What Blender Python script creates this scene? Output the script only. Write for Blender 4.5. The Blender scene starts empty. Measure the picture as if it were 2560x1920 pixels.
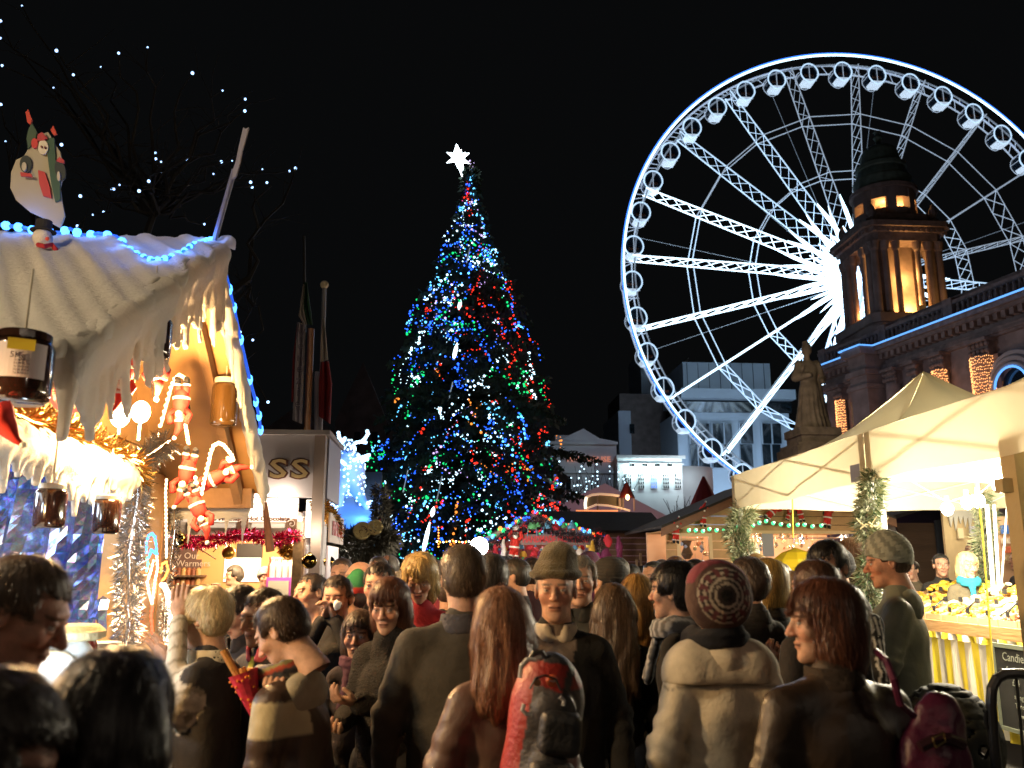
import bpy, bmesh, math, random
import numpy as np
from mathutils import Vector, Matrix, Euler
random.seed(7); np.random.seed(7)
S = bpy.context.scene; COL = S.collection
PI = math.pi; R = math.radians

# ---------------------------------------------------------------- camera, night sky, exposure
F = 2150.0; PITCH = R(12.1); YAW = R(4.0); CAMH = 1.72
cd = bpy.data.cameras.new('camera'); cam = bpy.data.objects.new('camera', cd); COL.objects.link(cam)
cd.sensor_width = 36; cd.lens = F / 2560 * 36; cd.clip_end = 2000; cd.clip_start = .05
cam.location = (0, 0, CAMH); cam.rotation_euler = (R(90) + PITCH, 0, -YAW)
cd.dof.use_dof = True; cd.dof.focus_distance = 8.0; cd.dof.aperture_fstop = 3.4
S.camera = cam
W = bpy.data.worlds.new('World'); S.world = W; W.use_nodes = True
wn = W.node_tree.nodes; bgn = wn['Background']
bgn.inputs[0].default_value = (.85, .92, 1.0, 1); bgn.inputs[1].default_value = .0030
S.view_settings.view_transform = 'Standard'; S.view_settings.look = 'None'
S.view_settings.exposure = 0; S.view_settings.gamma = 1
S.cycles.use_denoising = True; S.cycles.max_bounces = 6; S.cycles.diffuse_bounces = 3; S.cycles.glossy_bounces = 3
S.cycles.transmission_bounces = 4; S.cycles.transparent_max_bounces = 6; S.cycles.sample_clamp_indirect = 3
S.cycles.caustics_reflective = False; S.cycles.caustics_refractive = False
S.render.use_persistent_data = False

_fw = Vector((math.sin(YAW) * math.cos(PITCH), math.cos(YAW) * math.cos(PITCH), math.sin(PITCH)))
_rt = Vector((math.cos(YAW), -math.sin(YAW), 0)); _up = _rt.cross(_fw)
def ray(px, py): return _fw * F + _rt * (px - 1280) + _up * (960 - py)
def P(px, py, Y):                       # the point at world depth Y seen at photo pixel (px, py)
    d = ray(px, py); return Vector((0, 0, CAMH)) + d * (Y / d.y)
def PX(px, py, X):                      # the same on a wall at world X
    d = ray(px, py); return Vector((0, 0, CAMH)) + d * (X / d.x)
def PZ(px, py, z):
    d = ray(px, py); return Vector((0, 0, CAMH)) + d * ((z - CAMH) / d.z)
def mpp(Y): return Y / F

# ---------------------------------------------------------------- materials
_M = {}
def mat(key, col=(.5, .5, .5), rough=.6, metal=0., emit=None, es=1., noise=0., scale=8., bump=0., bscale=None, spec=.5,
        kind=None, trans=0., alpha=1., sheen=0., sss=0., stretch=None, attr=False, sample=None, sub=0., wave=None, clear=0.):
    if key in _M: return _M[key]
    m = bpy.data.materials.new(key); m.use_nodes = True; _M[key] = m
    nt = m.node_tree; N = nt.nodes; L = nt.links; b = N['Principled BSDF']
    b.inputs['Base Color'].default_value = (*col, 1); b.inputs['Roughness'].default_value = rough
    b.inputs['Metallic'].default_value = metal; b.inputs['Specular IOR Level'].default_value = spec
    if trans: b.inputs['Transmission Weight'].default_value = trans
    if alpha < 1: b.inputs['Alpha'].default_value = alpha
    if sheen: b.inputs['Sheen Weight'].default_value = sheen
    if clear: b.inputs['Coat Weight'].default_value = clear
    if sss: b.inputs['Subsurface Weight'].default_value = sss; b.inputs['Subsurface Radius'].default_value = (.02, .008, .004)
    src = None
    if attr:
        a = N.new('ShaderNodeAttribute'); a.attribute_name = 'Col'; src = a.outputs['Color']
        L.new(src, b.inputs['Base Color'])
    if noise or bump or wave:
        tc = N.new('ShaderNodeTexCoord'); mp = N.new('ShaderNodeMapping'); L.new(tc.outputs['Object'], mp.inputs[0])
        if stretch: mp.inputs['Scale'].default_value = stretch
    if noise:
        t = N.new('ShaderNodeTexNoise'); t.inputs['Scale'].default_value = scale; t.inputs['Detail'].default_value = 5
        L.new(mp.outputs[0], t.inputs[0])
        mr = N.new('ShaderNodeMapRange'); mr.inputs[1].default_value = .3; mr.inputs[2].default_value = .7
        mr.inputs[3].default_value = 1 - noise; mr.inputs[4].default_value = 1 + noise; L.new(t.outputs[0], mr.inputs[0])
        mx = N.new('ShaderNodeMix'); mx.data_type = 'RGBA'; mx.blend_type = 'MULTIPLY'; mx.inputs[0].default_value = 1
        if src is not None: L.new(src, mx.inputs[6])
        else: mx.inputs[6].default_value = (*col, 1)
        cb = N.new('ShaderNodeCombineColor')
        for k in range(3): L.new(mr.outputs[0], cb.inputs[k])
        L.new(cb.outputs[0], mx.inputs[7]); L.new(mx.outputs[2], b.inputs['Base Color'])
    if wave:
        wv = N.new('ShaderNodeTexWave'); wv.inputs['Scale'].default_value = wave; wv.inputs['Distortion'].default_value = 6
        wv.inputs['Detail'].default_value = 3; L.new(mp.outputs[0], wv.inputs[0])
        mr = N.new('ShaderNodeMapRange'); mr.inputs[3].default_value = .72; mr.inputs[4].default_value = 1.15; L.new(wv.outputs[1], mr.inputs[0])
        mx = N.new('ShaderNodeMix'); mx.data_type = 'RGBA'; mx.blend_type = 'MULTIPLY'; mx.inputs[0].default_value = 1
        prev = b.inputs['Base Color'].links[0].from_socket if b.inputs['Base Color'].links else None
        if prev is not None: L.new(prev, mx.inputs[6])
        else: mx.inputs[6].default_value = (*col, 1)
        cb = N.new('ShaderNodeCombineColor')
        for k in range(3): L.new(mr.outputs[0], cb.inputs[k])
        L.new(cb.outputs[0], mx.inputs[7]); L.new(mx.outputs[2], b.inputs['Base Color'])
    if bump:
        t = N.new('ShaderNodeTexNoise'); t.inputs['Scale'].default_value = bscale or scale * 3; t.inputs['Detail'].default_value = 6
        L.new(mp.outputs[0], t.inputs[0]); bp = N.new('ShaderNodeBump'); bp.inputs['Strength'].default_value = bump
        bp.inputs['Distance'].default_value = .02; L.new(t.outputs[0], bp.inputs['Height']); L.new(bp.outputs[0], b.inputs['Normal'])
    if sub:                              # thin cloth that lets light through
        tr = N.new('ShaderNodeBsdfTranslucent'); tr.inputs[0].default_value = (*col, 1)
        ms = N.new('ShaderNodeMixShader'); ms.inputs[0].default_value = sub
        L.new(b.outputs[0], ms.inputs[1]); L.new(tr.outputs[0], ms.inputs[2]); L.new(ms.outputs[0], N['Material Output'].inputs[0])
    if emit:
        b.inputs['Emission Color'].default_value = (*emit, 1); b.inputs['Emission Strength'].default_value = es
        m.cycles.emission_sampling = sample or 'NONE'
    return m

# ---------------------------------------------------------------- objects
ORG = {}
def link(o, parent=None):
    COL.objects.link(o)
    if parent is not None: o.parent = parent
    return o
def tag(o, label=None, cat=None, group=None, kind=None):
    if label: o['label'] = label
    if cat: o['category'] = cat
    if group: o['group'] = group
    if kind: o['kind'] = kind
    return o
def thing(name, label, cat, loc=(0, 0, 0), group=None, rot=0):
    o = bpy.data.objects.new(name, None); o.empty_display_size = .1; link(o); o.location = loc; o.rotation_euler = (0, 0, rot)
    ORG[o.name] = Vector(loc); return tag(o, label, cat, group)
def org(o): return ORG.get(o.name, Vector((0, 0, 0))) if o is not None else Vector((0, 0, 0))
def mk(name, V, Fc, m, parent=None, cols=None, smooth=False, loc=None):
    """one mesh object from arrays: V (n,3) in world space, Fc (k,3|4) or list of tuples"""
    V = np.asarray(V, dtype=np.float32).reshape(-1, 3)
    base = org(parent) if parent is not None else (Vector(loc) if loc is not None else Vector((0, 0, 0)))
    if any(base): V = V - np.array(base, dtype=np.float32)
    me = bpy.data.meshes.new(name)
    if isinstance(Fc, np.ndarray):
        k = Fc.shape[1]; me.vertices.add(len(V)); me.vertices.foreach_set('co', V.ravel())
        me.loops.add(Fc.size); me.loops.foreach_set('vertex_index', Fc.ravel().astype(np.int32))
        me.polygons.add(len(Fc)); me.polygons.foreach_set('loop_start', np.arange(0, Fc.size, k, dtype=np.int32))
        me.polygons.foreach_set('loop_total', np.full(len(Fc), k, dtype=np.int32)); me.update(calc_edges=True)
    else:
        me.from_pydata(V.tolist(), [], [tuple(int(i) for i in f) for f in Fc]); me.update()
    if smooth: me.polygons.foreach_set('use_smooth', np.ones(len(me.polygons), dtype=bool))
    if cols is not None:
        a = me.color_attributes.new('Col', 'FLOAT_COLOR', 'POINT')
        c = np.ones((len(V), 4), dtype=np.float32); c[:, :3] = cols; a.data.foreach_set('color', c.ravel())
    ms = m if isinstance(m, (list, tuple)) else [m]
    for q in ms: me.materials.append(q)
    o = bpy.data.objects.new(name, me); link(o, parent)
    if parent is None: o.location = base
    ORG[o.name] = base
    return o
class MB:
    """collects simple shapes in world space and links them as ONE mesh"""
    def __init__(s): s.v = []; s.f = []; s.mi = []; s.c = []; s.cur = 0; s.col = None
    def add(s, vs, fs):
        n = len(s.v); s.v += [tuple(v) for v in vs]; s.f += [tuple(i + n for i in f) for f in fs]; s.mi += [s.cur] * len(fs)
        if s.col is not None: s.c += [s.col] * len(vs)
        return s
    def box(s, lo, hi, M=None):
        (a, b, c), (d, e, f) = lo, hi
        vs = [Vector(p) for p in ((a, b, c), (d, b, c), (d, e, c), (a, e, c), (a, b, f), (d, b, f), (d, e, f), (a, e, f))]
        if M is not None: vs = [M @ v for v in vs]
        return s.add(vs, [(0, 3, 2, 1), (4, 5, 6, 7), (0, 1, 5, 4), (1, 2, 6, 5), (2, 3, 7, 6), (3, 0, 4, 7)])
    def cbox(s, c, size, M=None):
        h = [q / 2 for q in size]; m = Matrix.Translation(Vector(c)) @ (M if M is not None else Matrix())
        return s.box([-q for q in h], h, m)
    def quad(s, *p): return s.add(p, [tuple(range(len(p)))])
    def bar(s, a, b, r, n=6, r2=None, cap=True):
        a = Vector(a); b = Vector(b); d = b - a
        if d.length < 1e-6: return s
        z = d.normalized(); x = z.orthogonal().normalized(); y = z.cross(x); r2 = r if r2 is None else r2
        vs = []
        for p, q in ((a, r), (b, r2)):
            for k in range(n):
                t = 2 * PI * (k + .5) / n; vs.append(p + (x * math.cos(t) + y * math.sin(t)) * q)
        fs = [(k, (k + 1) % n, n + (k + 1) % n, n + k) for k in range(n)]
        if cap: fs += [tuple(range(n - 1, -1, -1)), tuple(range(n, 2 * n))]
        return s.add(vs, fs)
    def tube(s, pts, r, n=6, closed=False):
        pts = [Vector(p) for p in pts]; m = len(pts); rs = r if isinstance(r, (list, tuple)) else [r] * m
        vs = []; x = None
        for i, p in enumerate(pts):
            a = pts[i - 1] if (i or closed) else p; b = pts[(i + 1) % m] if (i < m - 1 or closed) else p
            z = (b - a); z = z.normalized() if z.length > 1e-9 else Vector((0, 0, 1))
            if x is None: x = z.orthogonal().normalized()
            x = (x - z * x.dot(z)); x = x.normalized() if x.length > 1e-6 else z.orthogonal().normalized()
            y = z.cross(x)
            for k in range(n):
                t = 2 * PI * k / n; vs.append(p + (x * math.cos(t) + y * math.sin(t)) * rs[i])
        fs = []
        for i in range(m - 1 if not closed else m):
            j = (i + 1) % m
            for k in range(n): fs.append((i * n + k, i * n + (k + 1) % n, j * n + (k + 1) % n, j * n + k))
        if not closed: fs += [tuple(range(n - 1, -1, -1)), tuple((m - 1) * n + k for k in range(n))]
        return s.add(vs, fs)
    def lathe(s, c, prof, n=16, M=None, squash=1.):
        c = Vector(c); vs = []
        for r, z in prof:
            for k in range(n):
                t = 2 * PI * k / n; q = Vector((r * math.cos(t), r * math.sin(t) * squash, z))
                vs.append(c + (M @ q if M is not None else q))
        fs = []
        for i in range(len(prof) - 1):
            for k in range(n): fs.append((i * n + k, i * n + (k + 1) % n, (i + 1) * n + (k + 1) % n, (i + 1) * n + k))
        if prof[0][0] > 1e-4: fs.append(tuple(range(n - 1, -1, -1)))
        if prof[-1][0] > 1e-4: fs.append(tuple((len(prof) - 1) * n + k for k in range(n)))
        return s.add(vs, fs)
    def prism(s, pts, d):                # polygon pts (world), extruded by vector d
        d = Vector(d); n = len(pts); p = [Vector(q) for q in pts]
        return s.add(p + [q + d for q in p], [tuple(range(n - 1, -1, -1)), tuple(range(n, 2 * n))] +
                     [(k, (k + 1) % n, n + (k + 1) % n, n + k) for k in range(n)])
    def ball(s, c, r, n=6, m=4, sc=(1, 1, 1)):
        c = Vector(c); vs = [c + Vector((0, 0, r * sc[2]))]
        for i in range(1, m):
            a = PI * i / m
            for k in range(n):
                t = 2 * PI * k / n
                vs.append(c + Vector((r * sc[0] * math.sin(a) * math.cos(t), r * sc[1] * math.sin(a) * math.sin(t), r * sc[2] * math.cos(a))))
        vs.append(c + Vector((0, 0, -r * sc[2]))); e = len(vs) - 1
        fs = [(0, 1 + k, 1 + (k + 1) % n) for k in range(n)]
        for i in range(m - 2):
            for k in range(n): fs.append((1 + i * n + k, 1 + (i + 1) * n + k, 1 + (i + 1) * n + (k + 1) % n, 1 + i * n + (k + 1) % n))
        fs += [(e, 1 + (m - 2) * n + (k + 1) % n, 1 + (m - 2) * n + k) for k in range(n)]
        return s.add(vs, fs)
    def build(s, name, m, parent=None, smooth=False, loc=None, recalc=True):
        if parent is None and loc is None and s.v:
            a = np.array(s.v); loc = tuple(((a.min(0) + a.max(0)) / 2)[:2]) + (float(a[:, 2].min()),)
        o = mk(name, s.v, s.f, m, parent, cols=np.array(s.c, dtype=np.float32) if s.c else None, smooth=smooth, loc=loc)
        me = o.data
        if isinstance(m, (list, tuple)): me.polygons.foreach_set('material_index', np.array(s.mi, dtype=np.int32))
        if recalc and len(me.polygons) < 30000:
            bm = bmesh.new(); bm.from_mesh(me); bmesh.ops.recalc_face_normals(bm, faces=bm.faces); bm.to_mesh(me); bm.free()
        return o
def copy_tree(o, parent=None, loc=None, rot=None, label=None):
    c = o.copy(); link(c, parent)
    if loc is not None: c.location = loc
    if rot is not None: c.rotation_euler = rot if isinstance(rot, tuple) else (0, 0, rot)
    if label: c['label'] = label
    for ch in o.children: copy_tree(ch, c)
    return c
def text(name, body, size, m, loc, rot=(0, 0, 0), parent=None, depth=.004, align='CENTER', M=None, sx=1., bold=0.):
    cu = bpy.data.curves.new(name, 'FONT'); cu.body = body; cu.size = size; cu.extrude = depth; cu.align_x = align; cu.align_y = 'CENTER'
    cu.resolution_u = 2; cu.offset = bold
    t = bpy.data.objects.new(name, cu); COL.objects.link(t)
    me = bpy.data.meshes.new_from_object(t); bpy.data.objects.remove(t); me.name = name
    o = bpy.data.objects.new(name, me); me.materials.clear(); me.materials.append(m); link(o, parent)
    T = M if M is not None else Matrix.LocRotScale(Vector(loc), Euler(rot), Vector((sx, 1, 1)))
    me.transform(T)
    if parent is not None: me.transform(Matrix.Translation(-org(parent)))
    return o
def lamp(name, loc, power, col, r=.05, parent=None, kind='POINT', **kw):
    l = bpy.data.lights.new(name, kind); l.energy = power; l.color = col
    if kind == 'POINT': l.shadow_soft_size = r
    for k, v in kw.items(): setattr(l, k, v)
    o = bpy.data.objects.new(name, l); link(o, parent); o.location = Vector(loc) - org(parent)
    return o
def sarr(*a): return np.array(a, dtype=np.float32)

# ---------------------------------------------------------------- signed-distance modelling (people, soft things)
def surf_net(fn, lo, hi, h):
    lo = np.array(lo, dtype=np.float32); hi = np.array(hi, dtype=np.float32)
    n = np.ceil((hi - lo) / h).astype(int) + 1
    ax = [lo[i] + h * np.arange(n[i], dtype=np.float32) for i in range(3)]
    G = np.stack(np.meshgrid(*ax, indexing='ij'), -1)
    d = fn(G.reshape(-1, 3)).reshape(n); s = d < 0
    ids = []; pos = []; quads = []; flip = []; off = 0
    st = np.array([n[1] * n[2], n[2], 1])
    for a in range(3):
        sl0 = [slice(None)] * 3; sl1 = [slice(None)] * 3; sl0[a] = slice(0, -1); sl1[a] = slice(1, None)
        s0 = s[tuple(sl0)]; s1 = s[tuple(sl1)]
        I = np.argwhere(s0 != s1)
        b, c = (a + 1) % 3, (a + 2) % 3
        I = I[(I[:, b] > 0) & (I[:, c] > 0) & (I[:, b] < n[b] - 1) & (I[:, c] < n[c] - 1)]
        if not len(I): continue
        J = I.copy(); J[:, a] += 1
        d0 = d[tuple(I.T)]; d1 = d[tuple(J.T)]; t = (d0 / (d0 - d1))[:, None]
        p = lo + h * I.astype(np.float32); p[:, a] += (t[:, 0] * h)
        eb = np.zeros(3, int); eb[b] = 1; ec = np.zeros(3, int); ec[c] = 1
        cells = [(I @ st), ((I - eb) @ st), ((I - eb - ec) @ st), ((I - ec) @ st)]
        q = np.stack(cells, 1); quads.append(q); flip.append(d0 > 0)
        for k in range(4): ids.append(cells[k]); pos.append(p)
    ids = np.concatenate(ids); pos = np.concatenate(pos); u, inv = np.unique(ids, return_inverse=True)
    cnt = np.bincount(inv).astype(np.float32)
    V = np.stack([np.bincount(inv, weights=pos[:, k]) / cnt for k in range(3)], 1).astype(np.float32)
    Q = np.concatenate(quads); fl = np.concatenate(flip); Q = np.searchsorted(u, Q); Q[fl] = Q[fl][:, ::-1]
    return V, Q
def ell(P, c, r):
    r = np.array(r, dtype=np.float32); q = (P - np.array(c, dtype=np.float32)) / r
    k0 = np.sqrt((q * q).sum(1)); q = q / r; k1 = np.sqrt((q * q).sum(1)) + 1e-9
    return k0 * (k0 - 1) / k1
def cap(P, a, b, ra, rb, sq=None):
    a = np.array(a, dtype=np.float32); b = np.array(b, dtype=np.float32)
    if sq is not None: sq = np.array(sq, dtype=np.float32); P = P * sq; a = a * sq; b = b * sq
    ab = b - a; t = np.clip(((P - a) @ ab) / (ab @ ab + 1e-12), 0, 1)
    q = P - a - t[:, None] * ab
    return np.sqrt((q * q).sum(1)) - (ra + (rb - ra) * t)
def smin(a, b, k):
    h = np.clip(.5 + .5 * (b - a) / k, 0, 1); return b + (a - b) * h - k * h * (1 - h)
def smax(a, b, k): return -smin(-a, -b, k)
def wob(P, f=9., seed=0.):
    x, y, z = P[:, 0] * f + seed, P[:, 1] * f - seed * 1.3, P[:, 2] * f + seed * .7
    return (np.sin(x + 1.7 * np.sin(y * .9 + z * .6)) + np.sin(y * 1.3 + 1.9 * np.sin(z * .8 - x * .5)) + np.sin(z * 1.1 + 1.6 * np.sin(x * .7 + y))) / 3
# ================================================================ THE SETTING AND THE FAR SIDE OF THE SQUARE
stone = mat('hall_stone', (.30, .235, .215), .85, noise=.25, scale=1.2, bump=.5, bscale=5)
stone_d = mat('hall_stone_trim', (.26, .2, .18), .85, noise=.3, scale=2.5, bump=.5, bscale=8)
copper = mat('green_copper', (.13, .18, .14), .6, noise=.3, scale=2, bump=.3)
white_wall = mat('white_render', (.62, .66, .68), .8, noise=.08, scale=.6, bump=.15, bscale=6)
glassd = mat('dark_glass', (.012, .018, .022), .06, spec=.8)
darkroof = mat('dark_roof', (.03, .027, .025), .8, noise=.3, scale=3, bump=.4)

# ground: one sheet to the horizon, tarmac with a paved lane
g = MB(); g.quad((-400, -60, 0), (400, -60, 0), (400, 500, 0), (-400, 500, 0))
tag(g.build('ground', mat('tarmac', (.045, .043, .042), .75, noise=.35, scale=1.5, bump=.5, bscale=60), loc=(0, 0, 0)), kind='structure')

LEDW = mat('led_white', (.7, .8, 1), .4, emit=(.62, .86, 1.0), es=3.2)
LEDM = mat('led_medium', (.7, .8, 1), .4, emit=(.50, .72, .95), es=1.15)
LEDD = mat('led_dim', (.6, .65, .7), .4, emit=(.42, .52, .66), es=.62)  # steel lattice emits, standing in for LED light falling on it
HALO = mat('led_blue', (.1, .2, 1), .4, emit=(.05, .2, 1.0), es=2.2)  # blue fringe of the rim glow, as a colour
steel = mat('painted_steel', (.55, .58, .62), .5, emit=(.34, .44, .58), es=.35)  # faint emission in place of light received by the steel

# ---- the ferris wheel: hub 34 m up, rim radius 27.4 m, facing along the street
HC = Vector((46.0, 90.0, 34.1)); RR = 27.4
wh = thing('ferris_wheel', 'giant white ferris wheel outlined in blue white lights behind the domed stone tower', 'ferris wheel', (HC.x, HC.y, 0))
def ringpts(r, y, n=160, a0=0., a1=2 * PI): return [Vector((HC.x + r * math.cos(a0 + (a1 - a0) * k / n), y, HC.z + r * math.sin(a0 + (a1 - a0) * k / n))) for k in range(n if a1 - a0 > 6.2 else n + 1)]
yf, yb = HC.y - 1.0, HC.y + 1.0
MB().tube(ringpts(RR, yf), .12, 6, True).build('rim_light', LEDW, wh)
MB().tube(ringpts(RR + .19, yf - .02), .10, 6, True).build('rim_light', HALO, wh)  # outer blue tube imitates the bloom around the rim lights
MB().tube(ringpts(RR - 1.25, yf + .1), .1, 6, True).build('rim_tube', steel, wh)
m = MB(); m.tube(ringpts(RR - .15, yb), .12, 6, True); m.tube(ringpts(RR - 1.3, yb), .1, 6, True)
for k in range(120):
    a = 2 * PI * k / 120; b = a + PI / 120; c_, s_ = math.cos(a), math.sin(a)
    m.bar((HC.x + (RR - .1) * c_, yb, HC.z + (RR - .1) * s_), (HC.x + (RR - 1.3) * math.cos(b), yf, HC.z + (RR - 1.3) * math.sin(b)), .05, 4)
    m.bar((HC.x + (RR - 1.3) * c_, yb, HC.z + (RR - 1.3) * s_), (HC.x + (RR - .1) * math.cos(b), yb, HC.z + (RR - .1) * math.sin(b)), .05, 4)
m.build('rim_lattice', LEDD, wh)
hub = MB(); hub.bar((HC.x, HC.y - 2.6, HC.z), (HC.x, HC.y + 2.6, HC.z), 1.0, 20); hub.bar((HC.x, HC.y - 2.8, HC.z), (HC.x, HC.y - 2.4, HC.z), 1.4, 24)
hub.build('hub', LEDM, wh)
def spoke_mesh(mm, wf=1., r0=1.6, r1=RR - 1.0, nb=15):
    y0, y1 = 1.5, .95
    yy = lambda r: y0 + (y1 - y0) * (r - r0) / (r1 - r0)
    for s in (-1, 1): mm.bar((0, s * yy(r0), r0), (0, s * yy(r1), r1), .095 * wf, 5)
    for k in range(nb):
        a = r0 + (r1 - r0) * k / nb; b = r0 + (r1 - r0) * (k + 1) / nb
        mm.bar((0, -yy(a), a), (0, yy(b), b), .05 * wf, 4); mm.bar((0, yy(a), a), (0, -yy(b), b), .05 * wf, 4)
protos = {}
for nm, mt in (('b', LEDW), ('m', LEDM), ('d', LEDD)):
    mm = MB(); spoke_mesh(mm, {'b': .95, 'm': .8, 'd': .72}[nm]); o = mk('spoke', mm.v, mm.f, mt, None); protos[nm] = o.data; bpy.data.objects.remove(o)  # spoke chords and braces are steel, their lit look put into emission
strips = []
for s in (-1, 1):
    q = [(0, s * 1.5 - .0, 2.0), (.2, s * 1.45, 3.4), (.17, s * 1.4, 8.2), (0, s * 1.35, 10.4), (-.17, s * 1.4, 8.2), (-.2, s * 1.45, 3.4)]
    sm = MB(); sm.prism(q, (0, -.12 * 1, 0)); o = mk('light_strip', sm.v, sm.f, LEDW, None); strips.append(o.data); bpy.data.objects.remove(o)
A0 = R(177.2 - 0.6)
for k in range(20):
    a = A0 - k * 2 * PI / 20; deg = math.degrees(a) % 360
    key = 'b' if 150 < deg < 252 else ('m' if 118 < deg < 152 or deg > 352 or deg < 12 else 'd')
    o = bpy.data.objects.new('spoke', protos[key]); link(o, wh); o.location = HC - org(wh); o.rotation_euler = (0, PI / 2 - a, 0)
    for j, da, sc in ((0, 0, 1.0), (1, PI / 20, .62)):
        for sme in strips: l = bpy.data.objects.new('light_strip', sme); link(l, o); l.rotation_euler = (0, -da, 0); l.scale = (sc * 1.2, 1.15, sc * (.92 if deg > 100 else .6))
# cross ties between the spokes
for rr in (RR * .46, RR * .72):
    for k in range(20):
        a = A0 - k * 2 * PI / 20; b = a - 2 * PI / 20; deg = math.degrees((a + b) / 2) % 360; m = MB()
        pa = lambda t, y: (HC.x + rr * math.cos(t), y, HC.z + rr * math.sin(t))
        for s in (-1.15, 1.15): m.bar(pa(a, HC.y + s), pa(b, HC.y + s), .06, 4)
        if 205 < deg < 345 or deg < 40:
            for q in range(3):
                t0 = a + (b - a) * q / 3; t1 = a + (b - a) * (q + 1) / 3
                f = lambda t: Vector(pa(a, 0)).lerp(Vector(pa(b, 0)), (t - a) / (b - a))
                u, v = f(t0), f(t1)
                for s in (-1.15, 1.15): m.bar((u.x, HC.y + s, u.z), (v.x, HC.y - s, v.z), .05, 4)
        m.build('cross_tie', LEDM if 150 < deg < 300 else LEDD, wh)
# thin stay cables
m = MB()
for k in range(12):
    a = R(20 + 30 * k); m.bar((HC.x, HC.y + 2.4, HC.z), (HC.x + (RR - 1.2) * math.cos(a), yb, HC.z + (RR - 1.2) * math.sin(a)), .025, 4)
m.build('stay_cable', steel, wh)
# cabins
cab = bpy.data.objects.new('cabin', None); link(cab, wh); ORG[cab.name] = Vector((0, 0, 0))
def oval(y, sx=1.05, n=28):
    out = []
    for k in range(n):
        t = 2 * PI * k / n; x, z = math.cos(t), math.sin(t)
        zz = z * (1.25 if z > 0 else 1.15); xx = x * sx * (1 - .28 * max(0, -z) ** 2)
        out.append(Vector((xx, y, zz - 1.2)))
    return out
MB().tube(oval(-.85), .085, 6, True).build('cabin_outline', LEDM, cab); MB().tube(oval(.85), .05, 6, True).build('cabin_outline', LEDD, cab)
m = MB()
for s in (-1, 1):
    m.bar((s * 1.05, -.85, -1.2), (s * 1.05, .85, -1.2), .04, 4); m.bar((s * .4, -.85, .0), (s * .4, .85, .0), .04, 4)
m.bar((-.02, -.86, .05), (-.02, -.86, -2.3), .05, 4); m.bar((-.8, -.85, -2.15), (.8, -.85, -2.15), .05, 4)
m.build('cabin_frame', LEDD, cab)
m = MB(); m.prism([q * .93 + Vector((0, 0, -.08)) for q in oval(-.8, n=20)], (0, 1.5, 0)); m.build('cabin_window', mat('cabin_glass', (.02, .03, .045), .1, spec=.6), cab)
m = MB(); m.prism([(-.78, -.86, -1.95), (.78, -.86, -1.95), (.55, -.86, -2.33), (-.55, -.86, -2.33)], (0, 1.4, 0)); m.build('cabin_floor', mat('cabin_floor_light', (.8, .85, .9), .5, emit=(.66, .82, 1), es=.72), cab)
m = MB(); m.prism([(-.55, -.83, -1.3), (.5, -.83, -1.3), (.5, -.83, -1.55), (-.55, -.83, -1.55)], (0, .1, 0)); m.build('cabin_seat', mat('cabin_seat', (.25, .1, .05), .6), cab)
for k in range(40):
    a = A0 - R(4.8) - k * 2 * PI / 40; loc = Vector((HC.x + (RR - .95) * math.cos(a), HC.y - .1, HC.z + (RR - .95) * math.sin(a))) - org(wh)
    if k == 0: cab.location = loc
    else: copy_tree(cab, wh, loc)
# supporting legs and boarding platform
m = MB()
for sx in (-11, 11):
    for sy in (-6.5, 6.5):
        top = Vector((HC.x, HC.y + (2.6 if sy > 0 else -2.6), HC.z)); bot = Vector((HC.x + sx, HC.y + sy, 0))
        d = (bot - top); side = Vector((.55, 0, 0))
        for s in (-1, 1): m.bar(top + side * s, bot + side * s * 1.4, .2, 6)
        for q in range(16):
            u = top.lerp(bot, q / 16); v = top.lerp(bot, (q + 1) / 16); m.bar(u + side, v - side, .08, 4); m.bar(u - side, v + side, .08, 4)
m.build('support_leg', LEDM, wh)
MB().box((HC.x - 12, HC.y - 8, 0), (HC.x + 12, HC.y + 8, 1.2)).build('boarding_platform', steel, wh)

# ---- the stone city hall with its corner tower
FA = Vector((30.0, 66.0, 0)); FB = Vector((33.6, 47.0, 0)); fd = (FB - FA).normalized(); fn = Vector((-fd.y, fd.x, 0)) * -1
if fn.x > 0: fn = -fn
def FP(px, py, off=0.):                 # photo pixel -> hall facade plane, pushed out by off
    d = ray(px, py); o = Vector((0, 0, CAMH)); t = (FA + fn * off - o).dot(fn) / d.dot(fn); return o + d * t
def fpt(s, z, off=0.): return FA + fd * s + fn * off + Vector((0, 0, z))     # s metres along from the far corner
Mf = Matrix((( fd.x, fn.x, 0), (fd.y, fn.y, 0), (0, 0, 1))).to_4x4()
def fbox(mb, s0, s1, z0, z1, o0, o1):
    p = [fpt(s0, z0, o0), fpt(s1, z0, o0), fpt(s1, z0, o1), fpt(s0, z0, o1)]; mb.prism(p, (0, 0, z1 - z0))
def fs(px, py): p = FP(px, py); return (p - FA).dot(fd), p.z
hall = thing('city_hall', 'ornate brown stone city hall trimmed with a blue light line under its domed corner tower', 'city hall', tuple(FA))
L_ = 48.
m = MB(); fbox(m, 0, L_, 0, 17.2, -8, 0); fbox(m, 0.2, L_, 17.2, 19.0, -8, -.6); m.build('wall', stone, hall)
m = MB()
for z0, z1, o1 in ((15.9, 16.15, .35), (16.9, 17.12, .75), (17.12, 17.42, 1.05), (17.42, 17.55, 1.15), (15.6, 15.75, .3), (15.75, 15.9, .42), (19.0, 19.3, -.3)):
    fbox(m, -.9 if o1 > 0 else 0, L_, z0, z1, -1 if o1 > 0 else -1.2, o1)
m.build('cornice', stone_d, hall)
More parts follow.
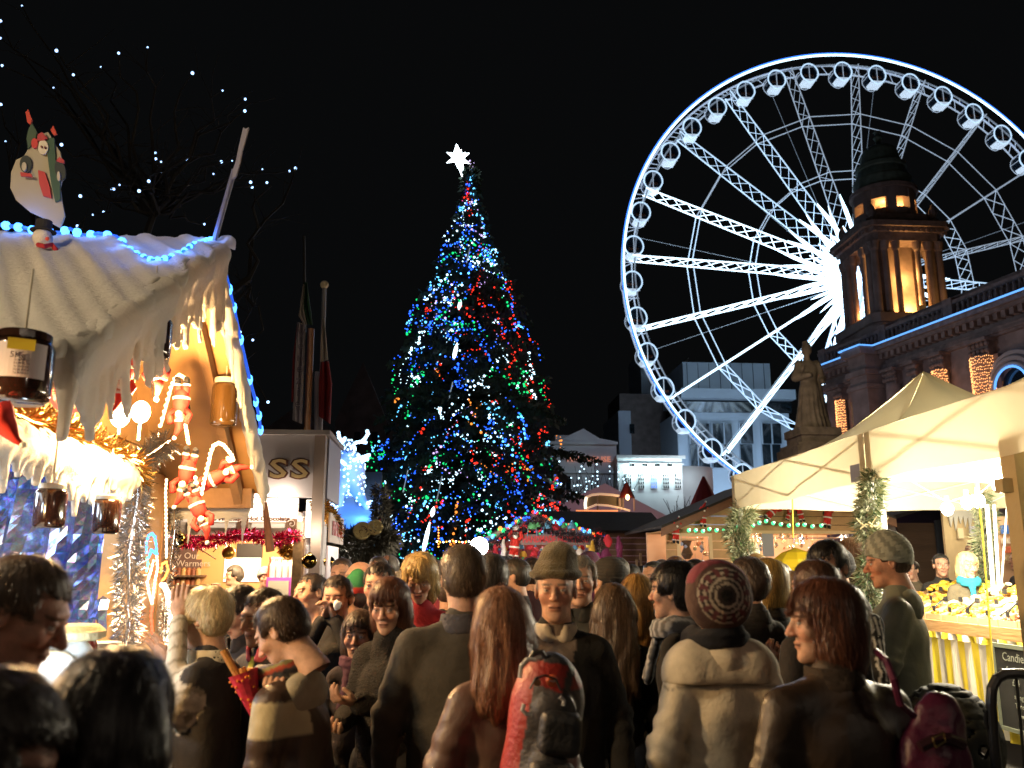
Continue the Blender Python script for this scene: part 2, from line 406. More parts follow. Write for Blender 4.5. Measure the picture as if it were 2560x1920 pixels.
m = MB(); fbox(m, 5.4, 7.3, 0, 17.6, -.5, 1.7); fbox(m, 5.2, 7.5, 16.9, 17.45, .1, 2.2); fbox(m, 5.2, 7.5, 15.4, 15.8, .1, 1.95); fbox(m, 5.2, 7.5, 14.4, 14.7, .1, 1.9); m.build('projecting_pier', stone, hall)
k = 0; dent = MB()
while k * .62 < L_:
    fbox(dent, k * .62, k * .62 + .33, 16.5, 16.9, 0, .62); k += 1
tag(dent.build('dentil', stone_d, hall), kind='stuff')
bal = MB(); k = 0
while k * .45 < L_:
    c = fpt(k * .45 + .2, 17.6, .35); bal.lathe(c, [(.09, 0), (.14, .25), (.07, .65), (.1, .9)], 5); k += 1
tag(bal.build('baluster', stone_d, hall), kind='stuff')
m = MB(); fbox(m, 0, L_, 18.5, 18.75, .1, .55)
for s in (.2, 7.5, 14, 20.5, 27, 33): fbox(m, s, s + .8, 17.5, 18.95, .05, .62)
m.build('parapet', stone_d, hall)
m = MB(); pts = [fpt(s, 17.5, o) for s, o in ((-.9, 1.2), (5.1, 1.2), (5.15, 2.3), (7.55, 2.3), (7.6, 1.2), (L_, 1.2))]
m.tube(pts, .06, 6); m.build('light_line', mat('led_line', (.2, .4, 1), .4, emit=(.12, .40, 1.0), es=1.4), hall)
# pilasters with capitals, and windows between them
def capital(mb, s, z, w):
    fbox(mb, s - w * .62, s + w * .62, z, z + .22, 0, .95); fbox(mb, s - w * .5, s + w * .5, z - .95, z, 0, .6)
    for q in range(5):
        for r_ in (0, 1): mb.ball(fpt(s - w * .5 + w * q / 4, z - .15 - .42 * r_, .68), .17, 6, 4)
curt = mat('warm_bulb', (1, .6, .3), .5, emit=(1, .42, .14), es=2.6)
cols = []
for px, py, w, lights in ((2112, 985, .8, 1), (2198, 958, .8, 1), (2362, 905, 1.0, 1), (2468, 868, 1.35, 1), (2245, 960, 1.1, 0), (2300, 935, .7, 0)):
    s, z = fs(px, py); cols.append((s, w, lights, px))
for s, w, lights, px in cols:
    m = MB(); c = fpt(s, 0, .35); m.lathe(c, [(w * .62, 0), (w * .6, 1), (w * .52, 1.3), (w * .5, 14.2), (w * .47, 14.6)], 14); m.build('column', stone, hall, smooth=True)
    m = MB(); capital(m, s, 15.4, w); m.build('capital', stone_d, hall)
    if lights:
        m = MB(); rnd = random.Random(px)
        for q in range(22):
            t = -PI * .95 + PI * .9 * q / 21 * 1.0; x = math.cos(t) * w * .6; y = -math.sin(t) * w * .6
            for z in np.arange(8.6, 14.4, .2):
                m.ball(fpt(s + x + rnd.uniform(-.03, .03), float(z) + rnd.uniform(-.06, .06), .35 + y), rnd.uniform(.030, .048), 4, 2)
        lc = m.build('light_curtain', curt, hall, recalc=False); tag(lc, kind='stuff')
for s in (10.8, 16.5, 23, 29, 35, 41):
    m = MB(); fbox(m, s - 1.2, s + 1.2, 9.9, 10.3, 0, .35); fbox(m, s - 1.15, s - .85, 10.3, 14.0, 0, .22); fbox(m, s + .85, s + 1.15, 10.3, 14.0, 0, .22); fbox(m, s - 1.3, s + 1.3, 14.0, 14.5, 0, .4)
    w_ = m.build('window', stone_d, hall); m = MB(); fbox(m, s - .84, s + .84, 10.3, 14.0, .02, .05); m.build('pane', glassd, w_)
s, z = fs(2150, 1045); m = MB(); fbox(m, s - .9, s + .9, 9., 14.4, .03, .12); w_ = m.build('window', stone_d, hall)
m = MB(); fbox(m, s - .7, s + .7, 9.2, 14.1, .14, .17); m.build('pane', mat('greenish_glass', (.08, .12, .10), .15), w_)
# round wreathed window with blue light ring
s, z = fs(2556, 968); c = fpt(s, z, .4)
def disc_pts(c, r, n=28, off=0): return [c + fd * (r * math.cos(2 * PI * k / n)) + Vector((0, 0, r * math.sin(2 * PI * k / n))) + fn * off for k in range(n)]
m = MB(); m.tube(disc_pts(c, 1.75, off=.2), .16, 6, True); m.tube(disc_pts(c, 1.4, off=.3), .12, 6, True); m.tube(disc_pts(c, 2.1, off=.0), .2, 6, True); w_ = m.build('round_window', mat('pale_stone', (.45, .42, .42), .8), hall)
MB().tube(disc_pts(c, 1.2, off=.4), .07, 6, True).build('light_ring', mat('led_line'), w_)
MB().prism(disc_pts(c, 1.2, off=-.2), fn * .1).build('pane', glassd, w_)

# the tower
TC = Vector((34.7, 63.0, 0))
tz = lambda py: P(2240, py, TC.y - 1.5).z
tw = thing('domed_tower', 'stone corner tower with lit colonnade and green dome standing in front of the ferris wheel', 'tower', tuple(TC))
def octo(h, ch, z): return [TC + Vector((x, y, z)) for x, y in ((-h + ch, -h), (h - ch, -h), (h, -h + ch), (h, h - ch), (h - ch, h), (-h + ch, h), (-h, h - ch), (-h, -h + ch))]
z0, z1, z2, z3, z4, z5 = tz(800), tz(618), tz(575), tz(548), tz(478), tz(440)
m = MB(); m.prism(octo(3.3, .5, 17.5), (0, 0, z0 - 17.5 - .7)); m.prism(octo(3.55, .5, z0 - .7), (0, 0, .7)); m.prism(octo(3.7, .5, 18.9), (0, 0, .5)); m.build('base', stone, tw)
m = MB(); m.prism(octo(1.5, .5, z0), (0, 0, z1 - z0))
for sx in (-1, 1):
    for sy in (-1, 1): m.cbox(TC + Vector((sx * 2.15, sy * 2.15, (z0 + z1) / 2)), (.5, .5, z1 - z0))
m.build('core', stone, tw)
for fa in range(4):
    Mr = Matrix.Rotation(fa * PI / 2, 4, 'Z')
    for x, r_ in ((-2.55, .25), (-1.75, .25), (-.85, .22), (.85, .22), (1.75, .25), (2.55, .25)):
        p = TC + Mr @ Vector((x, -2.62, 0)); m = MB(); h = z1 - z0
        m.lathe(p + Vector((0, 0, z0)), [(r_ * 1.35, 0), (r_ * 1.35, .2), (r_ * 1.05, .35), (r_, .6), (r_ * .98, h * .5), (r_ * .88, h - .75), (r_ * 1.2, h - .6), (r_ * 1.35, h - .35), (r_ * 1.5, h - .12), (r_ * 1.5, h)], 12)
        m.build('column', stone, tw, smooth=False)
m = MB(); m.prism(octo(2.95, .6, z1), (0, 0, (z2 - z1) * .45)); m.prism(octo(3.2, .6, z1 + (z2 - z1) * .45), (0, 0, (z2 - z1) * .25)); m.prism(octo(3.5, .6, z1 + (z2 - z1) * .7), (0, 0, (z2 - z1) * .3))
for fa in range(4):
    Mr = Matrix.Rotation(fa * PI / 2, 4, 'Z')
    for q in range(14): m.cbox(TC + Mr @ Vector((-2.7 + q * .415, -3.12, z1 + (z2 - z1) * .55)), (.2, .35, .28), Mr)
m.build('entablature', stone_d, tw)
m = MB(); m.prism(octo(2.7, .8, z2), (0, 0, z3 - z2)); 
for sx in (-1, 1):
    for sy in (-1, 1):
        m.lathe(TC + Vector((sx * 2.5, sy * 2.5, z2)), [(.35, 0), (.4, .4), (.2, .6), (.35, 1.0), (.3, 1.3), (.05, 1.8)], 8)
m.build('attic', stone_d, tw)
# lantern stage: eight piers with lit openings
m = MB(); n = 8; rl = 2.1; zl0, zl1 = z3, z4
for k in range(n):
    t = 2 * PI * (k + .5) / n + R(8); p = TC + Vector((rl * math.cos(t), rl * math.sin(t), (zl0 + zl1) / 2)); m.cbox(p, (.55, .72, zl1 - zl0), Matrix.Rotation(t, 4, 'Z'))
for r_, a, b in ((2.35, zl0 - .05, zl0 + .75), (2.35, zl1 - .75, zl1 + .1), (2.6, zl1 + .1, zl1 + .4)):
    m.lathe(TC, [(r_ - .7, a), (r_, a), (r_, b), (r_ - .7, b)], 24)
m.bar(TC + Vector((0, 0, zl0)), TC + Vector((0, 0, zl1)), .6, 10); m.build('lantern', stone, tw)
m = MB(); zz = zl1 + .4
prof = [(2.2, zz), (2.25, zz + 1.0), (2.0, zz + 1.05), (2.05, zz + 1.25), (1.85, zz + 1.9), (1.95, zz + 2.0), (1.95, zz + 2.3), (1.6, zz + 2.5), (1.45, zz + 3.3)]
zt = tz(345); hh = zt - (zz + 3.3)
for q in range(9):
    t = PI / 2 * q / 8; prof.append((1.42 * math.cos(t) ** .8 + .02, zz + 3.3 + hh * math.sin(t)))
m.lathe(TC, prof, 28); m.build('dome', copper, tw, smooth=False)
m = MB(); m.lathe(TC, [(.25, zt - .1), (.18, zt + .4), (.38, zt + .75), (.2, zt + 1.1), (.3, zt + 1.3), (.05, tz(305))], 10); m.build('finial', copper, tw)
fl = MB(); fl.cbox(TC + Vector((.35, -3.3, z0 + .45)), (.5, .25, .4), Matrix.Rotation(.4, 4, 'X')); fl.bar(TC + Vector((.35, -3.3, z0)), TC + Vector((.35, -3.3, z0 + .3)), .05, 6); fl.build('floodlight', mat('black_metal', (.02, .02, .02), .5), tw)
AMB = (1.0, .50, .14)
lamp('tower_lamp', TC + Vector((.2, -2.35, z0 + .6)), 700, AMB, .12, tw)
lamp('tower_lamp', TC + Vector((.0, -2.3, z0 + 3.2)), 280, AMB, .12, tw)
lamp('tower_lamp', TC + Vector((-2.35, .2, z0 + .8)), 160, (1, .42, .12), .12, tw)
lamp('tower_lamp', TC + Vector((-.6, -1.1, zl0 + 1.1)), 260, AMB, .1, tw)
lamp('tower_lamp', TC + Vector((1.1, -.6, zl0 + 1.1)), 200, AMB, .1, tw)
lamp('tower_lamp', TC + Vector((2.0, -5.5, z0 - .2)), 130, AMB, .15, tw)
# mauve wash on the facade from mast floodlights added for it
for s_ in (4, 12, 20, 28):
    p = fpt(s_, 9, 7); fx = thing('pavement_floodlight', 'black mast floodlight washing the stone facade mauve, %s from the tower' % ['first', 'second', 'third', 'fourth'][(4, 12, 20, 28).index(s_)], 'floodlight', (p.x, p.y, 0), group='floodlights along the city hall')
    m = MB(); m.bar((p.x, p.y, 0), (p.x, p.y, 8.6), .06, 6); m.build('mast', mat('black_metal'), fx)
    MB().cbox((p.x, p.y, 8.8), (.4, .3, .3)).build('lamp_head', mat('black_metal'), fx)
    lamp('lamp_light', p + Vector((.4, 0, .2)), 150, (1, .66, .60), .3, fx)

# ---- distant buildings
def building(name, label, Y, x0, x1, ytop, depth=12, m=white_wall, zb=0.):
    a = P(x0, 1421, Y); b = P(x1, 1421, Y); zt_ = P((x0 + x1) / 2, ytop, Y).z
    t = thing(name, label, 'building', (a.x, Y, 0)); mb = MB(); mb.box((a.x, Y, zb), (b.x, Y + depth, zt_)); mb.build('wall', m, t); return t, a.x, b.x, zt_
# modern arts building behind the wheel
panel = mat('pale_panel', (.40, .46, .52), .6, noise=.06, scale=.3)
Yb = 118.; mod = thing('modern_office_block', 'pale panelled modern block with tall dark windows behind the ferris wheel rim', 'building', tuple(P(1560, 1421, Yb).xy) + (0,))
def pbox(mb, x0, x1, y0, y1, Y, d0=0., d1=6.):      # y0 top pixel, y1 bottom pixel; slab on plane Y from -d0 (towards us) to d1
    a = P(x0, y0, Y); b = P(x1, y1, Y); c = P(x1, y0, Y); e = P(x0, y1, Y); X0 = (a.x + e.x) / 2; X1 = (b.x + c.x) / 2
    mb.box((X0, Y - d0, b.z), (X1, Y + d1, a.z)); return X0, X1, b.z, a.z
m = MB(); pbox(m, 1700, 1985, 1030, 1440, Yb, 0, 14); m.build('wall', panel, mod)
m = MB(); pbox(m, 1722, 1945, 893, 972, Yb, -3, 16); m.build('roof_block', panel, mod)
m = MB(); pbox(m, 1700, 1985, 972, 1000, Yb, .6, 14); m.build('upper_band', panel, mod)
m = MB(); pbox(m, 1708, 1985, 1000, 1030, Yb, -.8, 14); m.build('ribbon_window', glassd, mod)
for x0 in (1722, 1745, 1780, 1808):
    pass
for x0, x1 in ((1725, 1742), (1746, 1772), (1781, 1805), (1811, 1828), (1850, 1880), (1905, 1925), (1930, 1950)):
    m = MB(); pbox(m, x0 - 2, x1 + 2, 1057, 1172, Yb, .3, .1); w_ = m.build('window', panel, mod); m = MB(); pbox(m, x0, x1, 1060, 1110, Yb, .42, -.3); pbox(m, x0, x1, 1112, 1170, Yb, .42, -.3); m.build('pane', glassd, w_)
m = MB()
for x in range(1730, 1945, 28): a = P(x, 896, Yb); m.box((a.x, Yb + 2.9, P(x, 970, Yb).z), (a.x + .06, Yb + 2.99, a.z))
m.build('panel_joint', mat('joint_dark', (.06, .07, .08)), mod)
dk = mat('dim_brick', (.10, .075, .065), .9, noise=.3, scale=1)
bd, *_ = building('dark_gabled_block', 'dark unlit block with plain parapet left of the modern office', 128., 1560, 1702, 985, 10, dk)
m = MB(); a = P(1702, 985, 128.); b = P(1722, 893, 128.); c = P(1650, 985, 128.); m.prism([c, a, Vector((b.x, 128, b.z))], (0, 8, 0)); m.build('gable', dk, bd)
bs, *_ = building('slim_white_block', 'slim pale tower block rising behind dark roofs beside the wheel rim', 140., 1618, 1646, 880, 10, panel)
bs2, *_ = building('low_pale_block', 'small pale block with one window behind the white pedimented house', 96., 1556, 1588, 1027, 10, panel)
m = MB(); pbox(m, 1574, 1586, 1060, 1084, 96., .05, .05); m.build('window', glassd, bs2)
# white house with pediment and red lettering
Yh = 62.; hs = thing('white_pediment_house', 'tall white house with a low pediment and lit red letters reading HOUSE', 'building', tuple(P(1400, 1421, Yh).xy) + (0,))
m = MB(); X0, X1, zb_, zt_ = pbox(m, 1350, 1545, 1104, 1440, Yh, 0, 10); m.build('wall', white_wall, hs)
m = MB(); m.prism([(X0 + 1.2, Yh - .3, zt_), (X1, Yh - .3, zt_), (X1 - 1.3, Yh - .3, zt_ + .25), (X0 + 3.2, Yh - .3, zt_ + .95)], (0, .6, 0)); m.build('pediment', white_wall, hs)
m = MB(); m.box((X0, Yh - .25, zt_ - 2.3), (X1 + .05, Yh - .005, zt_ - 2.0)); m.box((X0, Yh - .35, zt_ - .2), (X1 + .05, Yh - .005, zt_)); pbox(m, 1408, 1470, 1062, 1104, Yh, -5, 9); m.build('string_course', white_wall, hs)
p = P(1480, 1149, Yh); text('lettering', 'AN  HOUSE', .56, mat('lit_letters', (.9, .4, .3), .5, emit=(1, .36, .22), es=.5), (P(1472, 1149, Yh).x, Yh - .12, p.z), (PI / 2, 0, 0), hs, .04, sx=1.1)
for px in (1400, 1415):
    m = MB(); pbox(m, px, px + 12, 1190, 1225, Yh, .05, .05); m.build('window', glassd, hs)
# floodlit white annex with five small windows
an = thing('floodlit_white_annex', 'low white building brightly floodlit above a row of five barred windows', 'building', tuple(P(1545, 1421, Yh - 1).xy) + (0,))
m = MB(); X0, X1, zb_, zt_ = pbox(m, 1547, 1710, 1137, 1440, Yh - 1, 0, 10); m.build('wall', white_wall, an)
m = MB(); m.box((X0 - .1, Yh - 1.3, zt_ - .25), (X1 + .2, Yh - 1.005, zt_ - .05)); m.box((X0 - .05, Yh - 1.15, zt_ - .7), (X1 + .1, Yh - 1.005, zt_ - .6)); m.build('cornice', white_wall, an)
for i, px in enumerate((1563, 1595, 1627, 1657, 1687)):
    fr = MB(); x0, x1, a, b = pbox(fr, px - 1, px + 15, 1184, 1222, Yh - 1, .1, .0); w_ = fr.build('window', mat('window_frame_white', (.6, .62, .62)), an)
    gm = mat('lit_blue_pane', (.1, .2, .5), .3, emit=(.1, .22, .9), es=.8) if i == 2 else glassd
    for r_ in range(4):
        for c_ in range(3):
            wx = (x1 - x0) / 3; wz = (b - a) / 4
            MB().box((x0 + c_ * wx + .04, Yh - 1.13, a + r_ * wz + .04), (x0 + (c_ + 1) * wx - .04, Yh - 1.11, a + (r_ + 1) * wz - .04)).build('pane', gm, w_)
for px in (1580, 1612, 1643, 1674):
    q = P(px, 1163, Yh - 1.6); m = MB(); m.cbox(q, (.35, .25, .18)); m.bar(q, q + Vector((0, .6, .1)), .03, 5); h_ = m.build('wall_lamp', mat('black_metal'), an)
    lamp('lamp_light', q + Vector((0, .05, -.25)), 85, (.72, .97, 1.0), .1, an)
m = MB(); a = P(1733, 1192, Yh); m.lathe((a.x, Yh + 2, a.z - 3.2), [(1.6, 0), (1.9, 1.2), (2.0, 2.6), (2.0, 4.0)], 24); tag(m.build('curved_white_bay', white_wall, None, smooth=True), 'curved white floodlit bay wall between the annex and the wheel', 'wall')
lamp('bay_light', P(1725, 1180, Yh - 2.5), 160, (.85, .95, 1.0), .2, an)
fl_ = thing('street_floodlight', 'tall street floodlight mast lighting the pale modern block', 'floodlight', (30, 104, 0))  # mast assumed from the bluish light on the block
MB().bar((30, 104, 0), (30, 104, 11), .12, 8).build('mast', steel, fl_); MB().cbox((30, 104, 11.2), (1.2, .5, .3)).build('lamp_head', steel, fl_)
for x_, z_, e_ in ((38.5, 5, 2600), (27, 11, 1500), (30, 11, 2200), (41, 12, 1800)): lamp('lamp_light', (x_, 109, z_), e_ * .8, (.55, .75, 1), .5, fl_)
lamp('lamp_light', (14, 48, 14), 1000, (.62, .74, 1.0), .5, fl_)
# faint dark gabled terrace on the far left
tb = thing('dark_gabled_terrace', 'dim dark terrace with steep gables behind the reindeer lights', 'building', tuple(P(840, 1421, 70.).xy) + (0,))
for x0, x1, yt, ya in ((640, 830, 1080, 1010), (830, 960, 1050, 905), (960, 1100, 1090, 1020), (1150, 1400, 1120, 1040)):
    m = MB(); X0, X1, _, zt_ = pbox(m, x0, x1, yt, 1440, 70., 0, 8); m.prism([(X0, 70, zt_), (X1, 70, zt_), ((X0 + X1) / 2, 70, P((x0 + x1) / 2, ya, 70.).z)], (0, 8, 0)); w_ = m.build('wall', dk, tb)
    for i in range(3):
        m = MB(); q = x0 + (x1 - x0) * (i + .3) / 3; pbox(m, q, q + 14, yt + 30, yt + 75, 70., .06, .1); m.build('window', glassd, tb)

# ---- statue of a robed queen on a stepped plinth
Ys = 32.; sc_ = P(2030, 1075, Ys); sx, sz = sc_.x, sc_.z
st = thing('robed_statue', 'weathered stone statue of a robed queen on a stepped plinth beside the tower', 'statue', (sx, Ys, 0))
sst = mat('statue_stone', (.24, .205, .165), .85, noise=.35, scale=3, bump=.4, bscale=14)
hs_ = P(2030, 852, Ys).z - sz
def statue(Pp):
    k = hs_ / 3.4; p = (Pp - sarr(sx, Ys, sz)) / k
    d = cap(p, (0, .05, .1), (0, 0, 2.0), .56, .27, (1, 1.15, 1)); d = smin(d, ell(p, (0, 0, 2.2), (.38, .28, .45)), .12)
    d = smin(d, cap(p, (-.34, 0, 2.50), (-.50, -.05, 1.95), .15, .12), .08); d = smin(d, cap(p, (-.50, -.05, 1.95), (-.12, -.36, 2.0), .15, .1), .08)
    d = smin(d, cap(p, (.34, 0, 2.50), (.52, -.05, 1.9), .15, .12), .08); d = smin(d, cap(p, (.52, -.05, 1.9), (.38, -.38, 1.75), .14, .1), .08)
    d = smin(d, cap(p, (0, 0, 2.55), (0, -.02, 2.85), .12, .10), .05); d = smin(d, ell(p, (0, -.04, 3.04), (.20, .22, .25)), .03)
    d = smin(d, ell(p, (0, .02, 3.3), (.13, .13, .1)), .03); d = smin(d, cap(p, (.34, .15, 2.3), (.42, .2, .2), .14, .36), .1)
    ang = np.arctan2(p[:, 1], p[:, 0]); d = d + .035 * np.sin(ang * 13 + 1.5 * np.sin(p[:, 2] * 2)) * np.clip(1.9 - p[:, 2], 0, 1) + .02 * wob(p, 6, 3)
    d = smin(d, cap(p, (-.45, -.42, 1.95), (-.35, -.5, 2.35), .03, .03), .02); d = np.maximum(d, -p[:, 2])
    return d * k
V, Q = surf_net(statue, (sx - 1.1 * hs_ / 3.4 - .1, Ys - 1.1, sz - .05), (sx + 1.3, Ys + 1.2, sz + hs_ + .1), .055)
mk('figure', V, Q, sst, st, smooth=True)
m = MB(); yy = Ys
for h, z0_, z1_ in ((.80, sz - .30, sz), (.74, sz - .6, sz - .30), (.95, sz - .75, sz - .6), (1.05, sz - 2.9, sz - .75), (1.35, sz - 3.2, sz - 2.9), (1.6, .8, sz - 3.2), (2.6, .001, .8)):
    m.box((sx - h, yy - h, z0_), (sx + h, yy + h, z1_))
m.build('plinth', sst, st)
lamp('statue_wash', (sx - 3.5, Ys - 5, 8.5), 330, (1, .75, .45), .3, st); lamp('statue_wash', (sx + 1, Ys - 6, 5), 30, (1, .75, .45), .3, st)

# ---- the big decorated fir
Yt = 26.; tcx = P(1165, 1421, Yt).x
tree = thing('christmas_tree', 'very tall dark fir hung with red, green, blue and white fairy lights', 'christmas tree', (tcx, Yt, 0))
prof_px = [(405, 4), (480, 16), (560, 42), (640, 78), (700, 95), (770, 125), (820, 140), (900, 165), (1000, 188), (1100, 215), (1200, 232), (1300, 232), (1400, 215)]
pz = np.array([P(1165, y, Yt).z for y, _ in prof_px][::-1]); pr = np.array([w * mpp(Yt) * (1.0 if y < 1000 else .93) for y, w in prof_px][::-1])
def trad(z): return float(np.interp(z, pz, pr, left=pr[0], right=.02))
ztop = P(1165, 400, Yt).z
MB().tube([(tcx, Yt, 0), (tcx, Yt, ztop * .5), (tcx, Yt, ztop)], [.3, .18, .03], 8).build('trunk', mat('fir_bark', (.07, .05, .035), .9, noise=.3), tree)
rng = np.random.default_rng(5)
BV = []; BF = []; nb = 0; tips = []
zb = 1.3
while zb < ztop - .15:
    rad = trad(zb); nbr = max(5, int(6 + rad * 3.2)); off = rng.uniform(0, 6.28)
    for i in range(nbr):
        t = off + 2 * PI * i / nbr + rng.uniform(-.2, .2); Lb = rad * rng.uniform(.72, 1.22) + .1
        dirh = Vector((math.cos(t), math.sin(t), 0)); side = Vector((-math.sin(t), math.cos(t), 0))
        nseg = max(3, int(Lb / .17)); z_ = zb + rng.uniform(-.15, .15)
        for k in range(nseg):
            u = (k + .5) / nseg; base = Vector((tcx, Yt, z_ + .28 * Lb * (.55 * u - .95 * u * u))) + dirh * (Lb * u)
            w_ = .42 * (1 - .72 * u) * min(1, .5 + Lb * .4)
            for s in (-1, 1):
                for q in range(3):
                    tp = base + side * (s * w_ * rng.uniform(.5, 1.15)) + dirh * rng.uniform(.02, .25) + Vector((0, 0, rng.uniform(-.28, .08)))
                    n0 = len(BV); pw = .045
                    BV += [tuple(base + Vector((0, 0, rng.uniform(-.05, .05)))), tuple(base.lerp(tp, .5) + dirh * pw + Vector((0, 0, pw))), tuple(tp), tuple(base.lerp(tp, .5) - dirh * pw - Vector((0, 0, pw)))]
                    BF.append((n0, n0 + 1, n0 + 2, n0 + 3))
        tips.append((z_, t, Lb))
    zb += .26 if zb > 4 else .3
needle = mat('fir_needles', (.028, .05, .03), .75, noise=.4, scale=2)
# a few long drooping boughs low on the right that stand out against the white house
for (px, py) in ((1475, 1155), (1500, 1150), (1445, 1250), (1470, 1245), (1420, 1275), (1410, 1050)):
    tp = P(px, py, Yt - 1.); a = Vector((tcx + 1.2, Yt - .5, tp.z + .35))
    for k in range(34):
        u = k / 33; b_ = a.lerp(tp, u) + Vector((0, 0, .18 * math.sin(PI * u)))
        for q in range(8):
            e = b_ + Vector((rng.uniform(-.12, .22), rng.uniform(-.35, .35), rng.uniform(-.34, .1))) * (1.15 - .6 * u); n0 = len(BV)
            BV += [tuple(b_), tuple(b_.lerp(e, .5) + Vector((.03, 0, .03))), tuple(e), tuple(b_.lerp(e, .5) - Vector((.03, 0, .03)))]; BF.append((n0, n0 + 1, n0 + 2, n0 + 3))
mk('crown', BV, np.array(BF), needle, tree)
tag(tree, kind='thing')
# strings of fairy lights: chains of one colour wandering over the boughs
FC = {'white': ((.55, .84, 1.0), 3.6), 'blue': ((.02, .12, 1.0), 3.4), 'green': ((.01, .7, .18), 1.6), 'red': ((1, .03, .012), 2.0), 'pink': ((.7, .5, 1.), 1.7), 'amber': ((1, .3, .04), 1.7), 'cyan': ((.12, .55, 1.0), 3.2)}
chains = {k: MB() for k in FC}
def pick(py, px):
    r_ = rng.random()
    if px > 1250 and r_ < .2: return 'red'
    if 690 < py < 830 and px > 1150: return 'red' if r_ < .5 else ('white' if r_ < .7 else 'green' if r_ < .8 else 'blue')
    if 860 < py < 1040 and px > 1200: return 'red' if r_ < .42 else ('white' if r_ < .7 else 'green')
    if py < 900: return 'blue' if r_ < .42 else 'white' if r_ < .60 else 'cyan' if r_ < .78 else 'green' if r_ < .88 else 'red' if r_ < .93 else 'pink'
    if 860 < py < 940 and px > 1200: return 'pink' if r_ < .4 else 'white'
    if px < 1080: return 'white' if r_ < .2 else 'cyan' if r_ < .40 else 'blue' if r_ < .76 else 'red' if r_ < .85 else 'green' if r_ < .95 else 'amber'
    return 'white' if r_ < .17 else 'cyan' if r_ < .32 else 'blue' if r_ < .70 else 'green' if r_ < .81 else 'red' if r_ < .92 else 'pink' if r_ < .96 else 'amber'
nchain = 0; total = 0
while total < 5200:
    u = rng.random(); z = 1.6 + (ztop - 1.6) * (1 - (1 - u * .998) ** .62)
    t = rng.uniform(-PI, 0) if rng.random() < .8 else rng.uniform(0, PI)
    cname = None; n_ = int(rng.integers(4, 20)); dt = rng.choice([-1, 1]) * rng.uniform(.02, .16); dz = rng.uniform(-.14, .1)
    rr_ = rng.uniform(.5, 1.2); seed = rng.uniform(0, 9)
    for k in range(n_):
        rad = trad(z) * rr_ + .06 * math.sin(seed + k); x = tcx + rad * math.cos(t); y = Yt + rad * math.sin(t)
        if cname is None:
            pr_ = (P(1165, 1421, Yt)); py = 1421 - (z - 1.72) / mpp(Yt) ; cname = pick(py, 1165 + (x - tcx) / mpp(Yt))
        if z < 1.2 or z > ztop: break
        big = rng.random() < .22
        chains[cname].ball((x + rng.uniform(-.04, .04), y, z + rng.uniform(-.03, .03)), rng.uniform(.025, .040) if big else rng.uniform(.010, .020), 6, 4)
        total += 1; rad = max(rad, .4); t += dt / rad * .9 + rng.uniform(-.04, .04) / rad; z += dz + .09 * math.sin(seed + k * .7) + rng.uniform(-.05, .05)
        if rng.random() < .08: dt = -dt
        if rng.random() < .12: dz = rng.uniform(-.16, .12)
for cname, mb in chains.items():
    c_, e_ = FC[cname]; o = mb.build('fairy_lights', mat('fairy_' + cname, c_, .4, emit=c_, es=e_), None, recalc=False)
    tag(o, {'white': 'tiny ice white fairy lights', 'blue': 'tiny deep blue fairy lights', 'green': 'tiny green fairy lights', 'red': 'tiny red fairy lights', 'pink': 'tiny pale pink fairy lights', 'amber': 'tiny amber fairy lights', 'cyan': 'tiny pale cyan fairy lights'}[cname] + ' draped in chains over the tall fir', 'fairy lights', 'light chains on the fir', 'stuff')
# the star: three crossed outlines of rope light
stz = P(1145, 395, Yt); star = thing('tree_star', 'glowing white many pointed rope light star on top of the tall fir', 'star', (stz.x, Yt, stz.z))
starm = mat('star_rope', (1, 1, 1), .4, emit=(.78, .93, 1.0), es=6.)
def spt(n, r1, r2, sx, sz_, y, rot=0.):
    out = []
    for k in range(2 * n):
        r_ = r1 if k % 2 == 0 else r2; t = PI / 2 + PI * k / n + rot; out.append(Vector((stz.x + r_ * math.cos(t) * sx, y, stz.z + r_ * math.sin(t) * sz_)))
    return out
u_ = mpp(Yt)
MB().tube(spt(6, 33 * u_, 13 * u_, 1, .85, Yt), .035, 6, True).build('star_outline', starm, star)
q = [Vector((stz.x + x * u_, Yt - .06, stz.z + z * u_)) for x, z in ((-4, 36), (3, 18), (8, -2), (10, -30), (12, -56), (4, -30), (-6, -12), (-9, 14))]
MB().tube(q, .04, 6, True).build('star_outline', starm, star)
q = [Vector((stz.x + x * u_, Yt + .06, stz.z + z * u_)) for x, z in ((8, 26), (10, 4), (13, -38), (6, -20), (1, 6))]
MB().tube(q, .035, 6, True).build('star_outline', starm, star)
m = MB()
for x0, z0_, x1, z1_ in ((-4, 34, 10, -48), (-20, 10, 20, -10), (-20, -12, 20, 12), (0, 20, 3, -20)): m.bar((stz.x + x0 * u_, Yt - .08, stz.z + z0_ * u_), (stz.x + x1 * u_, Yt - .08, stz.z + z1_ * u_), .035, 6)
m.build('star_frame', starm, star)
lamp('star_light', (stz.x, Yt - .8, stz.z), 25, (.7, .9, 1), .3, star)
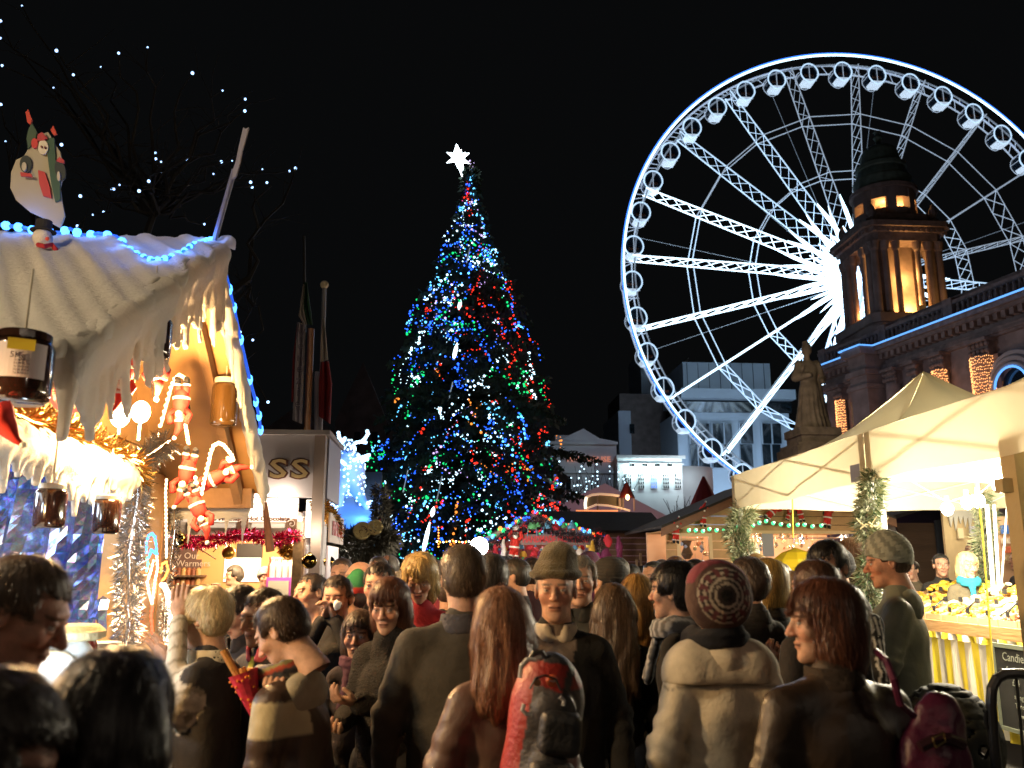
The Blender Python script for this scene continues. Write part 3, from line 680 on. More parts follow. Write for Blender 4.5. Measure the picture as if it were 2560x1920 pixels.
# meteor tubes hanging in the branches
for (px, py, l_, e) in ((1066, 1340, 70, 5), (1138, 878, 42, 5), (1149, 762, 26, 2.5), (1082, 1278, 22, 5), (1127, 975, 40, .25), (1170, 640, 40, .2), (1098, 1220, 60, .18), (1014, 1200, 50, .2)):
    a = P(px + l_ * .12, py - l_ / 2, Yt - 3.1 + (1421 - py) * .0025); b = a - Vector((l_ * .2 * mpp(Yt), 0, l_ * mpp(Yt)))
    lab = {1066: 'longest glowing white meteor tube low in the fir', 1138: 'glowing white meteor tube in the middle of the fir', 1149: 'dimmer short meteor tube in the upper half of the fir', 1082: 'short lit meteor tip just above the longest tube', 1127: 'faint unlit meteor tube at mid height of the fir', 1170: 'faint unlit meteor tube near the fir top', 1098: 'faint unlit meteor tube in the lower half of the fir', 1014: 'faint unlit meteor tube at the fir edge facing the reindeer'}[px]
    t_ = thing('meteor_light', lab, 'meteor light', tuple(b), 'lit meteor tubes in the fir' if e > 1 else 'unlit meteor tubes in the fir')
    MB().tube([a, a.lerp(b, .3), a.lerp(b, .7), b], [.01, .05, .055, .015] if e > 1 else [.015] * 4, 8).build('tube', mat('meteor%s' % e, (.8, .9, 1), .3, emit=(.7, .93, 1), es=e), t_)
    MB().bar(b, b - Vector((.05, 0, .5)), .008, 4).build('cord', mat('black_metal'), t_)
# bare little trees with lights in front of the white house
for i, (px, yt_, hgt) in enumerate(((1425, 1168, 80), (1480, 1150, 120), (1535, 1165, 100), (1300, 1170, 90), (1225, 1180, 80), (1700, 1235, 60))):
    Yq = 50. + i; b = P(px, 1300, Yq); tr_ = thing('bare_street_tree', ['small bare tree wound with white lights beside the fir', 'bare tree with a column of white lights before the white house', 'bare tree with blue white lights at the white house corner', 'bare tree glowing white behind the fir boughs', 'bare tree lit white deep behind the fir', 'leafless thin tree below the floodlit annex'][i], 'tree', (b.x, Yq, 0))
    rnd = random.Random(i); m = MB(); lt = MB(); top = P(px, yt_, Yq).z
    m.tube([(b.x, Yq, 0), (b.x, Yq, b.z)], [.16, .1], 6)
    for k in range(16):
        p = Vector((b.x, Yq, b.z * rnd.uniform(.75, 1))); pts = [p]; d = Vector((rnd.uniform(-.6, .6), rnd.uniform(-.5, .5), 1)).normalized(); 
        while p.z < top * rnd.uniform(.8, 1.02):
            d = (d + Vector((rnd.uniform(-.25, .25), rnd.uniform(-.25, .25), .12))).normalized(); p = p + d * .45; pts.append(p)
            if i < 5 and rnd.random() < (.75 if k < 6 else .12): lt.ball(p + Vector((rnd.uniform(-.05, .05), -.05, 0)), rnd.uniform(.03, .06), 6, 3)
        m.tube(pts, [.045 * (1 - .8 * q / len(pts)) for q in range(len(pts))], 4)
    m.build('branches', mat('bare_bark', (.06, .05, .05), .9), tr_)
    if lt.v: tag(lt.build('fairy_lights', mat('fairy_white'), tr_, recalc=False), kind='stuff')
# ================================================================ THE MARKET STALLS ON THE LEFT
wood = mat('pine_board', (.52, .30, .12), .55, noise=.22, scale=3, stretch=(1, .15, 1), bump=.25, bscale=30)
ply = mat('plywood', (.55, .31, .12), .5, noise=.18, scale=2.2, stretch=(.25, 1, 1), bump=.12, bscale=25, wave=.9)
wood_d = mat('dark_timber', (.11, .065, .04), .75, noise=.3, scale=4, stretch=(.2, 1, 1), bump=.4, bscale=30)
beam = mat('timber_beam', (.38, .21, .09), .6, noise=.25, scale=3, bump=.3, bscale=20)
fleece = mat('white_fleece', (.86, .82, .74), .95, noise=.05, scale=5, bump=.55, bscale=38, sheen=.3, sub=.42)
blackm = mat('black_metal', (.02, .02, .02), .5)
WARM = (1, .60, .25)
def fir_garland(mb, pts, r, n, rnd, ln=.11, w=.012):
    pts = [Vector(p) for p in pts]; ls = [(pts[i + 1] - pts[i]).length for i in range(len(pts) - 1)]; T = sum(ls)
    for k in range(n):
        d = rnd.random() * T; i = 0
        while i < len(ls) - 1 and d > ls[i]: d -= ls[i]; i += 1
        p = pts[i].lerp(pts[i + 1], min(1, d / max(ls[i], 1e-6))); ax = (pts[i + 1] - pts[i]).normalized()
        v = Vector((rnd.gauss(0, 1), rnd.gauss(0, 1), rnd.gauss(0, 1))); v = (v - ax * v.dot(ax) * .75)
        if v.length < .01: continue
        v.normalize(); q = p + v * r * rnd.random() ** .5; t = (v + ax * rnd.uniform(-.8, .8) + Vector((rnd.uniform(-.4, .4), rnd.uniform(-.4, .4), rnd.uniform(-.5, .3)))).normalized()
        s = t.orthogonal().normalized(); s = (s + t.cross(s) * rnd.uniform(-1, 1)).normalized() * w
        e = q + t * ln * rnd.uniform(.5, 1.3); mb.add([q - s * .6, q.lerp(e, .5) + s, e, q.lerp(e, .5) - s * 1.1], [(0, 1, 2, 3)])
    return mb
def tinsel(name, label, pts, r, n, m, seed=1, ln=.06, w=.004, group=None, parent=None):
    rnd = random.Random(seed); mb = MB(); fir_garland(mb, pts, r * .5, n, rnd, ln, w); mb.tube(pts, .008, 4)
    o = mb.build(name, m, parent, recalc=False, loc=None if parent else tuple(pts[0]))
    if parent is None: tag(o, label, 'tinsel', group)
    else: tag(o, kind='stuff')
    return o
silver = mat('silver_tinsel', (.75, .74, .72), .22, 1.)
goldt = mat('gold_tinsel', (.85, .58, .2), .22, 1.)
pinkt = mat('pink_tinsel', (.85, .06, .22), .25, 1.)
greent = mat('teal_tinsel', (.05, .45, .35), .3, .8)
def drips(edge, out, lens, th=.03, seed=0, slab=None, h=.022, lean=(0, 0, 0), rw=(.03, .055), step=.085, name='icicle_fringe', m=None, parent=None, slabr=.03):
    """fleece hanging from a polyline edge: flattened drips of uneven length, melted together by a signed distance field"""
    rnd = random.Random(seed); E = [Vector(p) for p in edge]; prim = []
    for i in range(len(E) - 1):
        L_ = (E[i + 1] - E[i]).length; n = max(1, int(L_ / step))
        for k in range(n):
            p = E[i].lerp(E[i + 1], (k + rnd.random() * .6) / n); ln_ = rnd.uniform(*lens) * (1.35 if rnd.random() < .2 else 1)
            q = p + Vector(lean) * ln_ + Vector((rnd.uniform(-.02, .02), rnd.uniform(-.02, .02), -ln_)); w_ = rnd.uniform(*rw)
            prim.append((tuple(p + Vector(out) * rnd.uniform(-.02, .03)), tuple(q), w_ * 1.15, w_ * .42))
    sl = slab or []
    A = np.array([p[0] for p in prim] + [p[1] for p in prim] + [tuple(x) for s_ in sl for x in s_[:2]])
    lo = A.min(0) - .12; hi = A.max(0) + .12
    def f(p):
        d = None
        for a, b, r1, r2 in prim:
            lo_ = np.minimum(a, b) - .1; hi_ = np.maximum(a, b) + .1
            msk = np.all((p > lo_) & (p < hi_), axis=1); e = np.full(len(p), .09, dtype=np.float32)
            if msk.any(): e[msk] = np.minimum(cap(p[msk], a, b, r1, r2), .09)
            d = e if d is None else smin(d, e, .022)
        for a, b, r1, r2 in sl: d = smin(d, cap(p, tuple(a), tuple(b), r1, r2), .04)
        return d + .006 * wob(p, 26, seed)
    V, Q = surf_net(f, lo, hi, h)
    return mk(name, V, Q, m or fleece, parent, smooth=True)

# ---- the sweet hut: ridge across, gable end towards the lane
XV, XW = -1.53, -2.23                     # verge and gable wall
RZ = P(525, 645, 5.2).z; Yr = 5.2; Ye, Yfe = 3.35, 7.0; EZn = RZ - (Yr - Ye) * .60; EZf = P(682, 1225, Yfe).z + .0
hut = thing('sweet_hut', 'timber sweet hut with white fleece snow over its steep roof and hanging jars', 'market hut', (XW, 6, 0))
XL = -6.0
# roof boards (far slope underside is the plywood we see)
def slope(mb, Y0, Z0, Y1, Z1, x0, x1, t): mb.prism([(x0, Y0, Z0), (x0, Y1, Z1), (x0, Y1, Z1 - t), (x0, Y0, Z0 - t)], (x1 - x0, 0, 0))
m = MB(); slope(m, Yr, RZ, Yfe, EZf, XL, XV, .03); m.build('roof_panel', ply, hut)
m = MB(); slope(m, Yr, RZ, Ye, EZn, XL, XV, .03); m.build('roof_panel', ply, hut)
m = MB(); m.box((XL, Yfe - .12, EZf - .15), (XV - .03, Yfe - .02, EZf - .0)); m.build('eave_beam', beam, hut)
m = MB(); slope(m, Yr - .02, RZ - .035, Yfe - .1, EZf - .03, XV - .16, XV - .1, .11); m.build('verge_rafter', beam, hut)
m = MB(); slope(m, Yr - .02, RZ - .035, Ye + .1, EZn - .03, XV - .16, XV - .1, .11); m.build('verge_rafter', beam, hut)
# gable wall planks
z = 2.02; k = 0; rnd = random.Random(3)
while z < RZ - .1:
    zt_ = min(z + .185, RZ - .06); y0 = Yr - (RZ - zt_) / (RZ - EZn) * (Yr - Ye); y1 = Yr + (RZ - zt_) / (RZ - EZf) * (Yfe - Yr)
    y0 = max(y0, Ye); y1 = min(y1, Yfe - .12); lo_ = 2.45 if z < 2.45 else 0
    if z + .09 > 2.42: MB().box((XW - .06 + rnd.uniform(0, .008), y0 - .0, z + .006), (XW + rnd.uniform(0, .008), y1, zt_ - .006)).build('plank', wood, hut)
    z = zt_ if zt_ > z + .05 else z + 1
MB().box((XL, Yfe - .2, 0), (XW, Yfe - .14, EZf - .15)).build('end_wall', mat('inner_board', (.4, .25, .14), .7, noise=.2, scale=4), hut)
MB().box((XW - .1, 6.05, 0), (XW + .02, 6.85, 2.42)).build('corner_panel', wood, hut)
MB().box((XW - .06, 6.85, 0), (XW + .03, 6.99, 2.9)).build('corner_post', beam, hut)
MB().box((XW - .08, 2.2, 0), (XW + .06, 6.05, .98)).build('counter_front', wood, hut)
MB().box((XW - .75, 2.2, .98), (XW + .18, 6.05, 1.03)).build('counter_top', mat('white_cloth', (.75, .78, .8), .7, bump=.2), hut)
MB().box((XW - .4, 5.03, .98), (XW - .33, 5.10, 2.4)).build('inner_post', mat('cream_post', (.6, .52, .38), .5), hut)
# iridescent crumpled foil lining
foil = bpy.data.materials.new('iridescent_foil'); foil.use_nodes = True; _n = foil.node_tree.nodes; _l = foil.node_tree.links; _b = _n['Principled BSDF']
_tc = _n.new('ShaderNodeTexCoord'); _v = _n.new('ShaderNodeTexVoronoi'); _v.inputs['Scale'].default_value = 55; _l.new(_tc.outputs['Object'], _v.inputs[0])
_nz = _n.new('ShaderNodeTexNoise'); _nz.inputs['Scale'].default_value = 2.2; _l.new(_tc.outputs['Object'], _nz.inputs[0])
_r = _n.new('ShaderNodeValToRGB'); _r.color_ramp.elements[0].position = .3; _r.color_ramp.elements[0].color = (.10, .20, .62, 1); _r.color_ramp.elements[1].position = .7; _r.color_ramp.elements[1].color = (.42, .46, .66, 1)
_l.new(_nz.outputs[0], _r.inputs[0]); _mx = _n.new('ShaderNodeMix'); _mx.data_type = 'RGBA'; _mx.inputs[0].default_value = .22; _l.new(_r.outputs[0], _mx.inputs[6]); _l.new(_v.outputs['Color'], _mx.inputs[7])
_l.new(_mx.outputs[2], _b.inputs['Base Color']); _b.inputs['Metallic'].default_value = .9; _b.inputs['Roughness'].default_value = .25
def foil_sheet(o0, u, v, nu, nv, amp, seed, parent):
    rnd = random.Random(seed); o0, u, v = Vector(o0), Vector(u), Vector(v); n = u.cross(v).normalized()
    tacks = [(rnd.random(), rnd.random(), rnd.uniform(-1, 1)) for _ in range(9)]; V = []
    for j in range(nv + 1):
        for i in range(nu + 1):
            a, b = i / nu, j / nv; hgt = 0
            for (x, y, s) in tacks:
                t = math.atan2(b - y, a - x); r_ = math.hypot(a - x, b - y); hgt += abs(math.sin(t * 3.5 + s * 5)) * .35 * math.exp(-r_ * 3)
            hgt += .25 * abs(math.sin(a * 23 + 3 * b)) ; V.append(o0 + u * a + v * b + n * amp * hgt)
    Fq = [(j * (nu + 1) + i, j * (nu + 1) + i + 1, (j + 1) * (nu + 1) + i + 1, (j + 1) * (nu + 1) + i) for j in range(nv) for i in range(nu)]
    return mk('foil_lining', V, Fq, foil, parent)
foil_sheet((XW - 1.3, 2.0, .9), (0, 4.8, 0), (0, 0, 1.7), 40, 26, -.35, 4, hut)
foil_sheet((XW - 1.4, 6.3, .9), (1.38, 0, 0), (0, 0, 1.6), 28, 26, .3, 9, hut)
# lower awning over the counter with its fleece
MB().box((XW + .0, 2.0, 2.30), (XW + .26, 5.56, 2.34)).build('awning_board', beam, hut)
drips([(XW + .24, 2.6, 2.35), (XW + .24, 5.58, 2.33)], (.02, 0, 0), (.14, .27), seed=2, slab=[((XW + .05, 2.6, 2.37), (XW + .05, 5.5, 2.35), .05, .05), ((XW + .2, 2.6, 2.36), (XW + .2, 5.56, 2.33), .05, .05), ((XW + .24, 2.6, 2.27), (XW + .24, 5.56, 2.25), .045, .045)], parent=hut, rw=(.032, .05), step=.05, h=.02)
# upper fleece: near roof slope + drips along the near verge + far verge
def near_slope(p):
    t = (Yr - p[:, 1]) / (Yr - Ye); zs = RZ + (EZn - RZ) * t
    u_ = p[:, 0] * 1. + p[:, 1] * .7; fold = .024 * np.abs(np.sin(u_ * 12 + .8 * np.sin(p[:, 1] * 2.3))) * (1 - .5 * t) + .028 * np.abs(np.sin(u_ * 25 + 1.1 * np.sin(p[:, 1] * 2 + 1)))
    d = np.abs(p[:, 2] - zs - .05 - fold) * .84 - .035
    d = np.maximum(d, p[:, 1] - Yr - .1); d = np.maximum(d, Ye - .12 - p[:, 1]); d = np.maximum(d, p[:, 0] - XV - .1 + .04 * np.sin(p[:, 1] * 14))
    return d
V, Q = surf_net(near_slope, (-4.6, Ye - .2, EZn - .2), (XV + .15, Yr + .2, RZ + .25), .026); mk('snow_blanket', V, Q, fleece, hut, smooth=True)
vt = [Vector((XV + .06, Yr, RZ + .03)).lerp(Vector((XV + .06, Ye, EZn + .03)), t) for t in (0, .25, .5, .75, 1)]
drips(vt, (.02, 0, 0), (.2, .46), seed=5, slab=[(vt[i], vt[i + 1], .07, .07) for i in range(4)] + [(vt[i] + Vector((0, 0, -.10)), vt[i + 1] + Vector((0, 0, -.08)), .04, .04) for i in range(4)], parent=hut, rw=(.026, .046), step=.045, lean=(0, .3, 0), h=.019)
ev = [Vector((XV + .06, Ye, EZn + .03)), Vector((-3.6, Ye, EZn + .03))]
drips(ev, (0, -.02, 0), (.08, .26), seed=8, slab=[(ev[0], ev[1], .07, .07)], parent=hut, rw=(.04, .07), step=.09, h=.026)
vf = [Vector((XV + .03, Yr, RZ)).lerp(Vector((XV + .03, Yfe, EZf)), t) for t in (0, .25, .5, .75, 1)]
drips(vf, (.02, 0, 0), (.12, .42), seed=11, slab=[(vf[i], vf[i + 1], .05, .05) for i in range(4)], parent=hut, rw=(.025, .045), step=.16, lean=(.18, 0, 0), h=.021)
# flat painted icicle board along the far eave
pts = [(XW, Yfe - .0, EZf - .12)]; x = XW; rnd = random.Random(21)
while x < XV - .1:
    w_ = rnd.uniform(.09, .13); pts += [(x + w_ * .35, Yfe, EZf - .22 - rnd.uniform(0, .04)), (x + w_ * .5, Yfe, EZf - rnd.uniform(.3, .46)), (x + w_ * .7, Yfe, EZf - .24)]; x += w_ * 1.25
pts += [(XV - .05, Yfe, EZf - .12)]
MB().prism(pts, (0, .012, 0)).build('icicle_board', mat('grey_white_board', (.55, .54, .5), .7), hut)
MB().bar((XV + .05, Yfe, EZf - .1), (XV + .12, Yfe - .02, EZf - .48), .02, 8, .035).build('trim_end', mat('brown_rope', (.14, .06, .03), .8), hut)
# blue rope of bulbs on the ridge
bluem = mat('blue_bulb', (.1, .3, 1), .4, emit=(.06, .30, 1.0), es=5.); cablem = mat('clear_cable', (.05, .15, .5), .3, emit=(.02, .12, .9), es=.9)
rope = thing('blue_light_rope', 'bright blue rope of bulbs looped along the snowy hut ridge', 'light rope', (XV, Yr, RZ))
px_pts = [(0, 562), (30, 566), (62, 570), (100, 580), (150, 582), (175, 572), (210, 590), (245, 584), (292, 592), (318, 618), (350, 640), (385, 652), (420, 645), (455, 632), (480, 612), (505, 606), (522, 600), (538, 598)]
def onroof(x, y, up=.12):
    d = ray(x, y); c0 = Vector((0, 0, CAMH)); sl = (RZ - EZn) / (Yr - Ye); n_ = Vector((0, -sl, 1)); p0 = Vector((0, Yr, RZ + up)); t = (p0 - c0).dot(n_) / d.dot(n_); q = c0 + d * t
    return q if Ye < q.y < Yr + .1 else P(x, y, Yr - .02)
wp = [onroof(x, y) for i, (x, y) in enumerate(px_pts)]
MB().tube(wp, .012, 5).build('cable', cablem, rope)
for i in range(len(wp) - 1):
    for t in ((.25, .75) if i > 8 else (.5,)):
        MB().ball(wp[i].lerp(wp[i + 1], t), .02 if i > 8 else .028, 8, 5).build('bulb', bluem, rope)
for i in (2, 7, 9, 11, 13, 16): lamp('bulb_light', wp[i] + Vector((.0, -.05, .04)), 1.1 if i < 9 else 1.2, (.05, .22, 1), .03, rope)
er = thing('blue_edge_lights', 'line of small blue bulbs down the far snowy roof edge', 'light rope', tuple(vf[0]))
pe = [P(562, 672, 5.35), P(574, 724, 5.5), P(585, 770, 5.6), P(602, 850, 5.8), P(625, 950, 6.1), P(640, 1005, 6.3), P(648, 1040, 6.4), P(652, 1075, 6.5)]
MB().tube(pe, .012, 5).build('cable', cablem, er)
for p in pe: MB().ball(p, .02, 7, 4, (1, 1, 2)).build('bulb', bluem, er)
# warm bulbs in the porch, the light that paints the plywood
for i, (px, py, Yq) in enumerate(((300, 1040, 4.75), (352, 1030, 4.85))):
    p = P(px, py, Yq); b = thing('porch_bulb', ['glaring warm bulb in the hut porch beside the plank wall', 'glaring warm bulb on a blue stem next to the silver tinsel'][i], 'light bulb', tuple(p))
    MB().ball(p, .05, 14, 9, (1, 1, 1.25)).build('globe', mat('bare_bulb', (1, 1, 1), .3, emit=(1, .86, .6), es=22), b)
    MB().bar(p - Vector((0, 0, .16 if i else .1)), p - Vector((0, 0, .06)), .007, 6).build('stem', mat('teal_stem', (.05, .4, .5), .4), b)
    lamp('bulb_light', p + Vector((.1, -.02, 0)), 200, WARM, .08, b)
p = Vector((-2.35, 2.3, 2.25)); b = thing('porch_bulb', 'warm bulb hanging under the near eave out of sight', 'light bulb', tuple(p)); MB().ball(p, .05, 10, 6).build('globe', mat('bare_bulb'), b)  # unseen bulb added to brighten the fleece
lamp('bulb_light', p + Vector((.08, 0, -.05)), 190, WARM, .1, b)
q = (-3.3, 2.0, 4.2); b = thing('bracket_lamp', 'warm bracket lamp in front of the snowy hut roof just outside the view', 'lamp', q); MB().ball(q, .08, 12, 8).build('globe', mat('festoon', (1, 1, 1), .3, emit=(1, .8, .5), es=12), b); MB().bar((q[0], q[1], 0), (q[0], q[1], 4.1), .03, 8).build('mast', blackm, b); lamp('bulb_light', q, 430, (1, .78, .50), .12, b)  # unseen lamp added to warm and brighten the fleece roof
# counter lamp: strip light above the goods
cl = thing('counter_lamp', 'cold white strip lamp shining down on the sweet counter', 'lamp', (XW - .2, 4.2, 2.2))
MB().box((XW - .45, 3.2, 2.26), (XW - .35, 5.2, 2.32)).build('tube', mat('cold_tube', (1, 1, 1), .3, emit=(.75, .88, 1), es=6), cl)
for y_ in (3.0, 4.2, 5.4): lamp('tube_light', (XW - .4, y_, 2.2), 26, (.68, .84, 1), .12, cl)

# jars, strawberry lantern, climbing santas
glassj = mat('jar_chocolate', (.035, .015, .01), .12, spec=.7, clear=.6); labelm = mat('jar_label', (.72, .66, .68), .6); yel = mat('yellow_print', (.8, .68, .05), .6); dkp = mat('dark_print', (.1, .07, .1), .7); cream = mat('cream_lid', (.75, .66, .48), .45)
def jar(label, p, r, h, lid=True, labelled=True, amber=False):
    j = thing('hanging_jar', label, 'jar', tuple(p)); p = Vector(p)
    gm = mat('jar_amber', (.09, .045, .012), .1, spec=.8, clear=.8) if amber else glassj
    MB().lathe(p, [(r * .8, 0), (r * .97, .012), (r, .04), (r, h * .78), (r * .93, h * .86), (r * .78, h * .9)], 24).build('jar_body', gm, j, smooth=True)
    MB().lathe(p, [(r * .8, h * .9), (r * .86, h * .9), (r * .86, h), (r * .8, h + .005)], 24).build('lid', cream if lid else glassj, j)
    MB().bar(p + Vector((0, 0, h)), p + Vector((0, 0, h + .25)), .004, 4).build('cord', cream, j)
    if labelled:
        V = []; F_ = []; n = 12
        d0 = math.atan2(-p.y, -p.x)
        for k in range(n + 1):
            t = d0 - .75 + 1.5 * k / n
            for zz in (h * .3, h * .8): V.append(p + Vector(((r + .003) * math.cos(t), (r + .003) * math.sin(t), zz)))
        F_ = [(2 * k, 2 * k + 2, 2 * k + 3, 2 * k + 1) for k in range(n)]; mk('paper_label', V, F_, labelm, j)
        nrm = Vector((math.cos(d0), math.sin(d0), 0)); tx = nrm.cross(Vector((0, 0, 1))) * -1
        Mx = Matrix((tx, Vector((0, 0, 1)), nrm)).transposed().to_4x4()
        def at_(u, w): return Matrix.Translation(p + nrm * (r + .006) + tx * u + Vector((0, 0, w))) @ Mx
        MB().add([at_(-.05, h * .68) @ Vector(q) for q in ((0, 0, 0), (.085, 0, 0), (.085, .04, 0), (0, .04, 0))], [(0, 1, 2, 3)]).build('yellow_patch', yel, j)
        text('print', '5Kg', r * .28, dkp, None, parent=j, depth=.0005, M=at_(-r * .15, h * .6))
        for k in range(5): text('print', 'lllll lll llllll lll' if k % 2 else 'llll lllll ll lllll', r * .1, dkp, None, parent=j, depth=.0003, M=at_(-r * .0, h * (.53 - .045 * k)))
    return j
jar('big dark chocolate jar with yellow patched label under the near eave', P(42, 1008, 3.1), .105, .25, lid=False)
jar('dark jar half hidden behind the fleece drips', P(372, 898, 4.3), .10, .24)
jar('amber jar with cream lid hanging before the plywood', P(557, 1066, 5.9), .088, .33, amber=True, labelled=False)
jar('dark jar bottom poking out under the lower fleece', P(120, 1320, 4.2), .07, .2, labelled=False)
jar('dark jar under the lower fleece near the silver tinsel', P(262, 1335, 4.75), .07, .2, labelled=False)
stb = thing('strawberry_lantern', 'oval red rope light strawberry with green leaves on the plank wall', 'light ornament', tuple(P(176, 955, 4.1)))
c = P(176, 960, 4.05); e1 = Vector((-.35, -.94, 0)).normalized(); ex = Vector((.80, .35, 0)).normalized()
redl = mat('red_rope', (1, .15, .1), .4, emit=(1, .16, .09), es=1.5)
for s_ in (1., .72, .46, .2):
    MB().tube([c + ex * (.085 * s_ * math.cos(t)) + Vector((0, 0, .135 * (s_ if s_ > .5 else s_ * 1.4) * math.sin(t))) for t in [2 * PI * k / 24 for k in range(24)]], .011, 5, True).build('rope_loop', redl, stb)
rnd = random.Random(4); lm = MB()
for k in range(60):
    t = rnd.uniform(0, 6.28); q = math.sqrt(rnd.random()); lm.ball(c + ex * (.08 * q * math.cos(t)) + Vector((0, -.012, .125 * q * math.sin(t))), .0075, 6, 4)
tag(lm.build('seed_bulbs', mat('seed_bulb', (1, .8, .5), .4, emit=(1, .55, .25), es=3), stb), kind='stuff')
fir_garland(MB(), [c + Vector((-.07, 0, .14)), c + Vector((.09, 0, .17))], .05, 260, rnd, .05, .006).build('leaves', mat('green_plastic_leaf', (.05, .2, .05), .5), stb, recalc=False)
fir_garland(MB(), [P(245, 810, 4.3), P(262, 870, 4.3)], .05, 220, rnd, .05, .005).build('tinsel_bunch', greent, stb, recalc=False)
santa_red = mat('santa_red', (.62, .03, .02), .75, noise=.15, scale=20); fur = mat('santa_white', (.8, .78, .72), .9, bump=.4, bscale=60); green_sack = mat('sack_green', (.02, .06, .035), .8); boot = mat('boot_black', (.015, .015, .015), .5); skin0 = mat('doll_skin', (.6, .32, .2), .6)
def santa(label, p, s=1., tilt=0., spin=0., group='climbing santa dolls on the hut'):
    t = thing('santa_doll', label, 'santa doll', tuple(p), group)
    M_ = Matrix.Rotation(spin, 4, 'Z') @ Matrix.Rotation(tilt, 4, 'Y')
    def T(x, y, z): return Vector(p) + M_ @ (Vector((x, y, z)) * s)
    m = MB(); m.tube([T(0, 0, -.02), T(0, 0, .03), T(0, 0, .08), T(0, 0, .12)], [.035 * s, .048 * s, .042 * s, .025 * s], 10)
    for q in (-1, 1):
        m.tube([T(q * .02, 0, -.01), T(q * .025, -.01, -.06)], [.024 * s, .02 * s], 8); m.tube([T(q * .035, 0, .1), T(q * .06, -.02, .13), T(q * .04, -.03, .18)], [.018 * s] * 3, 8)
    m.build('suit', santa_red, t, smooth=True)
    m = MB()
    for q in (-1, 1): m.tube([T(q * .026, -.01, -.065), T(q * .026, -.012, -.08), T(q * .028, -.035, -.09)], [.02 * s, .019 * s, .014 * s], 8); 
    m.build('boots', boot, t)
    m = MB(); m.lathe(T(0, 0, .02), [(.05 * s, 0), (.053 * s, .008 * s), (.05 * s, .016 * s)], 12, M_); 
    for q in (-1, 1): m.lathe(T(q * .026, -.01, -.06), [(.02 * s, 0), (.025 * s, .006 * s), (.02 * s, .014 * s)], 8, M_)
    m.ball(T(0, -.028, .125), .022 * s, 8, 5); m.ball(T(.03, .02, .262), .014 * s, 8, 5); m.lathe(T(0, 0, .155), [(.028 * s, 0), (.033 * s, .007 * s), (.028 * s, .014 * s)], 10, M_); m.build('fur_trim', fur, t)
    MB().ball(T(0, 0, .14), .03 * s, 10, 6).build('head', skin0, t, smooth=True)
    MB().tube([T(0, 0, .16), T(.0, .0, .2), T(.02, .015, .235), T(.03, .02, .255)], [.029 * s, .022 * s, .012 * s, .006 * s], 8).build('hat', santa_red, t, smooth=True)
    MB().ball(T(.0, .055, .08), .04 * s, 9, 6, (1, .8, 1.1)).build('sack', green_sack, t, smooth=True)
    return t
santa('santa doll hanging head down beside the porch bulb', P(318, 905, 4.6), 1.05, PI * 1.03)
santa('santa doll hanging head down below the hidden jar', P(385, 875, 4.8), 1.05, PI * .93)
santa('santa doll standing on the upper candy cane of lights', P(455, 985, 5.4), 1.05, PI * 1.0)
santa('santa doll clinging head down under the upper light cane', P(472, 1160, 5.5), 1.05, PI * 1.05)
santa('santa doll lying sideways over the lower light cane', P(520, 1205, 5.5), 1.05, PI * .35)
santa('lowest santa doll dangling head down before the menu boards', P(488, 1252, 5.4), 1.0, PI * .86)
santa('santa doll peeping out under the fleece on the plank wall', P(245, 850, 4.4), .8, 1.3)
tp = [P(-12, 1030, 2.9), P(10, 1060, 2.9), P(40, 1100, 2.9), P(58, 1112, 2.9)]
sh = thing('santa_hat', 'pointed red santa hat tip over the lower fleece', 'hat', tuple(tp[0])); MB().tube(tp, [.06, .04, .014, .008], 8).build('felt', santa_red, sh, smooth=True); MB().ball(tp[-1], .012, 8, 5).build('pompom', fur, sh)
caneb = mat('cane_bulb', (1, .85, .6), .4, emit=(1, .68, .34), es=7.)
for lab, pp, Yq in (('upper candy cane of warm white bulbs beside the amber jar', [(402, 1065), (412, 1030), (420, 1000), (428, 970), (438, 948), (450, 938), (462, 945), (468, 958)], 5.5),
                    ('short hanging chain of white bulbs between two santa dolls', [(464, 1055), (466, 1070), (469, 1085), (471, 1100), (473, 1112)], 5.5),
                    ('lower candy cane of white bulbs with a looped end', [(505, 1235), (510, 1210), (516, 1185), (522, 1160), (527, 1135), (535, 1115), (548, 1108), (560, 1113), (570, 1125), (580, 1138), (584, 1150), (575, 1153), (568, 1142)], 5.45),
                    ('pair of short bright tubes under the lowest santa dolls', [(490, 1195), (490, 1222)], 5.4)):
    w_ = [P(x, y, Yq) for x, y in pp]; cn = thing('candy_cane_light', lab, 'light ornament', tuple(w_[0])); MB().tube(w_, .009, 6).build('cane', mat('cane_white', (.7, .6, .5), .5, emit=(1, .6, .3), es=.6), cn)
    for i in range(len(w_) - 1):
        for t in (.0, .5): MB().ball(w_[i].lerp(w_[i + 1], t) + Vector((0, -.012, 0)), .012, 7, 4).build('bulb', caneb, cn)
lamp('cane_glow', P(545, 1125, 5.35), 3, WARM, .08, hut); lamp('cane_glow', P(445, 960, 5.3), 2.5, WARM, .08, hut)
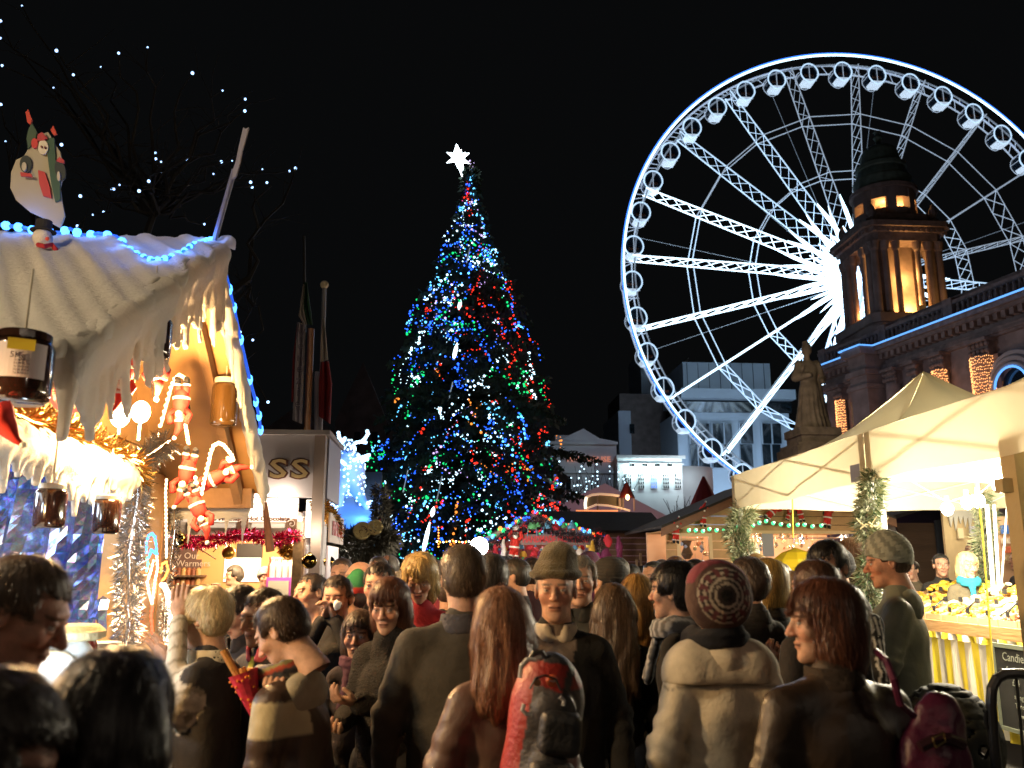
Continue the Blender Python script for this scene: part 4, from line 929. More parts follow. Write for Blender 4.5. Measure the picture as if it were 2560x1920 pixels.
# tinsel around the opening
tinsel('tinsel_garland', 'thick gold and silver tinsel along the top of the lower fleece', [(XW + .16, 2.6, 2.44), (XW + .2, 4.0, 2.42), (XW + .2, 5.0, 2.41), (XW + .22, 5.6, 2.36), (XW + .15, 5.9, 2.3)], .11, 5200, goldt, 3, .075, .004)
tinsel('tinsel_garland', 'silver tinsel wound down the near side of the light panel', [(XW + .1, 6.0, 2.4), (XW + .12, 6.0, 2.2), (XW + .1, 5.98, 1.8), (XW + .12, 6.02, 1.4), (XW + .1, 6.05, 1.0)], .12, 3600, silver, 5, .07, .004)
tinsel('tinsel_garland', 'silver tinsel down the far corner post of the hut', [(XW + .06, 6.93, 2.5), (XW + .08, 6.95, 2.0), (XW + .06, 6.93, 1.5), (XW + .07, 6.94, .9)], .06, 1900, silver, 6, .05, .0035)
tinsel('tinsel_garland', 'fluffy silver tinsel knot at the top of the light panel', [(XW + .12, 5.95, 2.42), (XW + .3, 6.0, 2.58)], .1, 1100, silver, 8, .08, .004)
# the two rope light figures between the tinsel lines
lf = thing('rope_light_figures', 'tall glowing rope light figures with blue tip on the hut corner', 'light ornament', (XW + .05, 6.4, 1.4))
def ropec(name, pts, Xq, col, es, r=.009, closed=False):
    w_ = [PX(x, y, Xq) for x, y in pts]; mb = MB()
    for i in range(len(w_) - (0 if closed else 1)):
        a, b = w_[i], w_[(i + 1) % len(w_)]; n = max(1, int((b - a).length / .028))
        for k in range(n): mb.ball(a.lerp(b, k / n), r * 1.25, 6, 4)
    mb.tube(w_, r * .7, 5, closed); tag(mb.build(name, mat('rope_' + '_'.join(map(str, col)), col, .4, emit=col, es=es), lf), kind='stuff')
Xq = XW + .08
ropec('blue_rope', [(366, 1380), (366, 1355), (372, 1338), (380, 1334), (387, 1342), (390, 1360), (392, 1385), (378, 1375), (372, 1395)], Xq, (.05, .32, 1.), 4)
ropec('green_rope', [(368, 1395), (370, 1410), (366, 1430)], Xq, (.1, .9, .5), 3)
ropec('white_rope', [(392, 1392), (394, 1420), (388, 1450), (384, 1480), (380, 1508), (372, 1480), (368, 1455), (378, 1425), (384, 1400)], Xq, (1, .78, .5), 5)
ropec('red_rope', [(380, 1515), (378, 1540), (380, 1565), (382, 1600)], Xq, (1, .08, .04), 4)
ropec('warm_rope', [(416, 1200), (414, 1232), (415, 1275), (415, 1315), (416, 1360), (416, 1395)], Xq + .05, (1, .7, .4), 5)
ropec('orange_rope', [(402, 1430), (406, 1410), (416, 1405), (420, 1425), (412, 1445), (404, 1452)], Xq, (1, .3, .06), 4)
ropec('bright_rope', [(404, 1462), (414, 1470), (420, 1500), (424, 1540), (422, 1580), (416, 1620), (408, 1650), (398, 1620), (388, 1608)], Xq, (1, .85, .6), 8, .014)
ropec('bright_rope', [(412, 1462), (426, 1490), (431, 1540), (428, 1590), (418, 1630)], Xq, (1, .85, .6), 8, .012)
lamp('rope_glow', PX(412, 1540, Xq + .25), 9, (1, .7, .42), .1, lf)
# goods on the counter
gd = thing('wrapped_sweet_stack', 'glaring white stack of cellophane sweet bags with straw coloured lid', 'sweets', tuple(P(160, 1790, 3.6)))
rnd = random.Random(12)
for k in range(7):
    a = P(rnd.uniform(120, 200), rnd.uniform(1640, 1780), 3.75 + .1 * (k % 3)); V, Q = surf_net(lambda p: ell(p, tuple(a), (.11, .07, .12)) + .012 * wob(p, 38, k), np.array(a) - .17, np.array(a) + .17, .014); mk('sweet_bag', V, Q, mat('cellophane', (.82, .86, .88), .25, bump=.3), gd, smooth=False)
MB().lathe(P(165, 1600, 3.8), [(.13, 0), (.15, .01), (.15, .035), (.12, .06), (.0, .065)], 20).build('straw_lid', mat('straw', (.75, .62, .35), .8, bump=.5, bscale=60), gd)
MB().cbox(P(165, 1790, 3.7), (.5, .3, .05)).build('tray', mat('blue_tray', (.05, .25, .45), .5), gd)
lamp('bag_light', P(130, 1660, 3.45), 7, (.8, .9, 1), .05, gd)
b_ = thing('sauce_bottle', 'small dark bottle with red cap on the sweet counter', 'bottle', tuple(P(216, 1670, 4.0)))
MB().lathe(P(216, 1670, 4.0), [(.035, 0), (.036, .1), (.018, .15), (.016, .18)], 14).build('bottle_body', mat('red_sauce', (.18, .01, .01), .15), b_, smooth=True); MB().lathe(P(210, 1598, 4.0), [(.02, 0), (.02, .035), (0, .036)], 12).build('cap', mat('red_cap', (.6, .03, .02), .4), b_)
b_ = thing('round_tin', 'round white tin with a blue band on the counter', 'tin', tuple(P(252, 1670, 4.2)))
MB().lathe(P(252, 1668, 4.2), [(.08, 0), (.08, .035)], 20).build('tin_base', mat('tin_white', (.7, .7, .68), .4), b_); MB().lathe(P(252, 1650, 4.2), [(.081, 0), (.081, .06)], 20).build('blue_band', mat('tin_blue', (.03, .3, .6), .4), b_); MB().lathe(P(252, 1617, 4.2), [(.08, 0), (.085, .0), (.085, .02), (0, .022)], 20).build('tin_lid', mat('tin_white'), b_)
fg = fir_garland(MB(), [P(150, 1800, 3.4), P(215, 1745, 3.6), P(250, 1700, 3.9)], .05, 1500, random.Random(2), .07, .003).build('tinsel_garland', mat('aqua_tinsel', (.08, .5, .45), .35, .5), None, recalc=False, loc=tuple(P(150, 1800, 3.4))); tag(fg, 'aqua green tinsel along the front of the sweet counter', 'tinsel')
# snowman cut-out board and plush snowman on the ridge, sign pole
cut = thing('snowman_cutout', 'painted plywood cut-out of snowmen and penguins on the hut ridge', 'cut-out sign', tuple(P(100, 560, 5.25)))
def cutp(name, pts, col, off, d=5.2):
    w_ = [P(x, y, d - off) for x, y in pts]; MB().prism(w_, (0, .012, 0)).build(name, mat('paint_' + name, col, .7), cut)
def blob(cx, cy, rx, ry, n=16, rot=0): return [(cx + rx * math.cos(t) * math.cos(rot) - ry * math.sin(t) * math.sin(rot), cy + rx * math.cos(t) * math.sin(rot) + ry * math.sin(t) * math.cos(rot)) for t in [2 * PI * k / n for k in range(n)]]
cutp('white_board', [(28, 430), (26, 470), (40, 500), (75, 530), (108, 545), (150, 570), (162, 540), (155, 505), (150, 470), (160, 430), (150, 380), (120, 330), (90, 340), (60, 390), (40, 400)], (.36, .33, .25), 0)
cutp('red_scarf', [(95, 425), (112, 430), (125, 470), (128, 495), (108, 490), (98, 460)], (.45, .05, .05), .02)
cutp('green_coat', [(115, 345), (135, 345), (140, 420), (150, 450), (150, 500), (138, 505), (128, 460), (120, 400)], (.04, .09, .06), .02)
cutp('snowman_face', blob(107, 368, 13, 18), (.6, .56, .46), .035)
cutp('red_cap', [(92, 352), (95, 335), (105, 330), (118, 345), (110, 350)], (.4, .05, .06), .04)
cutp('green_cap', [(66, 345), (72, 320), (80, 308), (92, 330), (88, 350), (70, 372)], (.05, .09, .06), .02)
cutp('red_tip', [(64, 280), (70, 273), (80, 300), (75, 312), (68, 305)], (.5, .06, .04), .02)
cutp('red_tip', [(126, 325), (133, 314), (142, 335), (134, 338)], (.5, .06, .04), .02)
cutp('penguin_black', blob(64, 410, 15, 22), (.03, .04, .04), .02); cutp('penguin_face', blob(60, 416, 6, 11), (.45, .42, .36), .035); cutp('red_scarf', [(50, 430), (78, 434), (80, 442), (52, 440)], (.4, .04, .05), .05)
cutp('penguin_black', blob(150, 425, 13, 26, rot=-.2), (.03, .04, .05), .03); cutp('penguin_face', blob(146, 440, 4, 12), (.45, .42, .36), .045); cutp('red_cap', [(140, 402), (148, 392), (160, 400), (160, 408)], (.4, .04, .05), .05)
cutp('red_bobble', blob(86, 358, 8, 13), (.5, .05, .05), .045)
for x, y in ((103, 366), (112, 368)): cutp('eye', blob(x, y, 2, 3, 8), (.15, .03, .03), .05)
ps = thing('plush_snowman', 'plush snowman with black hat and red scarf sitting on the snowy ridge', 'plush toy', tuple(P(110, 660, 4.95)))
c = P(115, 640, 4.85); ws = mat('plush_white', (.6, .56, .52), .95, bump=.5, bscale=50)
V, Q = surf_net(lambda p: smin(ell(p, tuple(c), (.09, .07, .085)), cap(p, tuple(c + Vector((.05, 0, -.02))), tuple(c + Vector((.1, -.02, -.09))), .03, .025), .03), np.array(c) - .2, np.array(c) + .2, .015); mk('body', V, Q, ws, ps, smooth=True)
MB().ball(P(106, 595, 4.83), .055, 12, 8).build('head', ws, ps, smooth=True)
MB().lathe(P(108, 577, 4.83), [(.07, -.005), (.07, .0), (.045, .005), (.043, .06), (0, .062)], 16).build('hat', mat('felt_black', (.015, .015, .018), .9), ps)
MB().tube([P(95, 612, 4.78), P(112, 616, 4.75), P(130, 612, 4.8), P(140, 625, 4.8), P(142, 640, 4.8)], .014, 7).build('scarf', mat('felt_red', (.35, .02, .03), .9), ps)
MB().ball(P(118, 597, 4.76), .012, 6, 4).build('nose', mat('felt_orange', (.7, .1, .05), .8), ps)
sp = thing('sign_pole', 'leaning pole at the ridge end with a ragged wooden pointer sign edge on', 'sign', tuple(P(535, 605, 5.2)))
MB().bar(P(535, 605, 5.2), P(586, 425, 5.2), .017, 8).build('pole', mat('pole_grey', (.2, .2, .25), .5), sp)
MB().prism([P(x, y, 5.18) for x, y in ((581, 448), (590, 440), (600, 405), (606, 375), (616, 340), (622, 318), (614, 322), (608, 318), (603, 340), (597, 365), (590, 400), (582, 425))], (0, .02, 0)).build('pointer', mat('pale_weathered', (.35, .33, .36), .8), sp)

# ---- hot drinks kiosk
YK = 10.; XK = P(800, 1421, YK).x; XK0 = P(425, 1421, YK).x
kk = thing('hot_drinks_kiosk', 'white hot drinks kiosk with grey sign box and lit menu boards', 'kiosk', (XK, YK, 0))
def kz(y, Y=YK): return 1.72 + (1421 - y) * Y / F
def kx(x, Y=YK): return P(x, 1421, Y).x
greyp = mat('grey_sign_panel', (.40, .38, .42), .55, noise=.05, scale=3); wpan = mat('white_cladding', (.75, .70, .68), .5)
MB().box((XK0, YK, kz(1250)), (kx(772), YK + .15, kz(1097))).build('sign_box', greyp, kk)
MB().box((kx(772), YK - .02, kz(1500) * 0), (XK, YK + .16, kz(1090))).build('corner_post', mat('brownish_panel', (.28, .22, .2), .6), kk)
MB().box((XK - .02, YK + .16, kz(1250)), (XK + .02, YK + 1.25, kz(1097))).build('side_sign', mat('side_panel', (.26, .26, .36), .5), kk)
MB().box((XK0 - .2, YK - .05, kz(1097)), (XK + .05, YK + 1.3, kz(1085))).build('roof_rim', mat('rim_grey', (.3, .28, .3), .6), kk)
for x in (655, 683, 712, 741, 765): MB().lathe((kx(x), YK + .05, kz(1102)), [(.05, 0), (.05, .03), (0, .04)], 10, Matrix.Rotation(PI / 2, 4, 'X')).build('stud', mat('stud_dark', (.08, .05, .04), .5), kk)
for y0, y1 in ((1252, 1266), (1267, 1282), (1283, 1297), (1298, 1312)): MB().box((XK0, YK + .06, kz(y1)), (kx(735), YK + .1 + .01 * (y0 % 3), kz(y0))).build('cladding_board', wpan, kk)
MB().box((XK0, YK + .02, kz(1342)), (kx(752), YK + .06, kz(1311))).build('menu_board', mat('menu_cream', (.66, .55, .45), .6), kk)
gold_l = mat('sign_tan', (.45, .33, .16), .5); brown_l = mat('letter_brown', (.08, .03, .02), .6)
Mt = lambda x, y, off=.03: Matrix.Translation(Vector((kx(x), YK - off, kz(y)))) @ Matrix.Rotation(PI / 2, 4, 'X')
text('sign_letter', 'S', .30, brown_l, None, parent=kk, depth=.012, M=Mt(683, 1184) @ Matrix.Diagonal((1.5, 1, 1, 1)), bold=.018)
text('sign_letter', 'S', .30, brown_l, None, parent=kk, depth=.012, M=Mt(738, 1184) @ Matrix.Diagonal((1.5, 1, 1, 1)), bold=.018)
text('sign_letter', 'S', .30, gold_l, None, parent=kk, depth=.016, M=Mt(683, 1184) @ Matrix.Diagonal((1.5, 1, 1, 1)), bold=.004)
text('sign_letter', 'S', .30, gold_l, None, parent=kk, depth=.016, M=Mt(738, 1184) @ Matrix.Diagonal((1.5, 1, 1, 1)), bold=.004)
text('menu_lettering', 'Caffe Mocha', .068, brown_l, None, parent=kk, depth=.003, M=Mt(540, 1303, .0) @ Matrix.Diagonal((1.15, 1, 1, 1)), bold=.003)
text('menu_lettering', 'Hot Chocolate', .068, brown_l, None, parent=kk, depth=.003, M=Mt(664, 1303, .0) @ Matrix.Diagonal((1.15, 1, 1, 1)), bold=.003)
text('menu_lettering', 'te', .068, brown_l, None, parent=kk, depth=.003, M=Mt(440, 1303, .0), bold=.003)
for x in (476, 600, 723):
    MB().box((kx(x - 14), YK - .0, kz(1328)), (kx(x + 13), YK + .018, kz(1303))).build('swirl_tile', mat('tile_brown', (.2, .11, .07), .5), kk)
    pts = [Vector((kx(x) + .0055 * t * math.cos(t), YK - .008, kz(1315) + .0055 * t * math.sin(t))) for t in np.linspace(.5, 9, 26)]; MB().tube(pts, .004, 4).build('swirl', mat('swirl_pale', (.6, .5, .45), .5), kk)
for x in (540, 664): MB().box((kx(x - 42), YK + .005, kz(1325)), (kx(x + 42), YK + .015, kz(1314))).build('menu_strip', wpan, kk)
MB().box((XK0, YK - .06, kz(1352)), (kx(760), YK + .02, kz(1344))).build('window_beam', mat('brownish_panel'), kk)
MB().box((kx(733), YK - .08, 0), (kx(756), YK + .08, kz(1344))).build('wooden_post', mat('speckled_post', (.22, .13, .06), .7, noise=.3, scale=20), kk)
MB().box((XK0, YK, 0), (kx(735), YK + .1, 1.02)).build('counter_front', wood_d, kk); MB().box((XK0, YK - .2, 1.02), (kx(735), YK + .5, 1.06)).build('counter_top', wpan, kk)
# interior
YB = YK + 2.4
orange = mat('orange_wall', (.72, .40, .16), .7)
MB().box((XK0 - .8, YB, 0), (XK - .35, YB + .06, 2.5)).build('back_wall', orange, kk); MB().box((XK0 - .8, YK + .1, 2.32), (XK - .3, YB, 2.36)).build('ceiling', wpan, kk); MB().box((XK - .34, YK + .7, 0), (XK - .28, YB, 2.4)).build('side_wall', wpan, kk)
bx = lambda x: kx(x, YB); bz = lambda y: kz(y, YB)
MB().box((bx(590), YB - .03, bz(1397)), (bx(654), YB, bz(1362))).build('dark_hatch', mat('hatch_black', (.02, .015, .015), .5), kk)
MB().box((bx(562), YB - .04, bz(1452)), (bx(652), YB - .005, bz(1396))).build('lit_screen', mat('lit_panel', (.9, .9, .85), .6, emit=(1, .95, .82), es=1.1), kk)
MB().box((bx(435), YB - .05, bz(1420)), (bx(490), YB - .005, bz(1362))).build('poster', mat('poster_brown', (.13, .07, .06), .7), kk); MB().box((bx(435), YB - .06, bz(1422)), (bx(506), YB - .052, bz(1400))).build('poster', mat('poster_brown'), kk)
Mb = lambda x, y: Matrix.Translation(Vector((bx(x), YB - .07, bz(y)))) @ Matrix.Rotation(PI / 2, 4, 'X')
pl = mat('poster_letters', (.6, .5, .45), .6); text('poster_lettering', 'ry Our', .12, pl, None, parent=kk, depth=.002, M=Mb(468, 1392)); text('poster_lettering', 'r Warmers', .12, pl, None, parent=kk, depth=.002, M=Mb(478, 1410))
for yq in (1440, 1462, 1486): MB().box((bx(440), YB - .35, bz(yq)), (bx(520), YB - .03, bz(yq) + .02)).build('shelf', wood_d, kk)
rnd = random.Random(6)
for yq in (1440, 1462):
    for q in range(6): MB().lathe((bx(448 + q * 12), YB - .22, bz(yq) + .02), [(.035, 0), (.035, .07), (.02, .09), (.02, .1), (0, .1)], 9).build('jar', mat('small_jar%d' % (q % 3), [(.35, .12, .05), (.2, .07, .04), (.5, .3, .12)][q % 3], .25), kk)
pur = mat('purple_machine', (.38, .08, .42), .4)
MB().box((kx(672, 11.2), 11.1, 1.0), (kx(733, 11.2), 11.5, kz(1442, 11.2))).build('machine_case', pur, kk); MB().box((kx(678, 11.2), 11.07, 1.05), (kx(728, 11.2), 11.1, kz(1450, 11.2))).build('machine_front', mat('pale_grey_panel', (.5, .5, .45), .4), kk)
for q in range(8):
    x = kx(674 + q * 8, 11.2); MB().lathe((x, 11.25 - .06 * (q % 2), kz(1442, 11.2)), [(.036, 0), (.036, .14), (.02, .19), (.02, .22), (.026, .22), (.026, .25), (0, .25)], 10).build('bottle', mat(('clear_bottle', 'red_bottle')[q < 1], ((.65, .5, .45), (.7, .08, .05))[q < 1], .2), kk)
for q in range(3): MB().lathe((kx(542 + q * 3, 11.), 10.9, 1.02), [(.05, 0), (.06, .4 + .06 * q), (0, .41 + .06 * q)], 12).build('cup_stack', mat('paper_cup', (.35, .18, .12), .6), kk)
def bauble(label, p, r, m, par=None):
    t = thing('bauble', label, 'bauble', tuple(p)); MB().ball(p, r, 20, 14).build('ball', m, t, smooth=True); MB().lathe(Vector(p) + Vector((0, 0, r * .95)), [(r * .2, 0), (r * .2, r * .2), (0, r * .22)], 8).build('cap', goldt, t); MB().bar(Vector(p) + Vector((0, 0, r)), Vector(p) + Vector((0, 0, r * 3)), .004, 4).build('cord', blackm, t); return t
gb = mat('gold_bauble', (.9, .55, .10), .28, .9); blk = mat('black_gold_bauble', (.25, .17, .04), .12, 1.)
bauble('matt gold bauble hanging in the kiosk window', P(572, 1382, YK - .05), .074, gb)
bauble('large shiny dark gold bauble beside the kiosk post', P(773, 1403, YK - .3), .083, blk)
bauble('smaller dark bauble right of the big shiny one', P(823, 1405, YK + .6), .07, blk)
bauble('dark bauble at the kiosk window edge by the tinsel', P(447, 1350, YK - .1), .09, blk)
bauble('glittering gold drop bauble left of the wooden post', P(722, 1385, YK + .1), .07, goldt)
tinsel('tinsel_garland', 'pink tinsel swagged over the kiosk window', [P(430, 1350, YK - .1), P(500, 1358, YK - .1), P(560, 1345, YK - .1), P(620, 1335, YK - .1), P(680, 1352, YK - .1), P(750, 1338, YK - .1)], .07, 2600, pinkt, 9, .07, .006)
tinsel('tinsel_garland', 'gold tinsel draped down the kiosk corner', [P(790, 1262, YK + .1), P(815, 1275, YK + .5), P(835, 1300, YK + 1.), P(845, 1340, YK + 1.2)], .11, 1800, goldt, 10, .08, .006)
tinsel('tinsel_garland', 'short gold tinsel tail beside the wooden post', [P(712, 1352, YK + .1), P(716, 1385, YK + .1)], .09, 700, goldt, 13, .07, .006)
hb = thing('holly_twig', 'dark holly twig stuck on the kiosk window', 'twig', tuple(P(500, 1370, YK - .03))); MB().tube([P(490, 1368, YK - .03), P(515, 1382, YK - .03), P(540, 1398, YK - .03)], .006, 5).build('stem', blackm, hb)
for (x, y, a_) in ((515, 1360, .3), (524, 1356, 1.2), (534, 1366, 2.), (538, 1375, 1.8)):
    MB().prism([P(x + (9 + 3 * (k % 2)) * math.cos(a_ + .9 * math.sin(k)) * math.cos(k * PI / 5) , y + (4 + 3 * (k % 2)) * math.sin(k * PI / 5 + a_), YK - .03) for k in range(10)], (0, .005, 0)).build('leaf', mat('holly_green', (.02, .05, .02), .5), hb)
sb = thing('pretzel_board', 'red lettered price board on the side face of the kiosk', 'sign', tuple(P(835, 1330, YK + 1.)))
a = Vector((XK + .04, YK + .25, kz(1345, YK + .3))); MB().box((XK + .03, YK + .3, 2.02), (XK + .05, YK + 1.6, 2.36)).build('board', mat('board_pinkish', (.62, .5, .45), .6), sb)
text('lettering', 'PRETZEL', .23, mat('letter_red', (.5, .03, .03), .6), None, parent=sb, depth=.004, M=Matrix.Translation((XK + .06, YK + .95, 2.18)) @ Matrix.Rotation(PI / 2, 4, 'Z') @ Matrix.Rotation(PI / 2, 4, 'X') @ Matrix.Diagonal((1.1, 1, 1, 1)), bold=.006)
for xx in (500, 620, 700):
    x, Yq, zq, e_ = kx(xx), YK - .12, kz(1254), 13
    q = thing('sign_spotlight', 'small spotlight under the grey kiosk sign box above %s' % {500: 'the twig', 620: 'the gold bauble', 700: 'the purple machine'}[xx], 'spotlight', (x, Yq, zq), 'spotlights under the kiosk sign'); MB().bar((x, Yq, zq), (x, Yq, zq + .04), .03, 8).build('can', mat('bulb_white', (1, 1, 1), .3, emit=(1, .85, .65), es=6), q); lamp('spot_light', (x, Yq + .05, zq - .02), e_, (1, .78, .55), .04, q)
lamp('kiosk_light', (kx(500), YK + 1.0, 2.2), 120, (1, .70, .38), .15, kk); lamp('kiosk_light', (kx(660), YK + 1.0, 2.2), 120, (1, .78, .48), .15, kk)
lt = thing('kiosk_corner_lamp', 'tall glowing white lamp panel at the kiosk corner', 'lamp', tuple(P(762, 1345, YK + .3))); MB().box((kx(758, YK + .3), YK + .3, kz(1345)), (kx(775, YK + .3), YK + .36, kz(1252))).build('diffuser', mat('lamp_panel', (1, 1, 1), .3, emit=(1, .9, .75), es=3), lt); lamp('lamp_light', P(780, 1330, YK - .2), 10, (1, .8, .55), .08, lt)
MB().box((XK + .02, YK + .3, .9), (XK + .04, YK + 1.25, 1.98)).build('side_window', mat('side_window', (.5, .4, .45), .4, emit=(1, .8, .7), es=.35), kk)
# flags and banner on the kiosk roof
flagw = mat('flag_white', (.45, .4, .36), .85); flagr = mat('flag_red', (.22, .015, .02), .85); flagg = mat('flag_green', (.02, .07, .03), .85)
def flag(name, label, strips, Yq):
    t = thing(name, label, 'flag', tuple(P(*strips[0][1][0], Yq)))
    for m_, pts in strips:
        n = 6; L0, R0 = pts[:len(pts) // 2], pts[len(pts) // 2:][::-1]; V = []; rows = len(L0)
        for i in range(rows):
            for k in range(n + 1):
                x = L0[i][0] + (R0[i][0] - L0[i][0]) * k / n; y = L0[i][1] + (R0[i][1] - L0[i][1]) * k / n
                V.append(P(x, y, Yq + .12 * math.sin(k * 2.1 + i * .5)))
        F_ = [(i * (n + 1) + k, i * (n + 1) + k + 1, (i + 1) * (n + 1) + k + 1, (i + 1) * (n + 1) + k) for i in range(rows - 1) for k in range(n)]
        mk('cloth', V, F_, m_, t, smooth=True)
    return t
YF = 11.5
f1 = flag('hanging_flag', 'limp green white and red flag on the taller kiosk pole', [(flagg, [(760, 705), (752, 760), (768, 812), (782, 812), (775, 760), (768, 705)]), (flagw, [(758, 710), (747, 790), (762, 815), (768, 812), (760, 770), (762, 712)]), (flagr, [(742, 812), (732, 900), (728, 1005), (735, 1005), (738, 900), (746, 812)])], YF)
MB().bar(P(778, 822, YF), P(767, 1100, YF), .045, 8).build('pole', mat('varnished_pole', (.35, .17, .08), .4), f1); MB().bar(P(760, 590, YF + .1), P(762, 830, YF + .1), .02, 6).build('pole_top', blackm, f1)
f2 = flag('hanging_flag', 'limp flag with white and dark red cloth on the shorter pole', [(flagw, [(806, 795), (803, 850), (800, 905), (820, 900), (816, 850), (811, 795)]), (flagr, [(802, 905), (797, 960), (796, 1040), (826, 1060), (830, 960), (822, 902)])], YF)
MB().bar(P(811, 712, YF + .1), P(800, 1100, YF + .1), .03, 6).build('pole', mat('pole_grey'), f2); MB().ball(P(811, 712, YF + .1), .06, 8, 6).build('finial', mat('finial_cream', (.6, .5, .35), .5), f2)
MB().bar(P(793, 930, YF + .1), P(792, 1100, YF + .1), .035, 6).build('pole', mat('pole_grey'), f2)
bn = flag('kiosk_banner', 'tall pale banner with vertical lettering beside the green flag', [(mat('banner_grey', (.34, .31, .36), .8), [(743, 805), (738, 900), (731, 1050), (755, 1060), (762, 900), (764, 812)])], YF - .15)
for i, ch in enumerate('Venezie'):
    y = 835 + i * 29; text('lettering', ch, .17, mat('banner_letter', (.13, .11, .16), .7), None, parent=bn, depth=.003, M=Matrix.Translation(P(753 - i * 1.6, y, YF - .36)) @ Matrix.Rotation(PI / 2, 4, 'X') @ Matrix.Rotation(-PI / 2 * 0, 4, 'Z'))
lamp('banner_glow', P(770, 1110, YF - .9), 9, (1, .62, .45), .1, kk)

# ---- reindeer of lights on the blue lit roof
YR = 16.; rd = thing('light_reindeer', 'standing reindeer made of dazzling blue white bulbs on a stall roof', 'light ornament', tuple(P(870, 1285, YR)))
def I(x, y, dy=0.): return tuple(P(x, y, YR + dy))
def deer(p):
    d = cap(p, I(872, 1115, -.3), I(868, 1160, 0), .12, .16); d = smin(d, cap(p, I(872, 1118, -.3), I(874, 1130, -.6), .10, .07), .05)
    d = smin(d, cap(p, I(872, 1170), I(868, 1235, .8), .30, .34), .12)
    for a, b in (((850, 1220, 0), (845, 1280, -.1)), ((890, 1225, 0), (920, 1275, -.2)), ((880, 1230, 1.), (880, 1280, 1.)), ((858, 1230, 1.), (862, 1280, 1.))): d = smin(d, cap(p, I(*a), I(*b), .13, .06), .06)
    return d
c_ = np.array(I(872, 1200, .3)); V, Q = surf_net(deer, c_ - sarr(.9, 1.5, 1.1), c_ + sarr(.9, 1.5, 1.1), .07)
wire = mk('wire_body', V, Q, mat('white_mesh', (.4, .5, .7), .5, emit=(.05, .22, .8), es=.16), rd)  # bulb glow put into the wire as faint blue emission
idx = rng.permutation(len(V))[:330]; m = MB()
for i in idx: m.ball(V[i], rng.uniform(.013, .027), 6, 4)
ant = MB()
for pts in ([(868, 1112), (856, 1104), (848, 1094), (846, 1082)], [(856, 1104), (850, 1108)], [(878, 1112), (892, 1106), (905, 1104), (914, 1094), (920, 1084), (918, 1078)], [(905, 1104), (914, 1106)], [(860, 1106), (862, 1096)], [(848, 1150), (856, 1155), (862, 1160)], [(885, 1150), (900, 1145), (915, 1140), (922, 1138)], [(905, 1152), (918, 1148)], [(822, 1252), (832, 1262), (840, 1275)], [(920, 1258), (930, 1254)]):
    w_ = [Vector(I(x, y, -.3)) for x, y in pts]; ant.tube(w_, .012, 5)
    for i in range(len(w_) - 1):
        for t in (0, .5): m.ball(w_[i].lerp(w_[i + 1], t), .035, 6, 4)
    m.ball(w_[-1], .035, 6, 4)
for k in range(40): m.ball(I(rng.uniform(822, 850), rng.uniform(1248, 1282), rng.uniform(0, .5)), .03, 6, 4)
for x, y in ((835, 1128), (842, 1140), (846, 1155), (822, 1090), (800, 1115), (806, 1160), (812, 1185), (818, 1165), (826, 1195), (804, 1200), (816, 1210)): m.ball(I(x, y, .5), .02, 6, 4)
ant.build('antler_wire', mat('white_mesh'), rd); tag(m.build('bulbs', mat('deer_bulb', (.8, .9, 1), .4, emit=(.45, .75, 1), es=3), rd, recalc=False), kind='stuff')
lamp('deer_glow', I(875, 1215, -.9), 60, (.08, .3, 1), .3, rd); lamp('deer_glow', I(905, 1290, -.6), 26, (.08, .3, 1), .2, rd)
bs_ = thing('garland_stall', 'stall below the light reindeer with blue lit roof and fir garland', 'stall', tuple(P(880, 1421, YR)))
blueroof = mat('grey_roof_sheet', (.25, .3, .38), .6, noise=.15, scale=2)
MB().prism([I(806, 1335, -1.2), I(945, 1335, -1.2), I(955, 1180, 1.6), I(818, 1180, 1.6)], (0, .05, -.06)).build('roof', blueroof, bs_)
MB().box((P(838, 1421, 14.8).x, 14.8, 0), (P(862, 1421, 14.8).x, 14.9, kz(1368, 14.8))).build('front_post', mat('post_white', (.6, .55, .52), .5), bs_)
MB().box((P(800, 1421, 16).x, 17, 0), (P(960, 1421, 16).x, 17.05, kz(1372, 17))).build('back_wall', wood_d, bs_)
g_ = fir_garland(MB(), [P(792, 1352, 14.6), P(830, 1362, 14.6), P(880, 1372, 14.6), P(930, 1362, 14.6), P(955, 1345, 14.6), P(966, 1325, 14.6)], .2, 5200, random.Random(8), .2, .014)
fir_garland(g_, [P(955, 1345, 14.6), P(953, 1290, 14.6), P(950, 1218, 14.6)], .1, 1500, random.Random(9), .12, .012); tag(g_.build('fir_garland', mat('garland_dark', (.05, .045, .03), .8), None, recalc=False), 'dark fir garland swagged along the stall front under the reindeer', 'garland')
for i, (x, y, rx) in enumerate(((906, 1328, .15), (938, 1320, .13))):
    p = P(x, y, 14.4); t = thing('log_slice', ['round log slice with a carved spiral on the fir garland', 'second paler log slice tucked behind the carved one'][i], 'log slice', tuple(p)); MB().lathe(p, [(rx, 0), (rx, .05), (rx * .9, .06), (0, .06)], 20, Matrix.Rotation(PI / 2 - .3, 4, 'X')).build('wood_disc', mat('log_cut', (.42, .33, .14), .8, noise=.2, scale=12), t)
    if i == 0: MB().tube([p + Vector((.013 * a_ * math.cos(a_), -.07, .010 * a_ * math.sin(a_))) for a_ in np.linspace(.5, 8, 22)], .006, 4).build('carved_spiral', brown_l, t)
lmp = thing('stall_bulb', 'bright white bulb under the dark garland beside the stall post', 'light bulb', tuple(P(872, 1366, 14.9))); MB().ball(P(872, 1366, 14.9), .07, 12, 8).build('globe', mat('bare_bulb'), lmp); lamp('bulb_light', P(874, 1372, 14.6), 40, (1, .9, .8), .06, lmp)

